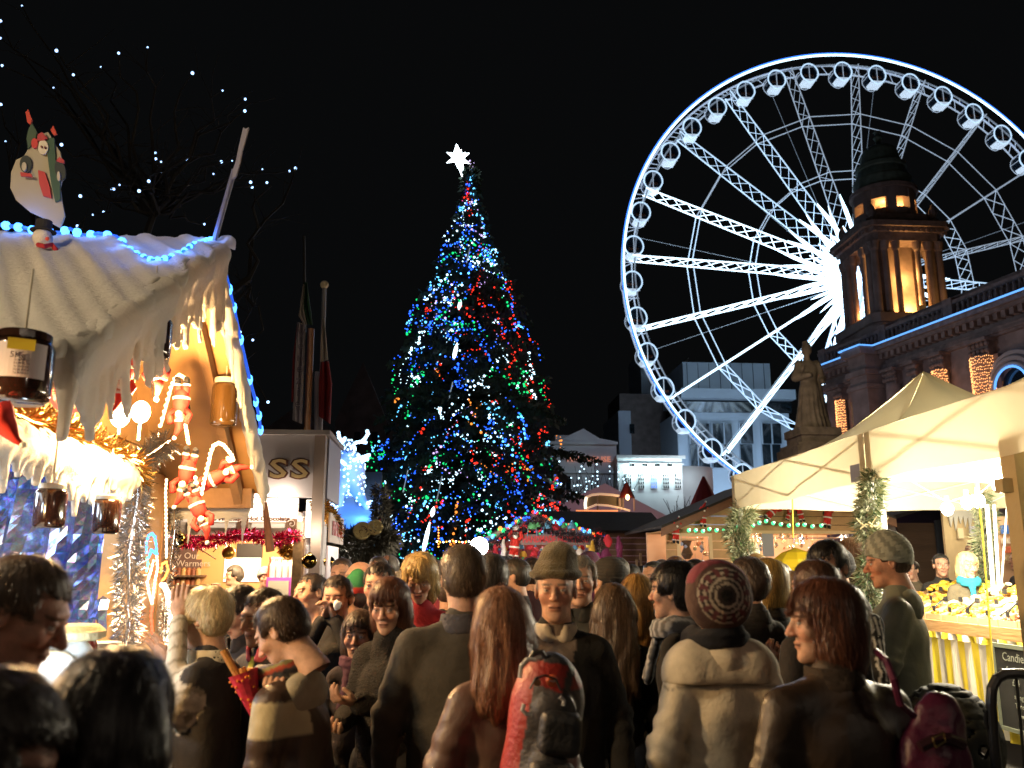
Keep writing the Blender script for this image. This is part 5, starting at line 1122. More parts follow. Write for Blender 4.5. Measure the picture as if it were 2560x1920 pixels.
# ---- knitwear stall under a gable with coloured lights
YP = 16.; ap = P(1335, 1281, YP); el = P(1188, 1355, YP); er_ = P(1512, 1338, YP)
ks = thing('knitwear_stall', 'knitwear stall with coloured gable lights and red lettered banner', 'stall', (ap.x, YP, 0))
roofm = mat('felt_roof', (.035, .03, .028), .85, noise=.3, scale=6, bump=.4)
for a, b in ((el, ap), (ap, er_)): MB().prism([a, b, b + Vector((0, 0, -.14)), a + Vector((0, 0, -.14))], (0, .08, 0)).build('barge_board', mat('dusty_board', (.30, .22, .17), .7), ks)
for a, b in ((el, ap), (ap, er_)): MB().prism([a + Vector((0, .1, .03)), b + Vector((0, .1, .03)), b + Vector((0, .1, -.01)), a + Vector((0, .1, -.01))], (0, 3.5, 0)).build('roof_slope', roofm, ks)
MB().box((el.x + .1, YP + 2.6, 0), (er_.x - .1, YP + 2.7, 2.3)).build('back_wall', mat('inner_red', (.45, .12, .1), .8), ks)
for x in (el.x + .12, er_.x - .2): MB().box((x, YP + .1, 0), (x + .08, YP + .2, 2.25)).build('post', wood_d, ks)
MB().box((el.x, YP - .1, 0), (er_.x, YP + .8, .95)).build('counter', wood_d, ks)
bn_ = thing('knitwear_banner', 'grey banner with red painted words HANDMADE FROM PERU', 'banner', tuple(P(1385, 1360, YP))); a = P(1300, 1362, YP); b = P(1478, 1362, YP); MB().box((a.x, YP - .04, a.z), (b.x, YP - .02, P(1385, 1336, YP).z)).build('cloth', mat('banner_cloth', (.22, .16, .16), .8), bn_)
text('lettering', 'HANDMADE FROM PERU', .165, mat('letter_redw', (.62, .05, .07), .6), None, parent=bn_, depth=.004, M=Matrix.Translation(P(1389, 1349, YP - .06)) @ Matrix.Rotation(PI / 2, 4, 'X') @ Matrix.Diagonal((.66, 1, 1, 1)), bold=.004)
gl = thing('gable_lights', 'string of red, green and blue bulbs along the knitwear stall gable', 'light string', tuple(ap))
cc = {0: ('fairy_blue', 0), 1: ('fairy_green', 0), 2: ('fairy_red', 0), 3: ('fairy_blue', 0), 4: ('fairy_cyan', 0), 5: ('fairy_amber', 0)}; rnd = random.Random(5)
for a, b, n in ((el, ap, 22), (ap, er_, 26)):
    for k in range(n):
        p = a.lerp(b, (k + rnd.random() * .7) / n) + Vector((0, -.06, -.02 + rnd.uniform(-.05, .04))); MB().ball(p, rnd.choice((.022, .03, .042)), 7, 5).build('bulb', mat(cc[rnd.randrange(6)][0]), gl)
MB().tube([el + Vector((0, -.05, 0)), ap + Vector((0, -.05, 0)), er_ + Vector((0, -.05, 0))], .008, 4).build('cable', blackm, gl)
g_ = MB(); dg = lambda pts, n, s: fir_garland(g_, [P(x, y, YP - .15) for x, y in pts], .06, n, random.Random(s), .08, .008)
dg([(1200, 1372), (1250, 1350), (1295, 1320), (1330, 1290)], 900, 1); dg([(1340, 1290), (1370, 1315), (1410, 1338), (1450, 1344), (1485, 1335), (1505, 1328)], 1100, 2); dg([(1500, 1330), (1500, 1370), (1496, 1400)], 500, 3)
tag(g_.build('dark_garland', mat('garland_purple', (.035, .02, .03), .8), None, recalc=False), 'dark tinsel garland swagged under the knitwear gable', 'garland')
wool = [(.55, .03, .05), (.7, .08, .1), (.75, .7, .65), (.1, .3, .5), (.6, .35, .05), (.3, .03, .2), (.1, .35, .15), (.8, .3, .35), (.15, .02, .08), (.7, .6, .1)]
rnd = random.Random(31)
def knit_hat(p, s, c1, c2, t):
    MB().lathe(p, [(.0, .13 * s), (.05 * s, .11 * s), (.085 * s, .05 * s), (.09 * s, 0), (.075 * s, -.01)], 10).build('knit', mat('wool%d' % c1, wool[c1], .9, bump=.4, bscale=40), t)
    MB().ball(Vector(p) + Vector((0, 0, .14 * s)), .03 * s, 7, 4).build('pompom', mat('wool%d' % c2, wool[c2], .9, bump=.4, bscale=40), t)
    for q in (-1, 1): MB().bar(Vector(p) + Vector((q * .08 * s, 0, 0)), Vector(p) + Vector((q * .09 * s, 0, -.14 * s)), .008, 5).build('tassel', mat('wool%d' % c2), t)
k = 0
for row, (y0, n, d) in enumerate(((1322, 9, -.1), (1374, 16, .3), (1392, 15, .2), (1410, 15, .1))):
    for i in range(n):
        x = 1205 + (300 if row else 180) * (i + rnd.random() * .5) / n + (0 if row else 60); y = y0 + rnd.uniform(-6, 6)
        if row == 0 and (x < 1270 or x > 1440): continue
        p = P(x, y, YP + d); c1, c2 = rnd.randrange(10), rnd.randrange(10)
        cn_ = ['crimson', 'red', 'cream', 'blue', 'ochre', 'plum', 'green', 'pink', 'maroon', 'yellow']
        t = thing('woolly_hat', '%s hat with %s bobble, %s from the floodlight, %s' % (cn_[c1], cn_[c2], ['first', 'second', 'third', 'fourth', 'fifth', 'sixth', 'seventh', 'eighth', 'ninth', 'tenth', 'eleventh', 'twelfth', 'thirteenth', 'fourteenth', 'fifteenth', 'sixteenth'][i], ['gable peak', 'top row', 'middle row', 'lowest row'][row]), 'hat', tuple(p), 'hats hanging in the knitwear stall'); knit_hat(p, rnd.uniform(.6, 1.0), c1, c2, t); k += 1
sant = santa('larger santa figure hanging left in the knitwear stall', P(1285, 1375, YP - .1), 1.9, .1, group=None)
for i, (x, y, w_, h_, c1) in enumerate(((1480, 1375, 14, 44, 4), (1520, 1352, 20, 30, 0), (1515, 1395, 26, 44, 8), (1495, 1402, 16, 40, 5), (1548, 1372, 16, 60, 8), (1238, 1395, 14, 60, 0), (1258, 1385, 12, 70, 2))):
    p = P(x, y, YP - .2); s_ = mpp(YP); V, Q = surf_net(lambda q: ell(q, tuple(p), (w_ * s_ * .55, .05, h_ * s_ * .55)) + .02 * wob(q, 30, i), np.array(p) - sarr(.25, .12, .4), np.array(p) + sarr(.25, .12, .4), .03); sc_o = mk('knit_bundle', V, Q, mat('wool%d' % c1), None, smooth=True, loc=tuple(p)); tag(sc_o, ['rainbow ochre scarf by the post', 'bright crimson shawl at the roof corner', 'maroon jumper hanging outside the stall', 'plum scarf hanging by the post', 'long maroon shawl on the dark side wall', 'crimson scarf beside the bright floodlight', 'cream scarf beside the big santa figure'][i], 'knitwear')
for (x, e_) in ((1230, 16), (1330, 14), (1440, 16)): lamp('stall_light', P(x, 1352, YP + .6), e_, (1, .72, .6), .1, ks)
sd = thing('shingled_hut', 'dark timber hut with low shingled roof behind the knitwear stall', 'market hut', tuple(P(1570, 1421, YP + .6)))
Y2 = YP + .9; a, b, c, d = P(1345, 1277, Y2 + 1.2), P(1628, 1281, Y2 + 1.2), P(1668, 1326, Y2 - .2), P(1400, 1326, Y2 - .2); MB().prism([a, b, c, d], (0, .04, -.05)).build('roof', mat('shingle_dark', (.022, .02, .02), .8, noise=.4, scale=14, bump=.5), sd)
for k in range(8): y0 = 1330 + k * 15; MB().box((P(1500, y0, Y2).x, Y2 + .01 * (k % 2), P(1500, y0 + 14, Y2).z), (P(1655, y0, Y2).x, Y2 + .04, P(1500, y0, Y2).z)).build('plank', wood_d, sd)
for x in (1588, 1598, 1630): MB().box((P(x, 1421, Y2).x, Y2 - .1, 1.2), (P(x + 5, 1421, Y2).x, Y2 - .05, P(x, 1375 + (x % 7) * 4, Y2).z)).build('lath', mat('pale_lath', (.3, .22, .14), .7), sd)
fld = thing('stall_floodlight', 'dazzling round floodlight shining at the camera left of the knitwear stall', 'floodlight', tuple(P(1198, 1366, 14.5))); pf = P(1198, 1366, 14.4)
MB().ball(pf, .15, 18, 12).build('lens', mat('flood_lens', (1, 1, 1), .3, emit=(1, .96, .88), es=40), fld); MB().bar(pf + Vector((0, .1, 0)), (pf.x, pf.y + .1, 0), .03, 6).build('stand', blackm, fld)  # glowing ball oversized to stand for the lamp's glare
lamp('flood_beam', pf + Vector((0, -.3, 0)), 200, (1, .86, .68), .15, fld)
fw_ = thing('fairy_wire', 'thin wire of small bulbs running left from the floodlight', 'light string', tuple(P(1100, 1355, 14.5)))
for k in range(12): MB().ball(P(1092 + k * 8, 1354 + 1.5 * math.sin(k), 14.5), .015, 6, 4).build('bulb', mat('fairy_amber' if k % 2 else 'fairy_white'), fw_)
for k in range(8): MB().ball(P(1096, 1318 + k * 7, 14.5), .013, 6, 4).build('bulb', mat('fairy_amber'), fw_)

# ---- pale marquee roof and a lit arched sign frame behind
YM = 30.; mq = thing('marquee', 'large pale mauve marquee roof rising behind the market huts', 'marquee', tuple(P(1500, 1421, YM)))
pk, l_, r_ = P(1512, 1208, YM), P(1400, 1262, YM), P(1745, 1330, YM); ll = P(1330, 1300, YM)
MB().prism([pk, l_, ll, Vector((ll.x, YM, 1.)), Vector((r_.x, YM, 1.)), r_], (0, 6, 0)).build('canvas', mat('marquee_canvas', (.42, .33, .38), .8, noise=.06, scale=1), mq)
lamp('marquee_glow', P(1480, 1330, YM - 4), 110, (1, .62, .72), .4, mq); lamp('marquee_glow', P(1640, 1330, YM - 4), 60, (1, .62, .72), .4, mq)
YA = 20.; af = thing('arched_sign_frame', 'curved see through sign frame edged with warm rope light on a hut roof', 'sign', tuple(P(1520, 1275, YA)))
warmr = mat('warm_rope_dim', (1, .8, .6), .4, emit=(1, .58, .36), es=.45); brt = mat('warm_rope_bright', (1, .9, .7), .4, emit=(1, .8, .55), es=2)
MB().tube([P(x, y, YA) for x, y in ((1466, 1243), (1480, 1237), (1500, 1235), (1530, 1237), (1560, 1242))], .03, 6).build('top_tube', warmr, af)
MB().tube([P(x, y, YA) for x, y in ((1466, 1272), (1490, 1262), (1520, 1264), (1550, 1270), (1575, 1277))], .025, 6).build('lower_tube', warmr, af)
MB().tube([P(x, y, YA) for x, y in ((1464, 1272), (1463, 1258), (1466, 1243))], .035, 6).build('end_tube', brt, af)
for x in (1494, 1547, 1558): MB().bar(P(x, 1240, YA), P(x, 1275, YA), .02, 6).build('upright', mat('dusty_board'), af)
MB().prism([P(x, y, YA + .05) for x, y in ((1467, 1244), (1500, 1237), (1555, 1243), (1555, 1270), (1520, 1264), (1490, 1262), (1468, 1270))], (0, .02, 0)).build('panel', mat('sign_tan_panel', (.2, .16, .1), .7), af)
MB().bar(P(1440, 1277, YA), P(1545, 1277, YA), .02, 5).build('ridge_rope', mat('orange_rope_dim', (1, .4, .2), .4, emit=(1, .3, .1), es=1.), af)
tt = thing('red_turret', 'small red cone turret with a lamp beside the arched sign frame', 'turret', tuple(P(1567, 1275, YA))); c = P(1567, 1245, YA)
MB().lathe(c, [(.2, 0), (.0, .42)], 12).build('cone_roof', mat('turret_red', (.25, .03, .025), .7), tt)
for q in (-1, 1): MB().bar(c + Vector((q * .17, 0, 0)), c + Vector((q * .17, 0, -.3)), .02, 6).build('turret_post', mat('pinkish_post', (.5, .35, .35), .6), tt)
MB().ball(P(1569, 1243, YA - .2), .05, 10, 6, (1, 1, 1.4)).build('lamp', mat('warm_globe', (1, .8, .5), .3, emit=(1, .7, .3), es=4), tt); lamp('lamp_light', P(1567, 1250, YA - .35), 5, WARM, .05, tt)
t2 = thing('red_turret', 'second red cone turret in front of the wheel foot', 'turret', tuple(P(1760, 1275, 24.))); MB().lathe(P(1762, 1262, 24.), [(.42, 0), (.03, .8)], 12).build('cone_roof', mat('turret_red'), t2); MB().tube([P(x, y, 23.9) for x, y in ((1765, 1234), (1772, 1242), (1778, 1250), (1784, 1258))], .03, 6).build('edge_light', mat('edge_led', (.8, .9, 1), .4, emit=(.6, .85, 1), es=3), t2)

# ---- bare tree with scattered blue white lights over the left hut
YT = 12.; bt = thing('bare_light_tree', 'dark leafless tree over the hut dotted with blue white lights', 'tree', tuple(P(230, 1421, YT)))
sky = [(152, 40), (390, 350), (820, 367), (1020, 327), (697, 463), (507, 517), (370, 607), (1330, 505), (1538, 626), (15, 453), (5, 722), (38, 977), (425, 1000), (1073, 1058), (1076, 1098), (1113, 1118), (1112, 1185), (1157, 1168), (930, 1243), (1028, 1252), (826, 1278), (775, 1307), (787, 1307), (961, 1320), (1166, 1280), (1294, 1107), (1604, 1112), (1530, 1118), (1475, 1202), (1813, 1170), (2000, 1182), (2042, 1162), (1732, 1259), (1742, 1293), (1845, 1262), (555, 1355), (642, 1484), (716, 1465), (535, 1562), (1412, 1549), (1695, 685), (1692, 767), (3, 145), (3, 264)]
sky = [(x / 2.7645, y / 2.7645) for x, y in sky] + [(600, 830), (632, 850), (612, 935), (670, 1005)]
base = P(150, 1421, YT); base.z = 0; bark = mat('night_bark', (.012, .011, .010), .95, noise=.3, scale=5)
m = MB(); fork = [base + Vector((0, 0, 0)), base + Vector((.15, 0, 2.2)), base + Vector((.1, .1, 4.2))]; m.tube(fork, [.26, .2, .15], 8); m.build('trunk', bark, bt); rnd = random.Random(9)
limbs = [fork[-1] + Vector(v) for v in ((.2, 0, 1.0), (1.2, 0, 1.2), (-.8, 0, 1.6), (2.1, -.1, 1.6), (.6, .1, 2.6))]
for l_ in limbs: MB().tube([fork[-1], fork[-1].lerp(l_, .5) + Vector((0, 0, -.12)), l_], [.12, .08, .05], 6).build('limb', bark, bt)
bulbs = MB()
for i, (x, y) in enumerate(sky):
    q = P(x, y, YT + rnd.uniform(-1.2, 1.2)); l_ = min(limbs, key=lambda a: (a - q).length); pts = [l_]; n = 7
    for k in range(1, n): pts.append(l_.lerp(q, k / n) + Vector((rnd.uniform(-.14, .14), rnd.uniform(-.1, .1), rnd.uniform(-.1, .1) + .15 * math.sin(PI * k / n))))
    pts.append(q); tw = MB(); tw.tube(pts, [.03 * (1 - .85 * k / n) + .003 for k in range(n + 1)], 5)
    for k in range(5):
        p = pts[rnd.randrange(2, n)]; e = p + Vector((rnd.uniform(-.7, .7), rnd.uniform(-.3, .3), rnd.uniform(-.1, .7))); tw.tube([p, p.lerp(e, .5) + Vector((rnd.uniform(-.08, .08), 0, .05)), e], [.008, .005, .002], 4)
    tw.build('branch', bark, bt); MB().ball(q, rnd.choice((.013, .018, .023)), 8, 5).build('bulb', mat('night_bulb', (.5, .7, 1), .4, emit=(.35, .58, 1), es=3.2), bt)
# ================================================================ THE GLASSWARE HUT, THE CREAM GAZEBOS AND THE FRUIT STALL
YG = 14.; gx = lambda x: P(x, 1421, YG).x; gz = lambda y, Y=YG: 1.72 + (1421 - y) * Y / F
gw = thing('glassware_hut', 'pine hut selling glass ornaments with green bulbs and open lit windows', 'market hut', (gx(1900), YG, 0))
el, er_, ap = P(1645, 1322, YG), P(2222, 1300, YG), P(1938, 1196, YG)
y0 = 0.; k = 0
x0, x1 = gx(1668), gx(2165)
def plankwall(xa, xb, za, zb, Y, par, hgt=.14):
    z = za
    while z < zb - .02:
        z2 = min(z + hgt, zb); MB().box((xa, Y - .01, z + .004), (xb, Y + .03, z2 - .004)).build('plank', wood, par); z = z2
plankwall(x0, x1, 0, gz(1440), YG, gw); plankwall(x0, gx(1698), gz(1440), gz(1335), YG, gw); plankwall(gx(1778), gx(1850), gz(1440), gz(1335), YG, gw); plankwall(gx(2150), x1, gz(1440), gz(1335), YG, gw)
z = gz(1335)
while z < ap.z - .1:
    z2 = z + .14; t = (z2 - el.z) / (ap.z - el.z); xa = max(x0, el.x + (ap.x - el.x) * t); t2 = (z2 - er_.z) / (ap.z - er_.z); xb = min(x1, er_.x + (ap.x - er_.x) * t2)
    if xb - xa > .2: MB().box((xa, YG - .01, z + .004), (xb, YG + .03, z2 - .004)).build('plank', wood, gw)
    z = z2
for a, b in ((el, ap), (ap, er_)): MB().prism([a + Vector((0, -.25, 0)), b + Vector((0, -.25, 0)), b + Vector((0, -.25, -.13)), a + Vector((0, -.25, -.13))], (0, .05, 0)).build('barge_board', mat('brown_barge', (.22, .1, .05), .6, noise=.2), gw); MB().prism([a + Vector((0, -.25, .04)), b + Vector((0, -.25, .04)), b + Vector((0, -.25, 0)), a + Vector((0, -.25, 0))], (0, 3., 0)).build('roof_slope', roofm, gw)
MB().box((x0, YG + 1.4, 0), (x1, YG + 1.46, gz(1325))).build('back_wall', mat('warm_back', (.75, .45, .28), .7), gw)
MB().box((x0, YG + .03, gz(1330)), (x1, YG + 1.4, gz(1327))).build('ceiling', wood, gw)
for xa, xb, ya, yb in ((1698, 1778, 1335, 1440), (1850, 2150, 1328, 1440)):
    f = MB(); f.box((gx(xa) - .03, YG - .04, gz(yb)), (gx(xa) + .03, YG - .012, gz(ya))); f.box((gx(xb) - .03, YG - .04, gz(yb)), (gx(xb) + .03, YG - .012, gz(ya))); f.box((gx(xa) + .03, YG - .04, gz(ya) - .05), (gx(xb) - .03, YG - .012, gz(ya))); f.build('window_frame', mat('light_pine', (.7, .48, .25), .5), gw)
for xa, xb, y_ in ((1700, 1776, 1350), (1700, 1776, 1412), (1855, 2145, 1420)): MB().box((gx(xa), YG + .3, gz(y_)), (gx(xb), YG + .7, gz(y_) + .03)).build('shelf', mat('light_pine'), gw)
MB().box((gx(1908), YG - .035, gz(1392)), (gx(1936), YG - .012, gz(1328))).build('notice', mat('grey_notice', (.36, .34, .36), .7), gw)
orn = [mat('glass_orn%d' % i, c, .12, me) for i, (c, me) in enumerate((((.9, .85, .8), .4), ((.8, .35, .2), .2), ((.85, .75, .5), .6), ((.5, .6, .9), .3)))]
rnd = random.Random(77); n = 0
for i in range(120):
    if i < 26: x = rnd.uniform(1703, 1775); y = rnd.choice((1360, 1372, 1385, 1405))
    else: x = rnd.uniform(1853, 2148); y = rnd.uniform(1336, 1375) if rnd.random() < .65 else 1412
    p = P(x, y, YG + rnd.uniform(.2, .8)); r_ = rnd.uniform(.018, .04); m = MB()
    if rnd.random() < .5: m.lathe(p, [(0, -r_ * 1.8), (r_ * .8, -r_), (r_ * .3, 0), (r_ * .9, r_), (0, r_ * 2)], 8)
    else: m.ball(p, r_, 9, 6)
    m.bar(p + Vector((0, 0, r_)), p + Vector((0, 0, .14)), .003, 3); m.build('glass_ornament', orn[rnd.randrange(4)], gw)
for i, (x, y) in enumerate(((1862, 1410), (1878, 1410), (1895, 1412))): MB().lathe(P(x, y, YG + .4), [(.09, 0), (.06, .12), (.03, .28), (0, .36)], 10).build('glass_tree', mat('glass_tree', (.9, .9, .85), .2, emit=(1, .9, .75), es=.8), gw)
vase = MB(); vase.lathe(P(1718, 1398, YG + .25), [(.05, 0), (.1, .08), (.05, .2), (.09, .3), (0, .31)], 12); vase.build('dark_vase', mat('dark_vase', (.1, .06, .04), .3), gw)
yb_ = thing('yellow_umbrella', 'bright yellow umbrella shape low before the glassware window', 'umbrella', tuple(P(1995, 1400, 11.)))
MB().lathe(P(1990, 1395, 11.), [(.36, -.16), (.3, -.02), (.18, .07), (0, .13)], 10).build('canopy', mat('yellow_cloth', (.75, .55, .02), .6, sub=.3), yb_); MB().bar(P(1990, 1395, 11.), P(1990, 1395, 11.) - Vector((0, 0, .7)), .012, 6).build('shaft', blackm, yb_)
gs = thing('green_bulb_string', 'string of round green bulbs swagged across the glassware hut', 'light string', tuple(P(1900, 1300, YG)))
gp = [(1722, 1326), (1739, 1326), (1757, 1328), (1773, 1323), (1791, 1326), (1810, 1325), (1845, 1318), (1882, 1314), (1898, 1307), (1915, 1303), (1933, 1308), (1952, 1311), (1972, 1314), (1994, 1312), (2011, 1312), (2031, 1316), (2053, 1314)]
gb_ = mat('green_bulb', (.05, .8, .3), .3, emit=(.08, .85, .35), es=1.6); wb_ = mat('bulb_hot', (1, 1, .8), .3, emit=(.9, 1, .7), es=5)
for x, y in gp:
    p = P(x, y, YG - .3); MB().ball(p, .032, 10, 7).build('bulb', gb_, gs); MB().ball(p + Vector((.01, -.02, .012)), .016, 6, 4).build('filament', wb_, gs)
MB().tube([P(x, y - 3, YG - .3) for x, y in gp], .005, 4).build('cable', blackm, gs)
for i, (x, y, s_, tl) in enumerate(((1758, 1300, 1.15, .1), (1690, 1340, 1.2, .1), (1925, 1285, 1.3, .8), (2002, 1290, 1.0, -.2), (2068, 1300, 1.4, .2), (1970, 1292, .7, .4))):
    santa(['small santa doll climbing under the left barge board', 'santa doll hanging at the hut corner post', 'largest santa doll climbing on the glassware gable', 'santa doll right of the largest gable santa', 'tall santa doll at the end of the green bulbs', 'tiny santa doll between two gable santas'][i], P(x, y, YG - .2), s_, tl, group='santa dolls on the glassware hut')
for x in (1740, 1900, 2000, 2100): lamp('window_light', P(x, 1345, YG + .55), 24, (1, .74, .48), .07, gw)
MB().bar(P(1880, 1345, YG + .5), P(2140, 1345, YG + .5), .012, 6).build('hanging_rail', mat('pole_grey'), gw)
# dark huts beyond
dh = thing('dark_closed_hut', 'dark closed timber hut between the glassware hut and the fringe stall', 'market hut', tuple(P(2310, 1421, 15.)))
plankd = mat('dark_timber'); a, b = P(2252, 1421, 15.), P(2378, 1421, 15.)
for k in range(18): MB().box((a.x, 15 + .006 * (k % 2), .14 * k), (b.x + .4, 15.04, .14 * k + .134)).build('plank', plankd, dh)
MB().prism([P(2200, 1300, 14.9), P(2330, 1258, 14.9), P(2480, 1290, 14.9), P(2480, 1298, 14.9), P(2330, 1268, 14.9), P(2200, 1310, 14.9)], (0, 3, 0)).build('roof', roofm, dh)
MB().box((a.x, 15.05, 0), (b.x + .4, 15.1, 2.5)).build('inner_wall', plankd, dh)
MB().box((P(2210, 1421, 14.5).x, 14.5, 0), (P(2248, 1421, 14.5).x, 15.5, gz(1290, 14.5))).build('grey_side', mat('grey_side', (.22, .19, .18), .7), dh)
MB().box((P(2350, 1421, 14.9).x, 14.9, 1.2), (P(2366, 1421, 14.9).x, 14.95, gz(1300, 14.9))).build('notice_strip', mat('notice_dark', (.06, .07, .09), .5), dh)
pr_ = thing('purple_lit_marquee', 'strip of purple lit marquee behind the dark hut', 'marquee', tuple(P(2300, 1421, 19.))); MB().box((P(2180, 1421, 19).x, 19, 0), (P(2420, 1421, 19).x, 22, gz(1245, 19))).build('canvas', mat('marquee_canvas'), pr_); lamp('purple_lamp', P(2270, 1275, 18), 30, (.45, .1, 1), .2, pr_)
nb_ = thing('neon_sign', 'small red and blue neon sign by the garland pole', 'sign', tuple(P(2222, 1265, 13.9))); MB().ball(P(2220, 1266, 13.9), .05, 8, 5, (1.4, .3, 1)).build('red_part', mat('fairy_red'), nb_); MB().bar(P(2229, 1262, 13.9), P(2230, 1274, 13.9), .02, 6).build('blue_part', mat('fairy_blue'), nb_)
fs_ = thing('fringe_stall', 'beige lit stall with grey icicle fringe and small posters', 'stall', tuple(P(2420, 1421, 13.)))
a, b = P(2370, 1421, 13.), P(2460, 1421, 13.); MB().box((a.x, 13, 0), (b.x, 13.05, gz(1268, 13))).build('wall', mat('beige_wall', (.55, .42, .24), .7, noise=.1), fs_)
pts = [P(2368, 1262, 12.95)]
for k, x in enumerate(range(2372, 2462, 12)): pts += [P(x, 1290, 12.95), P(x + 6, 1318 + 10 * math.sin(k * 2.1), 12.95)]
pts += [P(2462, 1262, 12.95)]; MB().prism(pts, (0, .02, 0)).build('fringe', mat('grey_white_board'), fs_)
for x, y, c in ((2405, 1330, (.7, .6, .4)), (2436, 1325, (.5, .5, .6))): MB().box((P(x, 1421, 12.9).x, 12.9, gz(y + 16, 12.9)), (P(x + 14, 1421, 12.9).x, 12.93, gz(y - 10, 12.9))).build('poster', mat('poster_c%d' % x, c, .6), fs_)
lamp('stall_light', P(2420, 1300, 12.3), 18, (1, .85, .55), .1, fs_)
bk = thing('book_stall', 'lit stall with a blue poster and orange goods right of the white poles', 'stall', tuple(P(2535, 1421, 12.5)))
MB().box((P(2505, 1421, 12.5).x, 12.5, 0), (P(2600, 1421, 12.5).x, 12.6, gz(1290, 12.5))).build('wall', mat('warm_back'), bk)
for x, y, w, h, c in ((2518, 1312, 24, 22, (.05, .15, .5)), (2516, 1345, 30, 14, (.6, .5, .4)), (2520, 1366, 26, 16, (.6, .15, .08)), (2518, 1388, 26, 14, (.5, .35, .2))): MB().box((P(x, 1421, 12.4).x, 12.4, gz(y + h, 12.4)), (P(x + w, 1421, 12.4).x, 12.45, gz(y, 12.4))).build('goods_panel', mat('goods%d' % y, c, .5, noise=.4, scale=30), bk)
lamp('stall_light', P(2530, 1300, 12.), 14, (1, .85, .6), .1, bk)

# ---- the two gazebos
GX0, GX1 = 3.3, 6.3; YA0, YA1, YB0 = 6.62, 9.92, 3.32; ZT, ZB = 2.78, 2.387; PKZ = P(2320, 930, 8.27).z
cloth = mat('gazebo_canvas', (.78, .70, .50), .75, noise=.05, scale=2.5, bump=.12, bscale=6, sub=.22)
clothr = mat('gazebo_roof_canvas', (.66, .58, .36), .75, noise=.08, scale=2, bump=.12, bscale=5, sub=.05)
alu = mat('white_aluminium', (.75, .75, .72), .35)
def gazebo(name, label, y0, y1, peak, near=True):
    t = thing('gazebo', label, 'gazebo', (GX0, (y0 + y1) / 2, 0)); C = [(GX0, y0), (GX1, y0), (GX1, y1), (GX0, y1)]; pk = Vector(peak)
    for i in range(4):                                   # four curved roof panels
        a = Vector((*C[i], ZT)); b = Vector((*C[(i + 1) % 4], ZT)); V = []; n, r = 16, 12
        for j in range(r + 1):
            v = j / r
            for k in range(n + 1):
                u = k / n; e = a.lerp(b, u); q = e.lerp(pk, v); edge = abs(2 * u - 1)
                sag = -.20 * math.sin(PI * v) * (1 - .3 * (1 - edge ** 2)) + .012 * math.sin(9 * u + 5 * v); q.z += sag; V.append(q + Vector((0, 0, -.03 * (1 - edge ** 2) * math.sin(PI * v))))
        F_ = [(j * (n + 1) + k, j * (n + 1) + k + 1, (j + 1) * (n + 1) + k + 1, (j + 1) * (n + 1) + k) for j in range(r) for k in range(n)]
        mk('roof_panel', V, F_, clothr, t, smooth=True)
        V = []; n = 50
        for k in range(n + 1):
            u = k / n; e = a.lerp(b, u); nrm = (b - a).cross(Vector((0, 0, 1))).normalized()
            for z_, wv in ((ZT + .005, 0), (ZT - .13, .006), (ZT - .26, .012), (ZB, .018)): V.append(Vector((e.x, e.y, z_ + (.012 * math.sin(PI * u * 3) if z_ == ZB else 0))) + nrm * (.012 + wv * math.sin(u * 31 + 3 * z_ + math.sin(u * 77)) * .45))
        F_ = [(k * 4 + q, (k + 1) * 4 + q, (k + 1) * 4 + q + 1, k * 4 + q + 1) for k in range(n) for q in range(3)]
        mk('valance', V, F_, cloth, t, smooth=True)
        m = MB(); nrm = (a - b).cross(Vector((0, 0, 1))).normalized() * .05      # scissor truss behind the valance
        for q in range(2):
            p0, p1 = a.lerp(b, q / 2) - nrm * -1, a.lerp(b, (q + 1) / 2) - nrm * -1
            m.bar((p0.x, p0.y, ZT - .03), (p1.x, p1.y, ZB + .03), .010, 4); m.bar((p0.x, p0.y, ZB + .03), (p1.x, p1.y, ZT - .03), .010, 4)
        m.build('scissor_truss', alu, t)
    for i, (x, y) in enumerate(C):
        sx, sy = (.05 if x == GX0 else -.05), (.05 if y == y0 else -.05); p = Vector((x + sx, y + sy, 0))
        MB().box((p.x - .022, p.y - .022, 0), (p.x + .022, p.y + .022, ZT - .04)).build('leg', alu, t)
        m = MB(); m.box((x - .02 if x == GX0 else x + .018, min(y, y + sy * 1.7), ZB + .01), (x - .018 if x == GX0 else x + .02, max(y, y + sy * 1.7), ZT)); m.build('corner_patch', mat('canvas_patch', (.66, .58, .4), .8, sub=.3), t)
    m = MB(); 
    for x, y in C: m.bar((x, y, ZT - .05), (pk.x, pk.y, pk.z - .45), .013, 5)
    m.bar((pk.x, pk.y, pk.z - .9), (pk.x, pk.y, pk.z - .02), .02, 6); m.build('roof_strut', alu, t)
    return t
ga = gazebo('gazebo', 'cream gazebo with pointed canopy standing over the fruit stall', YA0, YA1, (4.8, 8.27, PKZ))
gb2 = gazebo('gazebo', 'second cream gazebo closer by, its lit valance cut by the picture edge', YB0 + .02, YA0 - .02, (4.8, 4.97, PKZ))
MB().box((GX0 - .03, YA0 + .08, ZB + .02), (GX0 - .026, YA0 + .24, ZB + .16)).build('grey_label', mat('label_grey', (.25, .25, .3), .6), ga)
pole = thing('beige_post', 'thick beige padded post at the right edge of the gazebo', 'post', (GX0 + .03, 4.86, 0)); MB().box((GX0 - .0, 4.82, 0), (GX0 + .11, 4.95, ZB + .08)).build('padding', mat('beige_pad', (.5, .38, .2), .8, bump=.2), pole)
MB().cbox((GX0 - .03, 4.9, 2.2), (.07, .08, .08)).build('clamp', mat('beige_pad'), pole)
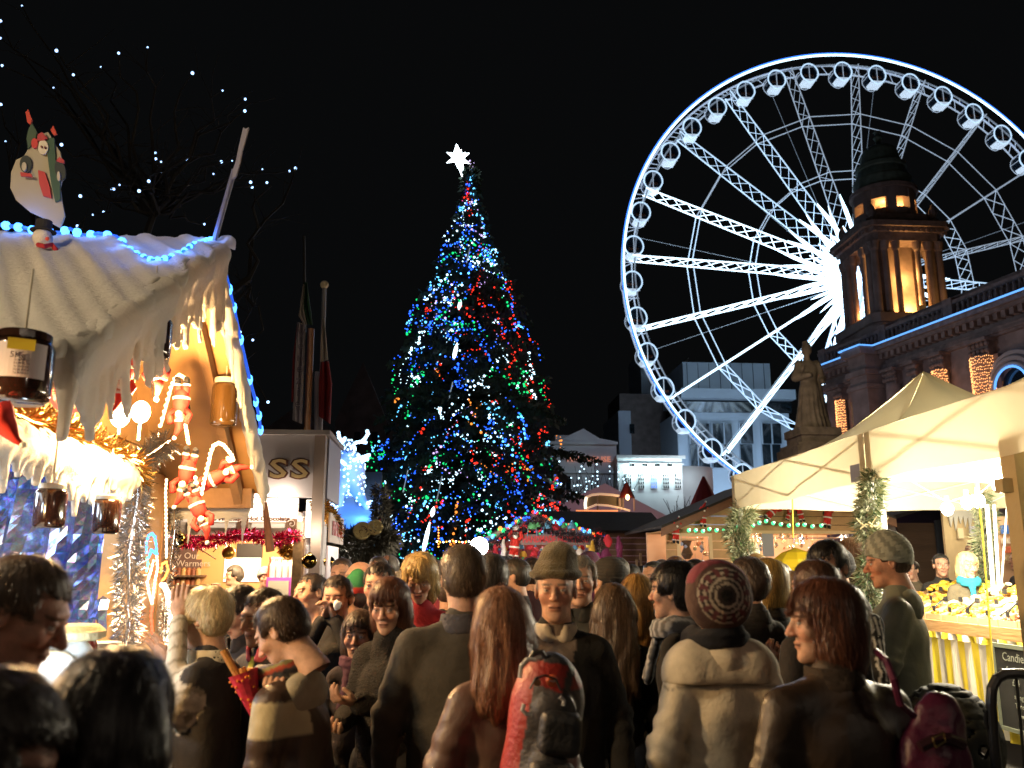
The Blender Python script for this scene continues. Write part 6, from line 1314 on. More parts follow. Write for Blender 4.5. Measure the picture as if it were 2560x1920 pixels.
for i, (x, y, Yq, e_) in enumerate(((2368, 1272, 8.0, 250), (2418, 1256, 7.9, 250), (2446, 1252, 7.6, 200), (2500, 1210, 6.0, 170), (2700, 1180, 5.2, 130))):  # last bulb is out of view, assumed to light the closer gazebo
    p = P(x, y, Yq); b = thing('gazebo_bulb', ['first dazzling bare bulb under the gazebo beside the fringe stall', 'middle dazzling bare bulb under the gazebo', 'third dazzling bare bulb above the yellow cord', 'brightest bulb by the beige post under the gazebo', 'bulb of the closer gazebo outside the picture'][i], 'light bulb', tuple(p), 'bare bulbs under the gazebos')
    MB().ball(p, .055, 14, 9, (1, 1, 1.2)).build('globe', mat('gazebo_bulb', (1, 1, 1), .3, emit=(1, .95, .8), es=40), b); MB().bar(p + Vector((0, 0, .07)), p + Vector((0, 0, .12)), .02, 6).build('holder', mat('green_holder', (.05, .25, .12), .5), b)
    lamp('bulb_light', p - Vector((0, 0, .02)), e_, (1, .88, .66), .2, b)
cb = MB(); cb.tube([Vector((GX0 + .1, YA0 + .3, 2.68)), P(2368, 1255, 8.0), P(2418, 1240, 7.9), P(2446, 1236, 7.6), P(2500, 1190, 6.0)], .004, 5); o = cb.build('lamp_cable', mat('green_holder'), None); tag(o, 'thin green cable carrying the bulbs under the gazebo', 'cable')
for lab, pts in (('long yellow cord hanging in front of the fruit display', [P(2447, 1250, 6.9), P(2456, 1330, 6.9), P(2468, 1480, 6.9), P(2487, 1720, 6.9)]), ('short yellow cord under the far end of the gazebo', [P(1981, 1240, 9.2), P(1982, 1290, 9.2), P(1983, 1345, 9.2)])):
    m = MB(); m.tube(pts, .008, 5); tag(m.build('hanging_rope', mat('yellow_cord', (.55, .42, .04), .7), None), lab, 'cord')
# frosted pine garlands on the poles
for i, (lab, pts, r, n, ln) in enumerate((('thick frosted pine garland wound up the middle gazebo pole', [P(2188, 1180, 6.5), P(2176, 1260, 6.5), P(2160, 1320, 6.5), P(2200, 1370, 6.5), P(2166, 1430, 6.5), P(2180, 1520, 6.5), P(2200, 1600, 6.5)], .062, 5200, .085), ('frosted pine garland bunch on the far gazebo pole', [P(1868, 1270, 9.8), P(1845, 1310, 9.8), P(1838, 1350, 9.8), P(1870, 1385, 9.8), P(1850, 1410, 9.8)], .10, 4200, .10), ('frosted pine garland behind the fruit display by the white poles', [P(2450, 1240, 9.7), P(2470, 1300, 9.7), P(2456, 1370, 9.7), P(2470, 1440, 9.7), P(2462, 1490, 9.7)], .09, 3000, .10))):
    g_ = fir_garland(MB(), pts, r, n, random.Random(40 + i), ln, .0045)
    fo = g_.build('pine_garland', [mat('frosted_pine', (.33, .35, .22), .8, noise=.4, scale=3), mat('pine_green', (.04, .11, .03), .7)], None, recalc=False)
    mi = np.array([(k * 7919) % 5 == 0 for k in range(len(fo.data.polygons))], dtype=np.int32); fo.data.polygons.foreach_set('material_index', mi); tag(fo, lab, 'garland')
    tg = MB(); tg.tube([P(x, y, 6.35) for x, y in ((2150, 1322), (2165, 1310), (2185, 1316), (2200, 1312))], .006, 4)
    for q in range(6): a_ = P(2160 + q * 7, 1318, 6.35); tg.tube([a_, a_ + Vector((rnd.uniform(-.08, .08), -.03, rnd.uniform(-.06, .08)))], .004, 4)
    if i == 0: bw = tg.build('straw_bow', mat('straw'), None); tag(bw, 'straw bow tied on the middle pole garland', 'bow')
# white square poles behind the display
wp_ = thing('white_pole_pair', 'pair of brightly lit white aluminium poles behind the fruit display', 'pole', tuple(P(2490, 1460, 8.9)))
for xa, ya, xb, yb, r in ((2468, 1262, 2492, 1455, .028), (2486, 1262, 2504, 1455, .022), (2518, 1262, 2500, 1400, .012)): MB().bar(P(xa, ya, 9.), P(xb, yb + 120, 9.), r, 4).build('pole', mat('bright_alu', (.8, .82, .75), .35), wp_)

# ---- candied fruit display
XF = 4.95; tb = thing('fruit_table', 'long display table with yellow and white striped skirt', 'table', (XF, 8.6, 0))
zf, zr = 1.19, 1.47; ys0, ys1 = 6.6, 10.4; XR = 5.9
MB().box((XF, ys0, zf - .10), (XF + .05, ys1, zf + .01)).build('front_board', wood, tb)
MB().prism([(XF + .05, ys0, zf - .03), (XR, ys0, zr - .03), (XR, ys0, zr - .07), (XF + .05, ys0, zf - .07)], (0, ys1 - ys0, 0)).build('table_top', wood, tb)
for y_ in (ys0 + .1, ys1 - .1):
    for x_ in (XF + .1, XR - .1): MB().box((x_ - .03, y_ - .03, 0), (x_ + .03, y_ + .03, zf - .05)).build('leg', wood, tb)
yst = mat('stripe_yellow', (.72, .55, .03), .75, bump=.1); wst = mat('stripe_white', (.68, .62, .5), .75, bump=.1)
y_ = ys0; k = 0
while y_ < ys1:
    for nm, za, zb_, xo in (('skirt_stripe', .22, zf - .16, .012), ('skirt_stripe', zf - .16, zf - .10, -.004)):
        V = []; n = 5; w_ = .115
        for q in range(n + 1):
            yy = y_ + w_ * q / n; wx = .012 * math.sin(yy * 21) + .008 * math.sin(yy * 47)
            V += [(XF + xo + wx * 1.6, yy, za), (XF + xo + wx, yy, (za + zb_) / 2), (XF + xo, yy, zb_)]
        mk(nm, V, [(q * 3 + j, q * 3 + 3 + j, q * 3 + 4 + j, q * 3 + 1 + j) for q in range(n) for j in range(2)], yst if k % 2 else wst, tb)
    y_ += .115; k += 1
trays = ['orange peel', 'yellow pineapple', 'dark fig', 'pale melon', 'amber apricot', 'green plum', 'white pear']
fcol = [(.75, .30, .03), (.80, .55, .06), (.16, .06, .03), (.78, .70, .38), (.75, .38, .05), (.35, .42, .05), (.75, .72, .5)]
rnd = random.Random(15); y_ = ys0 + .05; k = 0
fmesh = []
for q, c in enumerate(fcol):
    m = MB(); m.ball((0, 0, 0), .034, 7, 5, (1.3, .9, .6)); o = mk('candied_fruit', m.v, m.f, mat('fruit%d' % q, c, .3, noise=.25, scale=30, sss=.2), None, smooth=True); fmesh.append(o.data); bpy.data.objects.remove(o)
while y_ < ys1 - .2:
    w_ = rnd.uniform(.27, .34)
    for row in range(3):
        xa = XF + .06 + row * .3; xb = xa + .28; za, zb_ = zf + (zr - zf) * (xa - XF) / (XR - XF), zf + (zr - zf) * (xb - XF) / (XR - XF); q = (k * 3 + row * 2 + rnd.randrange(2)) % 7
        if y_ < 7.35 and row == 0: q = 0
        if row == 2: q = rnd.choice((1, 3, 6, 1))
        t = thing('fruit_tray', 'wooden tray of %s pieces, %s row, slot %s along the display' % (trays[q], ['front', 'middle', 'back'][row], ['one', 'two', 'three', 'four', 'five', 'six', 'seven', 'eight', 'nine', 'ten', 'eleven', 'twelve', 'thirteen'][min(12, k)]), 'fruit tray', (xa, y_, za), 'trays of candied fruit')
        m = MB()
        for ya in (y_, y_ + w_ - .03): m.prism([(xa, ya, za - .02), (xb, ya, zb_ - .02), (xb, ya, zb_ + .055), (xa, ya, za + .055)], (0, .012, 0))
        m.prism([(xa, y_ + .012, za - .02), (xb, y_ + .012, zb_ - .02), (xb, y_ + .012, zb_ - .005), (xa, y_ + .012, za - .005)], (0, w_ - .042, 0)); m.prism([(xa, y_ + .012, za - .005), (xa + .012, y_ + .012, za), (xa + .012, y_ + .012, za + .05), (xa, y_ + .012, za + .05)], (0, w_ - .042, 0)); m.build('tray_box', mat('light_pine'), t)
        for r_ in range(16):
            o = bpy.data.objects.new('candied_fruit', fmesh[q]); link(o, t); u = rnd.random(); v = rnd.random(); s_ = rnd.uniform(.8, 1.35)
            o.location = Vector((xa + .03 + .22 * u, y_ + .04 + (w_ - .09) * v, za + (zb_ - za) * u + .03 + .035 * (1 - abs(2 * v - 1)) + (.04 if row == 2 else 0))) - org(t); o.rotation_euler = (rnd.uniform(-.5, .5), rnd.uniform(-.5, .5), rnd.uniform(0, 6)); o.scale = (s_, s_, s_)
        pt = thing('price_card', 'small black price card in the %s, %s row, slot %s along the display' % (trays[q], ['front', 'middle', 'back'][row], ['one', 'two', 'three', 'four', 'five', 'six', 'seven', 'eight', 'nine', 'ten', 'eleven', 'twelve', 'thirteen'][min(12, k)]), 'price card', (xa + .02, y_ + w_ * .5, za + .06), 'black price cards on the fruit')
        MB().cbox((xa + .02, y_ + w_ * .5, za + .105), (.006, .06, .05), Matrix.Rotation(rnd.uniform(-.3, .3), 4, 'Z')).build('card', blackm, pt); MB().bar((xa + .022, y_ + w_ * .5, za + .02), (xa + .022, y_ + w_ * .5, za + .09), .003, 4).build('stick', blackm, pt)
    if k % 2 == 0:
        tn = thing('serving_tongs', 'steel serving tongs lying across the fruit trays, pair %s' % ['nearest the post', 'second', 'third', 'fourth', 'fifth', 'sixth', 'last'][min(6, k // 2)], 'tongs', (XF + .2, y_ + .1, zf + .1), 'serving tongs'); m = MB(); m.tube([(XF + .12, y_ + .05, zf + .10), (XF + .3, y_ + .12, zf + .17), (XF + .42, y_ + .2, zf + .22)], .008, 5); m.build('tong_arm', mat('bright_steel', (.75, .75, .75), .2, 1.), tn)
        m = MB(); m.tube([(XF + .15, y_ + .0, zf + .11), (XF + .3, y_ + .1, zf + .18), (XF + .42, y_ + .2, zf + .225)], .008, 5); m.build('tong_arm', mat('bright_steel'), tn)
    y_ += w_; k += 1
cbd = thing('chalkboard', 'black chalkboard advertising candied fruit on the striped skirt', 'chalkboard', (XF - .04, 7.2, .3))
MB().box((XF - .045, 6.3, .36), (XF - .03, 7.76, 1.03)).build('board', mat('chalk_black', (.018, .017, .016), .8, noise=.3, scale=4), cbd)
fr = MB()
for lo, hi in (((XF - .055, 6.28, 1.03), (XF - .025, 7.80, 1.065)), ((XF - .055, 6.28, .325), (XF - .025, 7.80, .36)), ((XF - .055, 7.76, .36), (XF - .025, 7.80, 1.03))): fr.box(lo, hi)
fr.build('frame', mat('grey_frame', (.2, .22, .16), .7), cbd)
chalk = mat('chalk', (.36, .37, .3), .9)
Mc = lambda y, z: Matrix.Translation((XF - .048, y, z)) @ Matrix.Rotation(-PI / 2, 4, 'Z') @ Matrix.Rotation(PI / 2, 4, 'X')
for s_, y, z, sz in (('Candied FRUIT', 7.66, .955, .105), ('from PROVENCE', 7.62, .845, .082), ('£ 4', 7.56, .745, .08), ('a bag  mix', 7.55, .63, .06), ('Through  the', 7.55, .555, .06), ('sweet gift', 7.5, .475, .055)): text('chalk_writing', s_, sz, chalk, None, parent=cbd, depth=.001, M=Mc(y, z), align='LEFT')

# ---- crowd barrier, pushchair in the near corner
br = thing('crowd_barrier', 'black steel crowd barrier with rounded corner beside the chalkboard', 'barrier', tuple(P(2480, 1900, 3.4).xy) + (0,)); YQ = 3.4
B = lambda x, y: P(x, y, YQ)
m = MB(); m.tube([Vector((B(2490, 1910).x, YQ, 0.02)), B(2484, 1850), B(2478, 1760), B(2480, 1722), B(2492, 1697), B(2512, 1686), B(2535, 1684), B(2700, 1690), B(3000, 1700)], .02, 10); m.build('frame_tube', mat('barrier_black', (.03, .028, .028), .35, spec=.6), br)
for x in (2540, 2600, 2660): MB().bar(B(x, 1690), Vector((B(x + 6, 1900).x, YQ, .15)), .006, 6).build('upright_bar', mat('barrier_black'), br)
MB().tube([B(2478, 1782), B(2470, 1774), B(2464, 1780), B(2463, 1805), B(2468, 1822)], .006, 6).build('hook', mat('barrier_black'), br)
pc = thing('pushchair', 'black pushchair hood and curved handle behind the plum handbag', 'pushchair', tuple(P(2400, 1880, 4.1).xy) + (0,)); YC = 4.1
a = P(2375, 1850, YC)
def hood(p): return np.maximum(np.abs(ell(p, tuple(a), (.20, .27, .245))) - .008, a.z - .1 - p[:, 2]) 
V, Q = surf_net(hood, np.array(a) - .34, np.array(a) + .34, .02); mk('hood', V, Q, mat('hood_black', (.022, .026, .024), .75, bump=.08), pc, smooth=True)
m = MB(); m.tube([P(2410, 1850, YC - .1), P(2440, 1842, YC - .15), P(2475, 1850, YC - .15), P(2482, 1870, YC - .15), P(2470, 1900, YC - .15), P(2430, 1925, YC - .1)], .018, 10); m.build('handle', mat('barrier_black'), pc, smooth=True)
m = MB(); 
for q in (-1, 1): m.bar((a.x + q * .2, YC, a.z - .1), (a.x + q * .24, YC + .3, .15), .012, 6); m.bar((a.x + q * .2, YC, a.z - .1), (a.x + q * .24, YC - .3, .15), .012, 6)
m.build('chassis', mat('barrier_black'), pc)
MB().box((a.x - .2, YC - .2, .35), (a.x + .2, YC + .25, a.z - .12)).build('seat', mat('hood_black'), pc)
for qx in (-1, 1):
    for qy in (-1, 1): m = MB(); c = Vector((a.x + qx * .25, YC + qy * .3, .1)); m.bar(c - Vector((.015, 0, 0)), c + Vector((.015, 0, 0)), .1, 16); m.build('wheel', mat('barrier_black'), pc)

# ---- lamps assumed behind the camera, out of view, added to light the crowd
for i, (x, y, z, e) in enumerate(((-4.5, -3.5, 4.2, 100), (.8, -5., 4.8, 85), (5., -2.5, 4.0, 90))):
    t = thing('festoon_lamp', ['festoon lamp above the lane behind the camera on the hut side', 'festoon lamp above the lane behind the camera in its middle', 'festoon lamp above the lane behind the camera on the gazebo side'][i], 'lamp', (x, y, z)); MB().ball((x, y, z), .12, 12, 8).build('globe', mat('festoon', (1, 1, 1), .3, emit=(1, .8, .5), es=12), t); MB().bar((x, y, z + .1), (x, y, z + .3), .03, 6).build('holder', blackm, t); MB().bar((x, y, 0), (x, y, 0.01), .05, 6).build('base', blackm, t)
    lamp('lamp_light', (x, y, z), e, (1, .80, .60), .18, t)
# ================================================================ THE CROWD
def head_sdf(kind):
    f = {'m': 1., 'w': .0, 'c': .0}[kind]
    def d(p):
        x = np.abs(p[:, 0]); q = np.stack([x, p[:, 1], p[:, 2]], 1)
        a = ell(p, (0, -.014, .036), (.076, .096, .084)); a = smin(a, ell(p, (0, .026, -.02), (.062, .066, .082)), .03)
        a = smin(a, ell(p, (0, .048, -.088), (.040 + .004 * f, .038, .034)), .03)           # jaw and chin
        a = smin(a, ell(p, (0, .072, -.106), (.018 + .004 * f, .017, .014)), .018)
        a = smin(a, ell(q, (.040, .062, -.022), (.024, .022, .022)), .02)                     # cheeks
        a = smin(a, ell(p, (0, .080, .030), (.048, .014, .012 + .002 * f)), .016)              # brow
        a = smax(a, -ell(q, (.031, .103, .004), (.021, .017, .014)), .012)                    # eye sockets
        a = smin(a, cap(p, (0, .090, .012), (0, .110 + .004 * f, -.028), .0075, .0125), .010)   # nose
        a = smin(a, ell(q, (.013, .100, -.031), (.009, .010, .007)), .006)
        a = smin(a, ell(p, (0, .086, -.058), (.024, .012, .006)), .008); a = smin(a, ell(p, (0, .084, -.070), (.020, .012, .006)), .008)
        a = smax(a, -ell(p, (0, .102, -.064), (.022, .010, .0018)), .003)
        a = smin(a, ell(q, (.031, .0865, .0125), (.0165, .0085, .0058)), .004); a = smin(a, ell(q, (.031, .0855, -.0055), (.0155, .0070, .0045)), .004)   # lids
        a = smin(a, ell(q, (.079, -.012, -.004), (.010, .019, .031)), .007); a = smax(a, -ell(q, (.088, -.006, -.002), (.006, .010, .018)), .004)
        a = smin(a, cap(p, (0, -.022, -.05), (0, -.045, -.20), .050 + .006 * f, .058 + .008 * f), .03)
        return a
    return d
HEADS = {}
CR = np.array(((1, .6, .2), (-.5, 1, .3), (.3, -.2, .5)), dtype=np.float32)
for kind in 'mw':
    for res, h in (('hi', .0046), ('lo', .0105)):
        HEADS[kind + res] = surf_net(head_sdf(kind), (-.11, -.14, -.21), (.11, .14, .14), h)
def hand_sdf(curl):
    pr = [((0, 0, 0), (0, .0, -.035), .024, .026)]
    def d(p):
        a = cap(p, (0, 0, .02), (0, 0, -.01), .022, .024, (1, 1.4, 1)); a = smin(a, ell(p, (0, .003, -.045), (.040, .017, .045)), .015)
        for i, (x, L) in enumerate(((-.030, .062), (-.010, .075), (.011, .070), (.030, .055))):
            b = np.array((x, 0, -.078)); c1, c2, c3 = curl, curl * 2., curl * 2.8
            p1 = b + L * .45 * np.array((x * 1.2, math.sin(c1), -math.cos(c1))); p2 = p1 + L * .33 * np.array((0, math.sin(c2), -math.cos(c2))); p3 = p2 + L * .25 * np.array((0, math.sin(c3), -math.cos(c3)))
            f = cap(p, b, p1, .0098, .0092); f = np.minimum(f, cap(p, p1, p2, .0092, .0085)); f = np.minimum(f, cap(p, p2, p3, .0085, .0070)); a = smin(a, f, .003)
        f = cap(p, (-.030, .005, -.02), (-.052, .022, -.048), .0135, .0115); f = np.minimum(f, cap(p, (-.052, .022, -.048), (-.046, .038, -.080), .0112, .0085)); return smin(a, f, .008)
    return d
HANDS = {c: surf_net(hand_sdf(c), (-.085, -.05, -.19), (.07, .12, .06), .0048) for c in (.15, .62)}
SKIN = mat('skin', (.5, .3, .2), .5, attr=True, sss=.15, bump=.2, bscale=220, noise=.16, scale=38, spec=.4)
CLOTH = {}
def cloth_mat(k):
    m = _cloth_mat(k)
    if 'crease' not in m:
        m['crease'] = 1; N = m.node_tree.nodes; L = m.node_tree.links; b = N['Principled BSDF']; old = b.inputs['Normal'].links[0].from_node
        tc = N.new('ShaderNodeTexCoord'); t = N.new('ShaderNodeTexNoise'); t.inputs['Scale'].default_value = 6.5; t.inputs['Detail'].default_value = 3; t.inputs['Distortion'].default_value = 1.6; L.new(tc.outputs['Object'], t.inputs[0])
        bp = N.new('ShaderNodeBump'); bp.inputs['Strength'].default_value = .2; bp.inputs['Distance'].default_value = .04; L.new(t.outputs[0], bp.inputs['Height']); L.new(old.outputs[0], bp.inputs['Normal']); L.new(bp.outputs[0], b.inputs['Normal'])
    return m
def _cloth_mat(k):
    if k == 'leather': return mat('cloth_leather', (.1, .1, .1), .45, attr=True, noise=.2, scale=7, bump=.15, bscale=18)
    if k == 'fur': return mat('cloth_fur', (.1, .1, .1), .95, attr=True, noise=.4, scale=30, bump=1., bscale=120)
    return mat('cloth_wool', (.1, .1, .1), .92, attr=True, noise=.12, scale=24, bump=.16, bscale=90)
HAIRM = {}
def hair_mat(c, blur=0):
    return mat('hair_%.2f_%.2f_%.2f' % c, c, .42, noise=.35, scale=26, stretch=(1, 1, .12), bump=.5, bscale=90, spec=.4)
EYEW = mat('eye_white', (.38, .34, .32), .25); IRIS = mat('eye_iris', (.05, .035, .025), .1); BROW = None
def rot3(rx=0, ry=0, rz=0): return np.array(Matrix.Rotation(rz, 3, 'Z') @ Matrix.Rotation(rx, 3, 'X') @ Matrix.Rotation(ry, 3, 'Y'), dtype=np.float32)
def skin_cols(V, tone, kind, brow, stub):
    x = np.abs(V[:, 0]); y = V[:, 1]; z = V[:, 2]; c = np.tile(np.array(tone, dtype=np.float32), (len(V), 1))
    def blend(m, col, k): c[m] = c[m] * (1 - k) + np.array(col, dtype=np.float32) * k
    blend((y > .05) & (z < -.01) & (z > -.055) & (x > .02) & (x < .06), (tone[0] * 1.05, tone[1] * .72, tone[2] * .68), .5)
    blend((y > .095) & (z < -.01) & (z > -.04), (tone[0] * 1.05, tone[1] * .72, tone[2] * .68), .4)
    blend((y > .082) & (x < .026) & (z > -.078) & (z < -.05), (tone[0] * .85, tone[1] * .55, tone[2] * .52), .5)
    blend((y > .080) & (x < .024) & (np.abs(z + .064) < .0035), (.08, .03, .025), .8)
    blend((y > .06) & (x > .012) & (x < .052) & (z > .022 - (x - .02) * .1) & (z < .031 - (x - .02) * .12), brow, .8)
    blend((y > .06) & (np.abs(x - .031) < .018) & (np.abs(z - .004) < .014), (tone[0] * .6, tone[1] * .5, tone[2] * .5), .6)
    if stub: blend((y > .02) & (z < -.045) & (z > -.14), (tone[0] * .62, tone[1] * .6, tone[2] * .62), stub)
    return c
POSES = {'down': ((.245, -.02, 1.13), (.25, .08, .88)), 'front': ((.235, .0, 1.14), (.10, .27, 1.12)), 'hold': ((.235, .04, 1.15), (.06, .30, 1.22)), 'face': ((.20, .17, 1.24), (.05, .16, 1.50)), 'pocket': ((.27, -.05, 1.14), (.21, .08, .93)), 'reach': ((.24, .2, 1.25), (.22, .45, 1.28))}
NP = [0]
def person(label, px, ytop, Y, face, hair='short', hc=(.05, .035, .025), coat=(.03, .03, .03), kind='m', tone=(.50, .29, .20), yaw=0, tilt=0, lean=0, L='down', Rr='down', long=False, paint=None,
           cm='wool', near=True, hat=None, stub=0, width=1., scarf=None, collar=None, trousers=(.02, .022, .03), strands=600, sleeve=None, body=True, handc=.62, top_add=0., hood=None, group=None, roll=0, height=None, fur=0.):
    if max(coat) < .1: coat = tuple(c * .6 for c in coat)
    width *= .90 if kind == 'm' else .82
    NP[0] += 1; seed = NP[0]; rnd = random.Random(seed)
    top = P(px, ytop, Y); Ht = height or top.z - top_add; k = Ht / 1.75; rz = R(face)
    # keep the head over the asked pixel: the body is set back by the lean
    hoff = Vector((0, math.sin(R(lean)) * .75 * k, 0)); base = Vector((top.x, Y, 0)) - Matrix.Rotation(rz, 3, 'Z') @ hoff
    t = thing('person', label, 'person', tuple(base), group)
    Rz = rot3(rz=rz); B = np.array(base, dtype=np.float32)
    cl, sl = math.cos(R(lean)), math.sin(R(lean))
    def J(p):                                   # joint in body space, scaled, leaning about the hips
        x, y, z = p[0] * width if abs(p[0]) < .3 else p[0], p[1], p[2]; dz = z - .95
        if dz > 0: y, z = y + dz * sl, .95 + dz * cl * (1 if lean < 25 else 1)
        return np.array((x * k, y * k, z * k), dtype=np.float32)
    def out(V): return V @ Rz.T + B
    neck = J((0, -.015, 1.475)); hc0 = neck + np.array((0, .03 + .25 * max(0, math.sin(R(tilt))) * .1, .155), dtype=np.float32) * k
    hs = 1.0 * k if kind != 'c' else k * 1.12
    hs = max(hs, .93)
    if lean == 0: hc0[2] = Ht - .122 * hs
    HR = rot3(rx=-R(tilt), rz=R(yaw)) @ rot3(ry=R(roll)); kk = 'm' if kind == 'm' else 'w'
    hv = lambda V: (V * hs) @ HR.T + hc0
    # ---- body: head, neck, torso, arms, hands, legs in one mesh
    V0, Q0 = HEADS[kk + ('hi' if near else 'lo')]
    brow = tuple(c * .8 for c in hc) if max(hc) < .3 else (.25, .18, .1)
    C0 = skin_cols(V0, tone, kk, brow, stub); parts = [(out(hv(V0)), Q0, C0)]
    sh = {s: J((s * .168, -.02, 1.375)) for s in (-1, 1)}
    arms = {}
    for s, nm in ((-1, L), (1, Rr)):
        
        if isinstance(nm, Vector):                       # reach for a point in the world
            w_ = Rz.T @ (np.array(nm, dtype=np.float32) - B); v_ = w_ - sh[s]; L_ = np.linalg.norm(v_); w_ = sh[s] + v_ / L_ * min(L_, .53 * k)
            e_ = (sh[s] + w_) / 2 + sarr(s * .05, 0, -math.sqrt(max(0., (.28 * k) ** 2 - (min(L_, .53 * k) / 2) ** 2))); arms[s] = (e_.astype(np.float32), w_.astype(np.float32)); continue
        e, w = (POSES[nm] if isinstance(nm, str) else nm); arms[s] = (J((s * e[0], e[1], e[2])), J((s * w[0], w[1], w[2])))
    hip = {s: np.array((s * .095, 0, .92), dtype=np.float32) * k for s in (-1, 1)}; knee = {s: np.array((s * .11, .02, .50), dtype=np.float32) * k for s in (-1, 1)}; ank = {s: np.array((s * .12, -.02, .09), dtype=np.float32) * k for s in (-1, 1)}
    chest = J((0, 0, 1.25)); waist = J((0, 0, 1.05)); pel = np.array((0, 0, .93), dtype=np.float32) * k
    def core(p):
        d = cap(p, pel, chest, .07 * k, .075 * k)
        for s in (-1, 1):
            d = smin(d, cap(p, sh[s], arms[s][0], .045, .037), .03); d = smin(d, cap(p, arms[s][0], arms[s][1], .036, .026), .02)
            d = smin(d, cap(p, hip[s], knee[s], .075, .05), .03); d = smin(d, cap(p, knee[s], ank[s], .05, .035), .02)
        d = smin(d, cap(p, chest, neck, .06, .052), .04); return d
    pts = np.array([pel, chest, neck] + [a for s in (-1, 1) for a in arms[s]] + [ank[-1], ank[1]]); lo = pts.min(0) - .15; hi = pts.max(0) + .15
    Vb, Qb = surf_net(core, lo, hi, .034); parts.append((out(Vb), Qb, np.tile(np.array(tone, dtype=np.float32), (len(Vb), 1))))
    for s in (-1, 1):
        if not near and Y > 6: break
        e, w = arms[s]; d = (w - e); d /= np.linalg.norm(d) + 1e-9; z = -d; inw = np.array((-s, .35, 0), dtype=np.float32) if abs(d[2]) > .6 else np.array((-s * .3, 0, 1), dtype=np.float32)
        yv = inw - z * (inw @ z); yv /= np.linalg.norm(yv) + 1e-9; xv = np.cross(yv, z); Mh = np.stack([xv, yv, z], 1)
        Vh, Qh = HANDS[handc]; Vh = Vh * np.array((s * -1., 1, 1), dtype=np.float32) if s > 0 else Vh
        Qq = Qh if s < 0 else Qh[:, ::-1]; parts.append((out((Vh * k) @ Mh.T + w + d * .03), Qq, np.tile(np.array(tone, dtype=np.float32), (len(Vh), 1))))
    n = 0; VV = []; QQ = []; CC = []
    for v, q, c in parts: VV.append(v); QQ.append(q + n); CC.append(c); n += len(v)
    mk('body', np.concatenate(VV), np.concatenate(QQ), SKIN, t, cols=np.concatenate(CC), smooth=True)
    if near:
        for s in (-1, 1):
            c = out(hv(np.array([[s * .031, .0788, .003]], dtype=np.float32)))[0]; fd_ = Rz @ HR @ np.array((0, 1, 0), dtype=np.float32)
            eo = MB().ball(c, .0118 * hs, 12, 8).build('eye', EYEW, t, smooth=True)
            MB().ball(Vector(c) + Vector(fd_) * .0052 * hs, .0070 * hs, 10, 6).build('iris', IRIS, eo, smooth=True)
    # ---- clothes
    hem = (.42 if long is True else .82 if not long else long); wr = .024 if cm != 'fur' else .03
    g = (1.02 if kind == 'm' else .94) if cm != 'fur' else 1.08
    def garment(p):
        q = p * np.array((1, 1.35, 1), dtype=np.float32); A = lambda a: a * np.array((1, 1.35, 1), dtype=np.float32)
        d = cap(q, A(waist), A(chest), .165 * k * g * width, .185 * k * g * width)
        d = smin(d, cap(q, A(J((-.10, -.02, 1.355))), A(J((.10, -.02, 1.355))), .085 * k * g, .085 * k * g), .05)
        for s in (-1, 1): d = smin(d, cap(p, J((s * .03, -.02, 1.43)), J((s * .15, -.02, 1.39)), .055 * k * g, .050 * k * g), .04)
        d = smin(d, cap(q, A(waist), A(np.array((0, 0, hem), dtype=np.float32) * k), .165 * k * g * width, (.20 + .05 * (hem < .6)) * k * g * width), .06)
        d = smax(d, (hem * k - p[:, 2]), .015)
        for s in (-1, 1):
            d = smin(d, cap(p, sh[s], arms[s][0], .066 * k * g, .056 * k * g), .035); d = smin(d, cap(p, arms[s][0], arms[s][1], .058 * k * g, .044 * k * g), .025)
        d = smin(d, cap(p, J((0, -.03, 1.42)), J((0, -.022, 1.475)), .082 * k, .070 * k), .035)
        if fur: d = smin(d, cap(p, J((0, -.03, 1.44)), J((0, -.02, 1.47)), .10 * k, .095 * k), .03)
        # creases gather at elbows, waist and armpits
        fold = .006 * wob(p, 13, seed) + .0045 * wob(p * np.array((1, 1, .35), dtype=np.float32), 38, seed * 2.) + .002 * wob(p @ CR, 60, seed)
        for s in (-1, 1):
            r_ = np.sqrt(((p - arms[s][0]) ** 2).sum(1)); ax = arms[s][0] - sh[s]; ax = ax / np.linalg.norm(ax); fold = fold + .007 * np.sin((p - arms[s][0]) @ ax * 95 + 4 * wob(p, 9, seed)) * np.exp(-(r_ / .13) ** 2)
        return d + fold
    pts = np.array([sh[-1], sh[1], chest, neck, np.array((0, 0, hem * k))] + [a for s in (-1, 1) for a in arms[s]], dtype=np.float32); lo = pts.min(0) - .16 * max(1, width); hi = pts.max(0) + .16 * max(1, width); lo[0] = min(lo[0], -.32 * width); hi[0] = max(hi[0], .32 * width); lo[1] = min(lo[1], -.24 * width); hi[1] = max(hi[1], .24 * width); lo[2] = hem * k - .05
    Vc, Qc = surf_net(garment, lo, hi, (.0125 if Y < 4.6 else .017 if Y < 7 else .028) if near else .03)
    if long is True and False: pass
    cc = np.tile(np.array(coat, dtype=np.float32), (len(Vc), 1))
    if sleeve: 
        for s in (-1, 1):
            da = np.minimum(cap(Vc, sh[s] * .8 + arms[s][0] * .2, arms[s][0], .09, .08), cap(Vc, arms[s][0], arms[s][1], .08, .07)); cc[da < .0] = sleeve
    if paint: paint(Vc / k, cc, {s: (sh[s] / k, arms[s][0] / k, arms[s][1] / k) for s in (-1, 1)})
    garment_o = mk('coat' if hem < .7 else 'jacket', out(Vc), Qc, cloth_mat(cm), t, cols=cc, smooth=True)
    if near and Y < 5 and cm != 'fur':
        if collar is None and not hood and scarf is None: collar = tuple(c * .8 for c in coat)
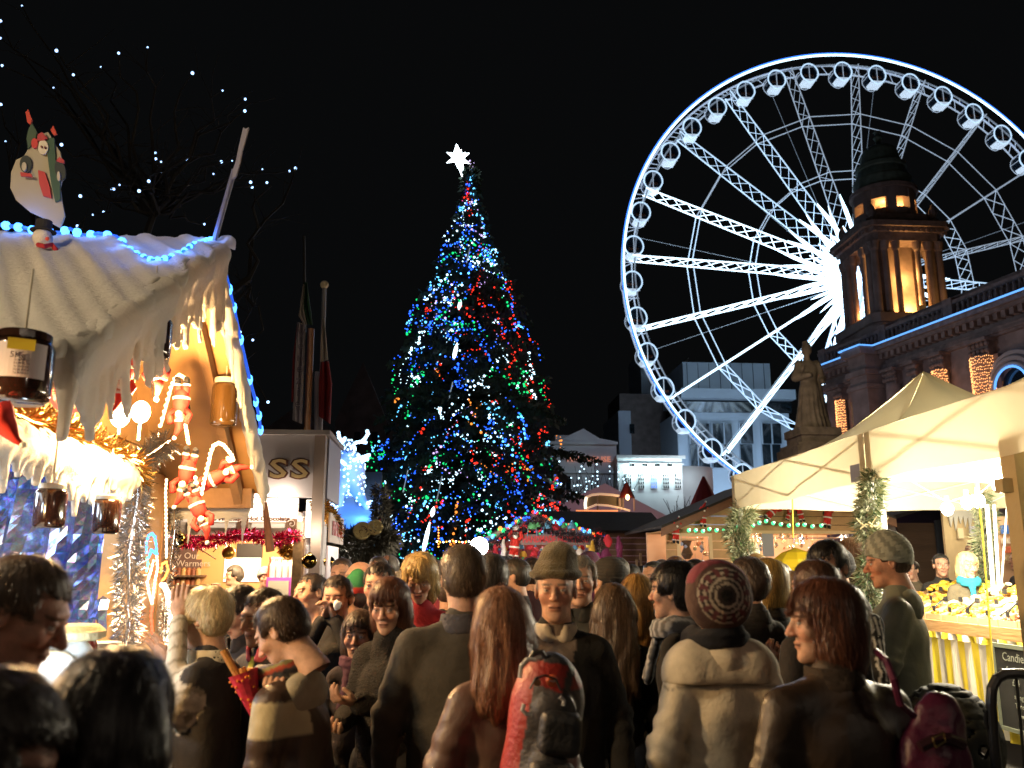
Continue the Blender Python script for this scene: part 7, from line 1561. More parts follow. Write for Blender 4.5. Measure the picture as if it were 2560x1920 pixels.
    def trous(p):
        d = None
        for s in (-1, 1):
            e = smin(cap(p, hip[s], knee[s], .10 * k, .07 * k), cap(p, knee[s], ank[s], .07 * k, .055 * k), .02); d = e if d is None else smin(d, e, .02)
        return d + .004 * wob(p, 20, seed)
    Vt, Qt = surf_net(trous, (-.26, -.16, .03), (.26, .2, 1.02 * k), .026 if Y < 4 else .04); mk('trousers', out(Vt), Qt, cloth_mat('wool'), t, cols=np.tile(np.array(trousers, dtype=np.float32), (len(Vt), 1)), smooth=True)
    for s in (-1, 1):
        Vs, Qs = surf_net(lambda p: np.maximum(smin(cap(p, ank[s], ank[s] + sarr(0, 0, .05), .05, .05), ell(p, ank[s] + sarr(0, .07, -.045), (.048, .125, .045)), .03), .005 - p[:, 2]), ank[s] + sarr(-.1, -.12, -.12), ank[s] + sarr(.1, .24, .14), .022); mk('shoe', out(Vs), Qs, mat('shoe_leather', (.02, .018, .016), .4), t, smooth=True)
    # ---- hair, hats, scarf
    HD = HAIR_SDF.get(hair)
    if HD is not None:
        f, lo, hi = HD; h_ = (.008 if Y < 5 else .011) if near else .015
        Vh, Qh = surf_net(lambda p: f(p) + .0022 * np.sin(p[:, 0] * 260 + 6 * np.sin(p[:, 2] * 17 + seed)) * (1 if near else 0) + .003 * wob(p, 30, seed), lo, hi, h_)
        hm = hair_mat(hc); ho = mk('hair', out(hv(Vh)), Qh, hm, t, smooth=True)
        if near and strands:
            strands = int(strands * 1.5)
            g_ = np.random.default_rng(seed); I = g_.integers(0, len(Vh), strands); pcur = Vh[I] + g_.normal(0, .002, (strands, 3)).astype(np.float32)
            stp = .011 if hair in ('long', 'bob', 'girl', 'wavy', 'longbob') else .006; ns = 9; crown = sarr(0, -.05, .12)
            lift = (.0005 + g_.exponential(.0028, strands)).clip(0, .016).astype(np.float32); vel = pcur - crown; vel[:, 2] -= .05 if hair in ('long', 'bob', 'girl', 'wavy', 'longbob') else .0; path = [pcur.copy()]
            for q in range(ns):
                e = .004; f0 = f(pcur); gr = np.stack([f(pcur + sarr(e, 0, 0)) - f0, f(pcur + sarr(0, e, 0)) - f0, f(pcur + sarr(0, 0, e)) - f0], 1); gr /= np.linalg.norm(gr, axis=1, keepdims=True) + 1e-9
                vel = vel - gr * (vel * gr).sum(1, keepdims=True); vel /= np.linalg.norm(vel, axis=1, keepdims=True) + 1e-9
                if hair in ('long', 'bob', 'girl', 'wavy', 'longbob'): vel = vel * .6 + sarr(0, 0, -.4)
                vel = vel + g_.normal(0, .09 if hair in ('long', 'girl', 'longbob') else .13, vel.shape).astype(np.float32); pcur = pcur + vel / (np.linalg.norm(vel, axis=1, keepdims=True) + 1e-9) * stp; pcur = pcur - gr * (f(pcur) - lift)[:, None] * .8; path.append(pcur.copy())
            W_ = np.cross(vel, gr); W_ /= np.linalg.norm(W_, axis=1, keepdims=True) + 1e-9; wd = (.0009 if Y < 4.5 else .0014)
            VV = []; 
            for q, pp in enumerate(path): w_ = wd * (1 - .7 * q / ns); VV += [pp + W_ * w_, pp - W_ * w_]
            VV = np.stack(VV, 1).reshape(-1, 3); m_ = 2 * (ns + 1); b0 = (np.arange(strands) * m_)[:, None, None]; st_ = (np.arange(ns) * 2)[None, :, None]; Fs = (b0 + st_ + np.array([0, 1, 3, 2])[None, None, :]).reshape(-1, 4)
            br_ = np.exp(g_.normal(.12, .32, strands)).clip(.45, 2.4).astype(np.float32); cs_ = np.repeat(br_, m_)[:, None] * np.array(hc, dtype=np.float32)[None, :]; so = mk('hair_strands', out(hv(VV)), Fs, mat('strand', (.1, .1, .1), .38, attr=True, spec=.5), ho, cols=cs_.clip(0, .85), smooth=True); tag(so, kind='stuff')
    if hat: hat(t, lambda V: out(hv(V)), seed)
    if collar is not None:
        def col_(p):
            d = np.abs(cap(p, J((0, -.02, 1.44)), J((0, -.005, 1.50)), .085 * k, .075 * k)) - .008; d = smax(d, p[:, 2] - J((0, 0, 1.505))[2], .01); d = smax(d, J((0, 0, 1.425))[2] - p[:, 2], .01); return smax(d, -cap(p, J((0, .1, 1.40)), J((0, .1, 1.52)), .026, .05), .01)
        Vq, Qq = surf_net(col_, J((0, 0, 1.47)) - .14, J((0, 0, 1.47)) + .14, .011); mk('collar', out(Vq), Qq, cloth_mat('wool'), t, cols=np.tile(np.array(collar, dtype=np.float32), (len(Vq), 1)), smooth=True)
    if scarf is not None:
        def sc_f(p):
            c = J((0, .015, 1.475)); q = p - c; r_ = np.sqrt(q[:, 0] ** 2 + q[:, 1] ** 2); d = np.sqrt((r_ - .082 * k) ** 2 + ((q[:, 2] + .12 * q[:, 1]) * .72) ** 2) - .034 * k; d = smin(d, cap(p, J((.03, .1, 1.44)), J((.05, .165, 1.25)), .03, .036, (1, 1.5, 1)), .02); return d + .006 * wob(p, 34, seed) + .003 * np.sin(q[:, 2] * 200)
        Vq, Qq = surf_net(sc_f, J((0, .03, 1.40)) - .22, J((0, .03, 1.40)) + .22, .011); cs = np.tile(np.array(scarf if not callable(scarf) else (.1, .1, .1), dtype=np.float32), (len(Vq), 1))
        if callable(scarf): scarf(Vq / k, cs)
        mk('scarf', out(Vq), Qq, cloth_mat('wool'), t, cols=cs, smooth=True)
    if hood is not None:
        Vq, Qq = surf_net(lambda p: smax(np.abs(ell(p, J((0, -.07, 1.40)), (.135 * k, .05 * k, .085 * k))) - .014, -(p[:, 2] - 0 * k), .01) + .007 * wob(p, 22, seed), J((0, -.07, 1.42)) - .22, J((0, -.07, 1.42)) + .22, .013); mk('hood', out(Vq), Qq, cloth_mat('wool'), t, cols=np.tile(np.array(hood, dtype=np.float32), (len(Vq), 1)), smooth=True)
    return t, out, J, k, (lambda V: out(hv(np.array(V, dtype=np.float32))))
# hair shapes in head space
def _cran(p, o): return smin(ell(p, (0, -.016, .040), (.080 + o, .100 + o, .086 + o)), ell(p, (0, -.045, -.01), (.070 + o, .066 + o, .06 + o)), .03)
def _facecut(p, zl, y0=.045, zt=.062):      # keep the face open: region in front of a hairline
    a = np.maximum(y0 - p[:, 1] , p[:, 2] - zt - .1 * np.abs(p[:, 0])); return a
def jag(p, a=.010): return a * wob(p, 62, 2) + a * .6 * np.sin(p[:, 0] * 210 + 5 * wob(p, 40, 1))
def h_short(p): d = _cran(p, .006) + .012 * np.clip((p[:, 1] - .035) / .05, 0, 1) * np.clip((.115 - p[:, 2]) / .03, 0, 1); d = smax(d, -np.maximum(.048 - p[:, 1] - .25 * (p[:, 2] - .0), p[:, 2] - .074 + jag(p)), .008); d = smax(d, -np.maximum(-.035 - p[:, 1] + .0 * p[:, 2], p[:, 2] + .0), .006) if False else d; return smax(d, np.where(p[:, 1] < -.02, -.072 - p[:, 2], .010 - p[:, 2]) + jag(p, .006), .008)
def h_reced(p): d = _cran(p, .002); d = smax(d, -np.maximum(.030 - p[:, 1] - .3 * p[:, 2], p[:, 2] - .13), .01); return smax(d, np.where(p[:, 1] < -.02, -.072 - p[:, 2], .0 - p[:, 2]), .008)
def h_volume(p): d = _cran(p, .018); d = smax(d, -np.maximum(.050 - p[:, 1] + jag(p), p[:, 2] - .062 + jag(p)), .008); return smax(d, np.where(p[:, 1] < -.02, -.085 - p[:, 2], -.012 - p[:, 2]) + jag(p, .012), .008) + .004 * wob(p, 48, 5)
def h_bob(p):
    d = _cran(p, .016); d = smin(d, ell(p, (0, -.035, -.06), (.106, .088, .125)), .03); d = smax(d, -.165 - p[:, 2] + jag(p, .014), .012)
    return smax(d, -np.maximum(.040 - p[:, 1], np.maximum(p[:, 2] - .050 + jag(p, .008), np.abs(p[:, 0]) - .068 + jag(p, .005))), .008)
def h_long(p):
    d = _cran(p, .014); d = smin(d, cap(p, (0, -.05, 0), (0, -.085, -.30), .098, .088, (1, 1.5, 1)), .04); d = smin(d, ell(p, (0, -.02, -.07), (.098, .075, .13)), .03)
    return smax(d, -np.maximum(.036 - p[:, 1], np.maximum(p[:, 2] - .056, np.abs(p[:, 0]) - .066)), .012)
def h_girl(p): return smin(h_long(p), cap(p, (0, -.08, -.05), (0, -.115, -.36), .115, .125, (1, 1.7, 1)), .05) + .008 * np.sin(p[:, 0] * 90 + 3 * np.sin(p[:, 2] * 14)) * (p[:, 2] < -.05)
def h_longbob(p): return smin(h_bob(p), cap(p, (0, -.06, -.02), (0, -.095, -.20), .095, .108, (1, 1.5, 1)), .04) + .005 * np.sin(p[:, 0] * 110 + 3 * np.sin(p[:, 2] * 14)) * (p[:, 2] < -.05)
def h_wavy(p): return h_bob(p) + .008 * wob(p, 42, 1)
BB = ((-.15, -.19, -.24), (.15, .16, .17)); BL = ((-.19, -.25, -.52), (.19, .16, .17))
HAIR_SDF = {'short': (h_short,) + BB, 'reced': (h_reced,) + BB, 'volume': (h_volume,) + BB, 'bob': (h_bob,) + BB, 'long': (h_long,) + BL, 'girl': (h_girl,) + BL, 'longbob': (h_longbob,) + BL, 'wavy': (h_wavy,) + BB, None: None}
def beanie(c1, c2=None, hgt=.0, brim=.05, pattern=None, name='knitted_hat'):
    def f(t, out, seed):
        def d(p):
            a = ell(p, (0, -.018, .040), (.100, .118, .106 + hgt)); a = smax(a, .012 + .35 * p[:, 1] - p[:, 2], .008)
            b = np.abs(ell(p, (0, -.018, .036), (.099, .117, .10))) - .009; b = smax(b, np.abs(p[:, 2] - .035 - .35 * p[:, 1]) - brim * .5, .008) if brim else a
            return smin(a, b, .006) + .0025 * np.sin(p[:, 2] * 330) + .004 * wob(p, 26, seed)
        V, Q = surf_net(d, (-.15, -.17, -.09), (.15, .15, .22 + hgt), .0075); c = np.tile(np.array(c1, dtype=np.float32), (len(V), 1))
        if c2 is not None and pattern: m_ = pattern(V); c[m_] = c2
        mk(name, out(V), Q, cloth_mat('wool'), t, cols=c, smooth=True)
    return f

SK = (.52, .30, .205); SKP = (.56, .35, .25)
dk_c = (.022, .022, .024)
# -- near crowd, from the hut side to the fruit stall (face: degrees, 0 looks down the lane away from us, 180 at us)
def p_stripes(V, c, arms):
    m = (np.abs(V[:, 0]) > .0); 
    for s in (-1, 1): pass
person('man in profile with greying brown hair looking down at the sweet counter', 40, 1402, 2.1, -84, 'short', (.10, .07, .05), (.05, .045, .045), tone=(.46, .24, .17), yaw=0, tilt=22, strands=2600, stub=.3, L='front', Rr='front')
person('shadowed person with dark swept hair closest to the camera in the corner', -60, 1705, 1.3, -80, 'volume', (.03, .022, .02), (.06, .035, .03), 'w', tone=(.30, .15, .11), tilt=15, strands=2200)
person('woman seen from behind with long smooth black hair before the counter', 292, 1640, 1.5, 0, 'girl', (.016, .012, .012), (.03, .025, .025), 'w', strands=5200, tilt=5, width=1.0)
def hand_cream(V, c, arms):
    e, w = arms[-1][1], arms[-1][2]
    for s in (-1, 1):
        m = cap(V, arms[s][1] * .55 + arms[s][0] * .45, arms[s][1], .10, .09) < 0; m |= cap(V, arms[s][1], arms[s][2], .09, .08) < 0; c[m] = (.55, .50, .40); z = V[m][:, 2]; c[np.where(m)[0][np.sin(V[m] @ sarr(60, 60, 90)) > .75]] = (.30, .27, .2)
person('blonde woman in charcoal poncho over cream jumper raising a hand to her eyes', 512, 1476, 3.8, 78, 'volume', (.60, .47, .26), (.055, .05, .048), 'w', SKP, long=.45, tilt=8, L=P(445, 1560, 3.72), Rr=P(425, 1665, 4.1), paint=hand_cream, strands=2400, width=1.25, collar=(.6, .55, .42), lean=6, handc=.15)
person('young man with black hair looking down behind the blonde woman', 612, 1468, 4.35, 128, 'short', (.02, .016, .014), (.03, .026, .028), tone=SK, tilt=30, strands=1200, L='hold', Rr='front')
def pinkshirt(V, c, arms): m = (V[:, 1] > .06) & (np.abs(V[:, 0] + .0) < .022) & (V[:, 2] > 1.15); c[m] = (.62, .6, .06)
person('young man with pink collar and yellow zip strip looking at the food', 668, 1476, 3.95, 140, 'short', (.045, .03, .022), (.055, .05, .055), tone=SKP, tilt=10, strands=1200, collar=(.65, .12, .16), paint=pinkshirt)
def boyjacket(V, c, arms):
    m = (np.abs(V[:, 2] - 1.33) < .06) & (V[:, 0] < -.08); c[m] = (.46, .41, .26)
    for s in (-1, 1):
        a, b, w = arms[s]
        for u, v in ((a, b), (b, w)):
            d = (v - u) / np.linalg.norm(v - u); n_ = np.cross(d, np.array((0, .8, .3))); n_ /= np.linalg.norm(n_); r_ = (V - u) @ n_; t_ = ((V - u) @ d) / np.linalg.norm(v - u); rr = V - u - np.outer((V - u) @ d, d); ok = (t_ > -.1) & (t_ < .96) & (np.linalg.norm(rr, axis=1) < .12) & (np.abs((rr @ np.array((0, -.3, .0))) * 0 + rr @ np.array((-s, 0, 0))) < .0) ; out_ = (rr @ np.array((s * 1., .0, .45))) > .028; c[(t_ > 0) & (t_ < .96) & (np.linalg.norm(rr, axis=1) < .12) & out_ & (np.abs(rr @ n_) < .03)] = (.50, .44, .30)
def strs(V, c):
    t_ = V[:, 2] * 60 + V[:, 1] * 26; k_ = (np.floor(t_) % 6).astype(int); pal = np.array([(.05, .05, .06), (.35, .06, .03), (.22, .2, .08), (.10, .10, .14), (.3, .28, .22), (.05, .05, .06)], dtype=np.float32); c[:] = pal[k_]
bt_, bout, bJ, bk, bh = person('boy in brown and cream jacket with striped scarf eating churros', 702, 1497, 3.3, 72, 'short', (.05, .032, .022), (.075, .045, .032), tone=SKP, tilt=34, L=P(672, 1790, 3.15), Rr=P(668, 1772, 3.35), paint=boyjacket, scarf=strs, strands=3000, lean=10, trousers=(.05, .09, .18), hood=(.33, .3, .22), cm='leather', width=1.08)
# the red paper cone of churros
cn0 = P(628, 1770, 3.22); cone = thing('churros_cone', 'red patterned paper cone with golden churros held by the boy', 'snack', tuple(cn0)); dr = (P(588, 1700, 3.2) - cn0) ; dr = (P(612, 1700, 3.2) - P(640, 1800, 3.2)).normalized(); b0 = P(642, 1802, 3.2); ln_ = .17
redp = mat('paper_red', (.55, .03, .07), .6, noise=.35, scale=40)
MB().bar(b0, b0 + dr * ln_, .012, 12, .052, cap=False).build('paper', redp, cone)
m = MB(); rnd = random.Random(3)
for q in range(26): a_ = rnd.uniform(0, 6.28); u = rnd.uniform(.25, .95); sx_ = dr.orthogonal().normalized(); sy_ = dr.cross(sx_); cpt = b0 + dr * ln_ * u + (sx_ * math.cos(a_) + sy_ * math.sin(a_)) * (.014 + .04 * u); m.ball(cpt, .005, 5, 3)
m.build('gold_print', mat('print_orange', (.75, .25, .03), .5), cone)
for q, (dx, dz, l_) in enumerate(((-.035, .03, .10), (.0, .0, .05), (.02, .01, .045))):
    c_ = b0 + dr * ln_ * .8 + Vector((dx * .5, 0, 0)); MB().tube([c_, c_ + dr * l_ + Vector((dx, 0, dz * .4))], .013, 8).build('churro', mat('churro_gold', (.55, .26, .05), .5, noise=.3, scale=50, bump=.4), cone)
person('dark haired lad tilting his head by the kiosk post', 782, 1436, 5.3, 155, 'short', (.025, .02, .018), (.035, .032, .03), tone=SK, yaw=-25, tilt=-3, roll=12, strands=500)
tis = person('man with dark hair blowing his nose into a white tissue', 846, 1442, 5.0, 172, 'short', (.03, .022, .018), (.028, .026, .026), tone=SK, L='face', Rr='face', strands=700, tilt=4)
tt_ = thing('tissue', 'crumpled white tissue in the hands of the nose blowing man', 'tissue', tuple(P(842, 1510, 4.75))); V, Q = surf_net(lambda p: ell(p, tuple(P(842, 1512, 4.74)), (.020, .016, .034)) + .009 * wob(p, 95, 1), np.array(P(842, 1512, 4.74)) - .09, np.array(P(842, 1512, 4.74)) + .09, .009); mk('paper', V, Q, mat('tissue_white', (.8, .8, .78), .8), tt_)
def elf(t, out, seed):
    V, Q = surf_net(lambda p: smin(cap(p, (0, -.02, .06), (.03, -.05, .14), .098, .05), cap(p, (.03, -.05, .14), (.10, -.06, .08), .04, .02), .03) + .004 * wob(p, 30, 1), (-.14, -.18, .02), (.18, .12, .22), .012); c = np.tile(np.array((.02, .16, .06), dtype=np.float32), (len(V), 1)); c[(V[:, 2] < .07)] = (.5, .04, .03); mk('elf_hat', out(V), Q, cloth_mat('wool'), t, cols=c, smooth=True)
person('person in green and red elf hat behind the nose blowing man', 882, 1432, 5.7, 100, 'short', (.05, .035, .03), (.5, .06, .03), tone=SK, hat=elf, strands=0, top_add=.04)
person('man with short dark hair gazing left beside the red haired woman', 952, 1410, 4.9, 160, 'short', (.028, .022, .02), (.028, .026, .028), tone=SK, stub=.4, strands=800, yaw=8)
person('woman with auburn bob in black fur coat', 980, 1452, 4.15, 150, 'bob', (.10, .04, .022), (.018, .016, .016), 'w', SKP, cm='fur', long=.4, fur=1., strands=2600, tilt=12, L='hold', Rr='front', yaw=14)
person('girl with dark fringe and magenta trimmed scarf peeping past the fur coat', 902, 1532, 4.5, 172, 'bob', (.05, .03, .02), (.03, .02, .028), 'w', SK, strands=900, scarf=(.05, .01, .03))
person('woman with tousled blonde hair and crimson jumper looking down', 1052, 1394, 5.1, 175, 'wavy', (.42, .29, .12), (.30, .015, .03), 'w', SK, strands=2200, tilt=26, top_add=-.01)
person('tall man in olive grey coat walking away with cropped hair', 1158, 1366, 3.5, 6, 'short', (.12, .09, .065), (.085, .078, .066), tone=(.5, .3, .22), long=.38, width=1.24, strands=2200, yaw=5, collar=(.05, .05, .065))
person('broad man in dark green coat next to the floodlight seen from behind', 1230, 1388, 4.6, -8, 'short', (.05, .042, .035), (.07, .062, .045), tone=SK, long=.5, width=1.25, strands=900)
gt_, gout, gJ, gk, gh = person('girl with long light brown hair and red rucksack seen from behind', 1254, 1478, 2.95, 6, 'longbob', (.26, .13, .075), (.125, .075, .06), 'w', SKP, strands=5200, cm='leather', long=.66, L=((.27, -.05, 1.15), (.27, .03, .88)), Rr='pocket')
# red and black rucksack on her back
bc = P(1356, 1850, 2.70); bp = thing('rucksack', 'red and black rucksack with badges on the back of the girl', 'rucksack', tuple(bc)); Rb = rot3(ry=.14)
def bagf(p):
    q = ((p - np.array(bc)) @ Rb) * sarr(1.32, 1, 1); d = smin(cap(q * sarr(1, 1.25, 1), (0, 0, -.18), (0, 0, .10), .155, .135), ell(q, (0, 0, .1), (.13, .10, .15)), .04); d = smin(d, cap(q * sarr(1, 1.3, 1), (.01, -.10, -.14), (.02, -.09, .02), .10, .075), .012); d = smin(d, ell(q, (.02, -.10, .10), (.085, .035, .06)), .008); return d + .006 * wob(q, 22, 2)
V, Q = surf_net(bagf, np.array(bc) - .36, np.array(bc) + .36, .0085); q = (V - np.array(bc, dtype=np.float32)) @ Rb; c = np.tile(sarr(.045, .042, .045), (len(V), 1)).astype(np.float32)
c[(q[:, 0] < -.066 + .05 * q[:, 2]) & (q[:, 2] > -.10)] = (.34, .020, .012); c[(q[:, 2] > .150 + .25 * np.abs(q[:, 0] - .02)) & (q[:, 2] < .225)] = (.26, .018, .012); c[(q[:, 2] < .08) & (q[:, 0] > .062)] = (.10, .010, .010); c[np.abs(q[:, 0] + .0 - .25 * q[:, 2]) < .012] = (.03, .03, .03)
mk('pack_body', V, Q, mat('pack_nylon', (.1, .1, .1), .5, attr=True, bump=.3, bscale=60), bp, cols=c, smooth=True)
MB().ball(P(1380, 1702, 2.545), .017, 14, 6, (1, .3, 1)).build('badge', mat('badge_orange', (.8, .16, .05), .4), bp); MB().ball(P(1343, 1706, 2.54), .011, 12, 6, (1, .3, 1)).build('badge', mat('badge_tan', (.5, .22, .08), .4), bp)
nyl = mat('pocket_nylon', (.028, .028, .03), .5, bump=.35, bscale=50)
for cc_, rr_ in (((.03, -.115, .045), (.064, .045, .062)), ((.025, -.125, -.115), (.076, .05, .10))):
    o_ = np.array(bc) + Rb @ np.array(cc_); rq = np.array(rr_); V, Q = surf_net(lambda p: np.sqrt((np.maximum(np.abs((p - o_) @ Rb) - rq * .55, 0) ** 2).sum(1)) - .026 + .003 * wob(p, 40, 3), o_ - .17, o_ + .17, .009); mk('pocket', V, Q, nyl, bp, smooth=True)
for pts in ([(1325, 1722), (1338, 1696), (1362, 1688), (1390, 1698), (1402, 1726)],): MB().tube([P(x, y, 2.535) for x, y in pts], .0035, 5).build('zip', mat('zip_black', (.02, .02, .02), .5), bp)
MB().tube([P(x, y, 2.66) for x, y in ((1325, 1650), (1335, 1632), (1355, 1630), (1366, 1648))], .008, 6).build('haul_loop', mat('zip_black'), bp)
text('badge_mark', '~', .03, mat('badge_white', (.8, .75, .7), .5), None, parent=bp, depth=.001, M=Matrix.Translation(P(1380, 1702, 2.537)) @ Matrix.Rotation(PI / 2, 4, 'X'))
for pts in ([(1300, 1695), (1303, 1665), (1318, 1648), (1340, 1650)], [(1310, 1760), (1306, 1775), (1316, 1785), (1330, 1788)], [(1400, 1742), (1410, 1752), (1408, 1764)]): MB().tube([P(x, y, 2.55) for x, y in pts], .006, 6).build('strap', mat('strap_white', (.45, .45, .45), .5), bp)
# the man in the fleece hat facing us
def fleecehat(t, out, seed):
    V, Q = surf_net(lambda p: smin(smin(ell(p, (0, -.02, .085), (.093, .104, .056)), ell(p, (-.012, -.025, .132), (.078, .084, .068)), .02), ell(p, (0, -.02 , .066), (.110, .122, .036)), .006) + .003 * wob(p, 60, 1), (-.16, -.18, -.0), (.16, .15, .25), .007)
    m_ = V[:, 2] > .02; mk('fleece_hat', out(V), Q, mat('olive_fleece', (.13, .10, .045), .95, noise=.25, scale=14, bump=.8, bscale=150, sheen=.4), t, smooth=True)
def vneck(V, c, arms): m = (V[:, 1] > .04) & (np.abs(V[:, 0]) < (V[:, 2] - 1.17) * .30) & (V[:, 2] > 1.17); c[m] = (.22, .175, .15)
person('older man in olive fleece hat and black coat facing the camera', 1388, 1388, 3.6, 176, 'reced', (.25, .22, .2), (.017, .017, .018), tone=(.60, .34, .24), hat=fleecehat, strands=300, collar=(.62, .56, .46), paint=vneck, long=.5, width=1.12, yaw=-6, top_add=.02)
person('grey haired man turned away behind the fleece hat man', 1452, 1392, 4.5, 145, 'short', (.22, .20, .17), (.055, .055, .045), tone=SK, strands=900, yaw=25)
person('person in black felt hat behind the brown haired woman', 1522, 1400, 5.4, 40, 'short', (.02, .02, .02), (.03, .028, .026), tone=SK, hat=beanie((.022, .02, .018)), strands=0)
person('woman seen from behind with long wavy brown hair', 1532, 1464, 4.3, -6, 'girl', (.085, .052, .03), (.022, .02, .018), 'w', strands=3200)
person('girl with long honey blonde hair seen from behind', 1592, 1440, 4.9, -10, 'girl', (.30, .17, .05), (.02, .02, .02), 'w', strands=3000)
def greysc(V, c): c[:] = (.12, .12, .12); c[np.sin(V[:, 0] * 160 + V[:, 1] * 90) > .2] = (.35, .35, .35)
person('person with thick black hair and grey patterned scarf looking left', 1690, 1412, 3.95, 60, 'volume', (.010, .009, .009), (.010, .010, .010), 'w', SK, strands=1800, scarf=greysc, long=.5)
# woman in cream coat with the patterned beret
def beret(t, out, seed):
    def d(p): return smin(ell(p, (0, -.058, -.004), (.116, .085, .120)), ell(p, (0, .0, .03), (.090, .105, .088)), .03) + .0012 * np.sin(np.sqrt(p[:, 0] ** 2 + (p[:, 2] - .02) ** 2) * 480) + .003 * wob(p, 40, 2)
    V, Q = surf_net(d, (-.17, -.19, -.15), (.17, .14, .2), .0065); r_ = np.sqrt(V[:, 0] ** 2 + (V[:, 2] - .0) ** 2); a = np.arctan2(V[:, 2] - .0, V[:, 0]); c = np.tile(sarr(.04, .028, .028), (len(V), 1)).astype(np.float32)
    c[(np.sin(r_ * 370) > .0) & (r_ > .03)] = (.42, .37, .31); c[(np.abs(r_ - .075) < .014) & (np.sin(a * 14) > 0)] = (.13, .04, .05); c[(r_ > .092)] = (.08, .045, .04); c[(r_ > .104) & (V[:, 2] > .04)] = (.16, .03, .05); c[r_ < .020] = (.008, .008, .008); mk('knitted_beret', out(V), Q, cloth_mat('wool'), t, cols=c, smooth=True)
def beltc(V, c, arms): m = np.abs(V[:, 2] - 1.02) < .038; m &= np.abs(V[:, 0]) < .24; c[m] = c[m] * .82; m2 = (np.abs(np.abs(V[:, 2] - 1.02) - .04) < .005) & (np.abs(V[:, 0]) < .24); c[m2] = c[m2] * .4; y = V[:, 2] - 1.34 + .05 * np.abs(V[:, 0]); c[(np.abs(y) < .005) & (V[:, 1] < .02)] *= .45
ct_, cout, cJ, ck, chh = person('woman in cream wool coat and patterned knitted beret seen from behind', 1782, 1396, 3.0, 2, None, (.015, .012, .01), (.80, .72, .57), 'w', strands=0, hat=beret, paint=beltc, long=.32, scarf=(.012, .014, .022), L='pocket', Rr='pocket', width=.95, trousers=(.4, .34, .25))
m = MB(); cb_ = cout(np.array([cJ((-.03, -.165, 1.02))]))[0]; 
V, Q = surf_net(lambda p: smax(np.abs(cap(p * sarr(1, 1.35, 1), cJ((0, 0, 1.02)) * sarr(1, 1.35, 1), cJ((0, 0, 1.03)) * sarr(1, 1.35, 1), .190, .190)) - .008, np.abs(p[:, 2] - cJ((0, 0, 1.02))[2]) - .036, .005), (-.3, -.3, .85), (.3, .3, 1.2), .012); mk('belt', cout(V), Q, cloth_mat('wool'), ct_, cols=np.tile(sarr(.72, .64, .5), (len(V), 1)), smooth=True)
V, Q = surf_net(lambda p: smax(cap(p * sarr(1, 1.3, 1), cJ((-.115, -.02, 1.375)) * sarr(1, 1.3, 1), cJ((.115, -.02, 1.375)) * sarr(1, 1.3, 1), .112, .112), cJ((0, 0, 1.345))[2] - p[:, 2] - .1 * p[:, 0] ** 2, .006) + .004 * wob(p, 18, 3), (-.36, -.26, 1.2), (.36, .26, 1.55), .0125); mk('cape_collar', cout(V), Q, cloth_mat('wool'), ct_, cols=np.tile(sarr(.80, .72, .57), (len(V), 1)), smooth=True)
person('woman with brown hair and dark jacket behind the beret', 1870, 1402, 4.6, 20, 'volume', (.05, .035, .025), (.025, .022, .022), 'w', strands=700)
person('woman with light brown bob lit yellow turned to the glassware', 1915, 1402, 4.9, 35, 'bob', (.30, .20, .06), (.03, .026, .024), 'w', strands=1500, yaw=15)
person('woman in profile with curly hair near the yellow umbrella', 1972, 1432, 5.6, 60, 'wavy', (.22, .14, .07), (.30, .22, .1), 'w', strands=700)
person('person with reddish brown hair just left of the track top man', 2036, 1402, 3.7, 20, 'short', (.07, .035, .022), (.03, .025, .025), strands=1500)
def track(V, c, arms):
    c[:] = (.018, .018, .02); m = (V[:, 2] > 1.26) & (V[:, 1] < .06) & (np.abs(V[:, 0]) < .2); c[m] = (.36, .36, .33)
    for s in (-1, 1):
        a, b, w = arms[s]
        for u, v in ((a, b),):
            d = (v - u) / np.linalg.norm(v - u); rel = V - u; ax = rel @ d; rr = rel - np.outer(ax, d); ok = (ax > -.06) & (ax < .3) & (np.linalg.norm(rr, axis=1) < .12); sdir = np.cross(d, np.array((0, 0, 1.))); sdir = np.array((0, 1., 0)); st = rr @ sdir; m = ok & ((rr @ np.array((s * 1., 0, .4))) > .01) & ((np.abs(st) < .005) | (np.abs(st - .025) < .005) | (np.abs(st + .025) < .005)); c[m] = (.7, .7, .68)
person('man with black hair in striped black and white track top looking down', 2062, 1354, 4.3, 105, 'short', (.018, .015, .014), (.02, .02, .02), tone=(.52, .29, .2), paint=track, tilt=22, strands=1800, yaw=25, stub=.3, L='hold', Rr='hold', lean=8, width=1.1)
bw_, wout, wJ, wk, whh = person('woman with chestnut bob and brown suede coat turned left closest on the right', 2060, 1458, 2.6, 12, 'bob', (.10, .038, .022), (.055, .034, .022), 'w', (.58, .35, .25), yaw=68, strands=5600, cm='leather', width=1.4, long=.5, tilt=2)
# plum handbag
hb_ = P(2345, 1862, 2.5); hbg = thing('handbag', 'plum leather handbag with wide buckle strap on the brown coat woman', 'handbag', tuple(hb_)); Rh = rot3(ry=.38)
V, Q = surf_net(lambda p: smin(ell((p - np.array(hb_)) @ Rh, (0, 0, -.05), (.105, .065, .12)), ell((p - np.array(hb_)) @ Rh, (-.01, 0, .07), (.07, .045, .075)), .03) + .009 * wob(p * sarr(1.6, 1, .5), 34, 4) + .004 * wob(p, 70, 2), np.array(hb_) - .26, np.array(hb_) + .26, .011); mk('bag_body', V, Q, mat('plum_leather', (.085, .012, .04), .38, noise=.25, scale=9, bump=.3, bscale=40), hbg, smooth=True)
MB().tube([P(x, y, 2.43) for x, y in ((2300, 1868), (2335, 1850), (2372, 1845), (2410, 1862))], .016, 6).build('buckle_strap', mat('strap_dark', (.03, .01, .015), .4), hbg)
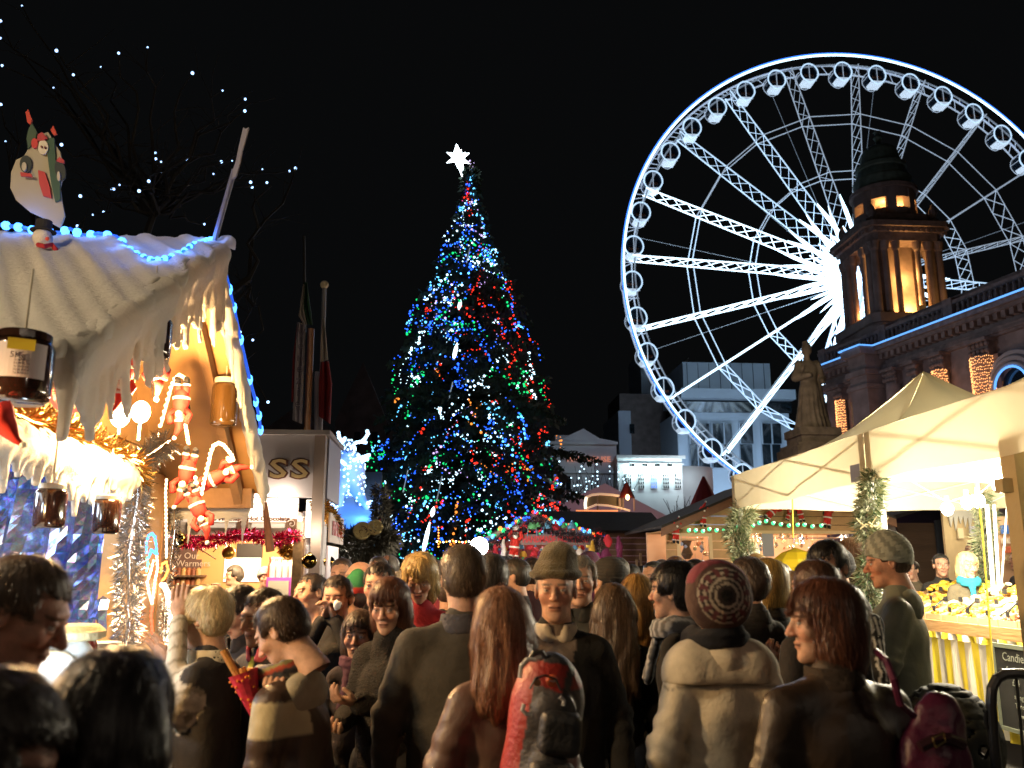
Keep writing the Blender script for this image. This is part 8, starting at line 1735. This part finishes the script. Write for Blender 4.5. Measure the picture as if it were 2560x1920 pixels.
MB().tube([P(x, y, 2.41) for x, y in ((2332, 1845), (2358, 1832), (2364, 1852), (2338, 1868))], .0035, 6, True).build('buckle', mat('brass', (.6, .45, .2), .25, 1.), hbg)
MB().tube([P(2190, 1628, 2.52), P(2215, 1650, 2.45), P(2235, 1700, 2.4), P(2250, 1760, 2.41), P(2285, 1790, 2.45)], .010, 6).build('shoulder_strap', mat('plum_leather'), hbg)
def checks(V): return (np.sin(np.arctan2(V[:, 1], V[:, 0]) * 9 + np.floor(V[:, 2] * 38) * 1.4) > 0) & (V[:, 2] > .03) & (V[:, 2] < .17)
person('man in mottled grey beanie and grey green jacket by the fruit display', 2222, 1347, 4.75, 62, 'short', (.08, .05, .03), (.155, .165, .125), tone=(.46, .23, .15), hat=beanie((.30, .31, .26), (.17, .18, .15), .022, 0, checks), strands=0, L='hold', Rr='hold', width=1.16, cm='leather', tilt=8, trousers=(.35, .3, .2), hood=(.15, .16, .12), yaw=10)
# stall keepers and farther people
def turq(V, c): c[:] = (.02, .28, .38)
person('blonde stall keeper with turquoise scarf smiling behind the fruit', 2412, 1368, 9.2, 178, 'bob', (.55, .42, .2), (.10, .085, .055), 'w', (.58, .36, .25), scarf=turq, strands=600, tilt=10, width=1.1, height=1.88)
person('man with dark hair beside the dark closed hut', 2278, 1402, 11.4, 120, 'short', (.03, .02, .018), (.11, .09, .06), near=True, strands=200)
person('man in black jacket left of the blonde stall keeper', 2350, 1386, 10.2, 160, 'short', (.02, .02, .02), (.02, .02, .022), strands=200)
person('dark clothed person at the edge beside the beige post', 2545, 1376, 11.4, 90, 'short', (.02, .018, .018), (.02, .015, .03), near=False, strands=0)
person('person in navy clothes behind the blonde stall keeper', 2438, 1350, 11.2, 60, 'short', (.02, .018, .02), (.02, .03, .09), near=False, strands=0)
person('brown haired woman looking left behind the garland pole', 2128, 1350, 6.9, 85, 'bob', (.14, .07, .04), (.05, .04, .035), 'w', strands=500)
person('person in dark cap beside the track top man', 2090, 1374, 6.0, 20, 'short', (.02, .02, .02), (.03, .03, .03), hat=beanie((.02, .02, .022)), near=False, strands=0)
person('staff member with curly dark hair inside the kiosk', 588, 1416, 11.6, 120, 'volume', (.06, .05, .04), (.12, .14, .12), near=False, strands=0)
person('staff member in grey cap inside the kiosk', 664, 1420, 11.4, 200, 'short', (.08, .06, .05), (.10, .07, .06), hat=beanie((.25, .24, .23)), near=False, strands=0)
fill = [('dark haired young man behind the bauble with pale face', 856, 1398, 6.8, 170, 'short', (.06, .04, .03), (.03, .03, .03)), ('bald man behind the elf hat', 902, 1404, 6.6, 90, None, (.1, .1, .1), (.05, .05, .05)),
        ('man with glasses like brow far under the dark garland', 946, 1392, 8.5, 150, 'short', (.08, .06, .05), (.1, .09, .09)), ('bald older man far beside the tree', 972, 1388, 8.8, 110, 'reced', (.2, .18, .17), (.04, .04, .05)),
        ('grey haired man behind the gazing man', 1000, 1430, 5.8, 200, 'short', (.16, .15, .14), (.05, .04, .04)), ('dark haired person in profile left of the fleece hat', 1290, 1398, 6.2, 75, 'short', (.03, .025, .02), (.02, .02, .022)),
        ('person with dark hood at the knitwear stall', 1330, 1400, 7.5, 10, 'volume', (.03, .02, .02), (.05, .02, .04)), ('woman in purple hood near the knitwear stall', 1472, 1384, 7.8, 20, 'volume', (.1, .04, .08), (.12, .03, .09)),
        ('man with cropped hair far before the shingled hut', 1545, 1396, 8.2, 100, 'short', (.02, .018, .016), (.03, .03, .03)), ('child sized figure before the shingled hut', 1580, 1412, 9.5, 10, 'short', (.02, .018, .016), (.03, .03, .03)),
        ('man with dark hair looking down at his phone', 1634, 1405, 6.8, 130, 'short', (.02, .018, .016), (.05, .05, .06)), ('person with reddish cropped hair before the glassware hut', 1688, 1392, 7.2, 0, 'short', (.12, .06, .03), (.04, .03, .03)),
        ('person with black hair far left of the beret', 1738, 1400, 6.4, 30, 'short', (.012, .01, .01), (.02, .02, .02)), ('woman with fair hair before the glass window', 1890, 1388, 7.5, -20, 'bob', (.35, .24, .1), (.05, .05, .05)),
        ('person in brown coat before the glass window', 1950, 1410, 6.8, 10, 'short', (.05, .04, .03), (.08, .05, .03)), ('dark coated man filling the gap beside the rucksack girl', 1120, 1440, 6.3, 0, 'short', (.05, .04, .03), (.03, .03, .03)),
        ('man in dark jacket behind the blonde in poncho', 560, 1490, 6.2, 30, 'short', (.03, .02, .02), (.03, .03, .03)), ('man in grey flat coat far between the blonde and the olive coat', 1085, 1400, 9.0, 10, 'short', (.05, .04, .03), (.07, .07, .07)), ('woman with chestnut hair far below the floodlight', 1215, 1410, 8.4, 150, 'bob', (.12, .06, .03), (.1, .04, .03)),
        ('tall dark coated man far under the knitwear banner', 1262, 1392, 9.4, 180, 'short', (.03, .025, .02), (.03, .03, .04)), ('woman with blonde bob far beside the big santa', 1310, 1412, 10.5, 5, 'bob', (.4, .28, .12), (.2, .05, .05)),
        ('man with sandy hair far right of the fleece hat', 1440, 1402, 10.0, 20, 'short', (.2, .12, .06), (.06, .05, .05)), ('person with black bob far before the laths', 1605, 1418, 10.8, 170, 'bob', (.02, .02, .02), (.05, .05, .06)),
        ('man in navy coat far at the glassware hut corner', 1655, 1400, 9.8, 120, 'short', (.04, .03, .03), (.03, .04, .08)), ('woman with long fair hair far at the glass shelves', 1820, 1405, 9.6, 0, 'long', (.3, .2, .1), (.07, .05, .04)),
        ('older man with white hair far below the dark garland', 925, 1412, 10.2, 190, 'short', (.4, .38, .36), (.05, .05, .06)), ('person in red coat beyond the olive coat', 1075, 1412, 6.6, 10, 'short', (.1, .07, .05), (.3, .03, .04))]
for lb, px, yt, Yq, fc, hr, hcc, ctc in fill: person(lb, px, yt, Yq, fc, hr, hcc, ctc, near=False, strands=0, kind='w' if 'woman' in lb else 'm')
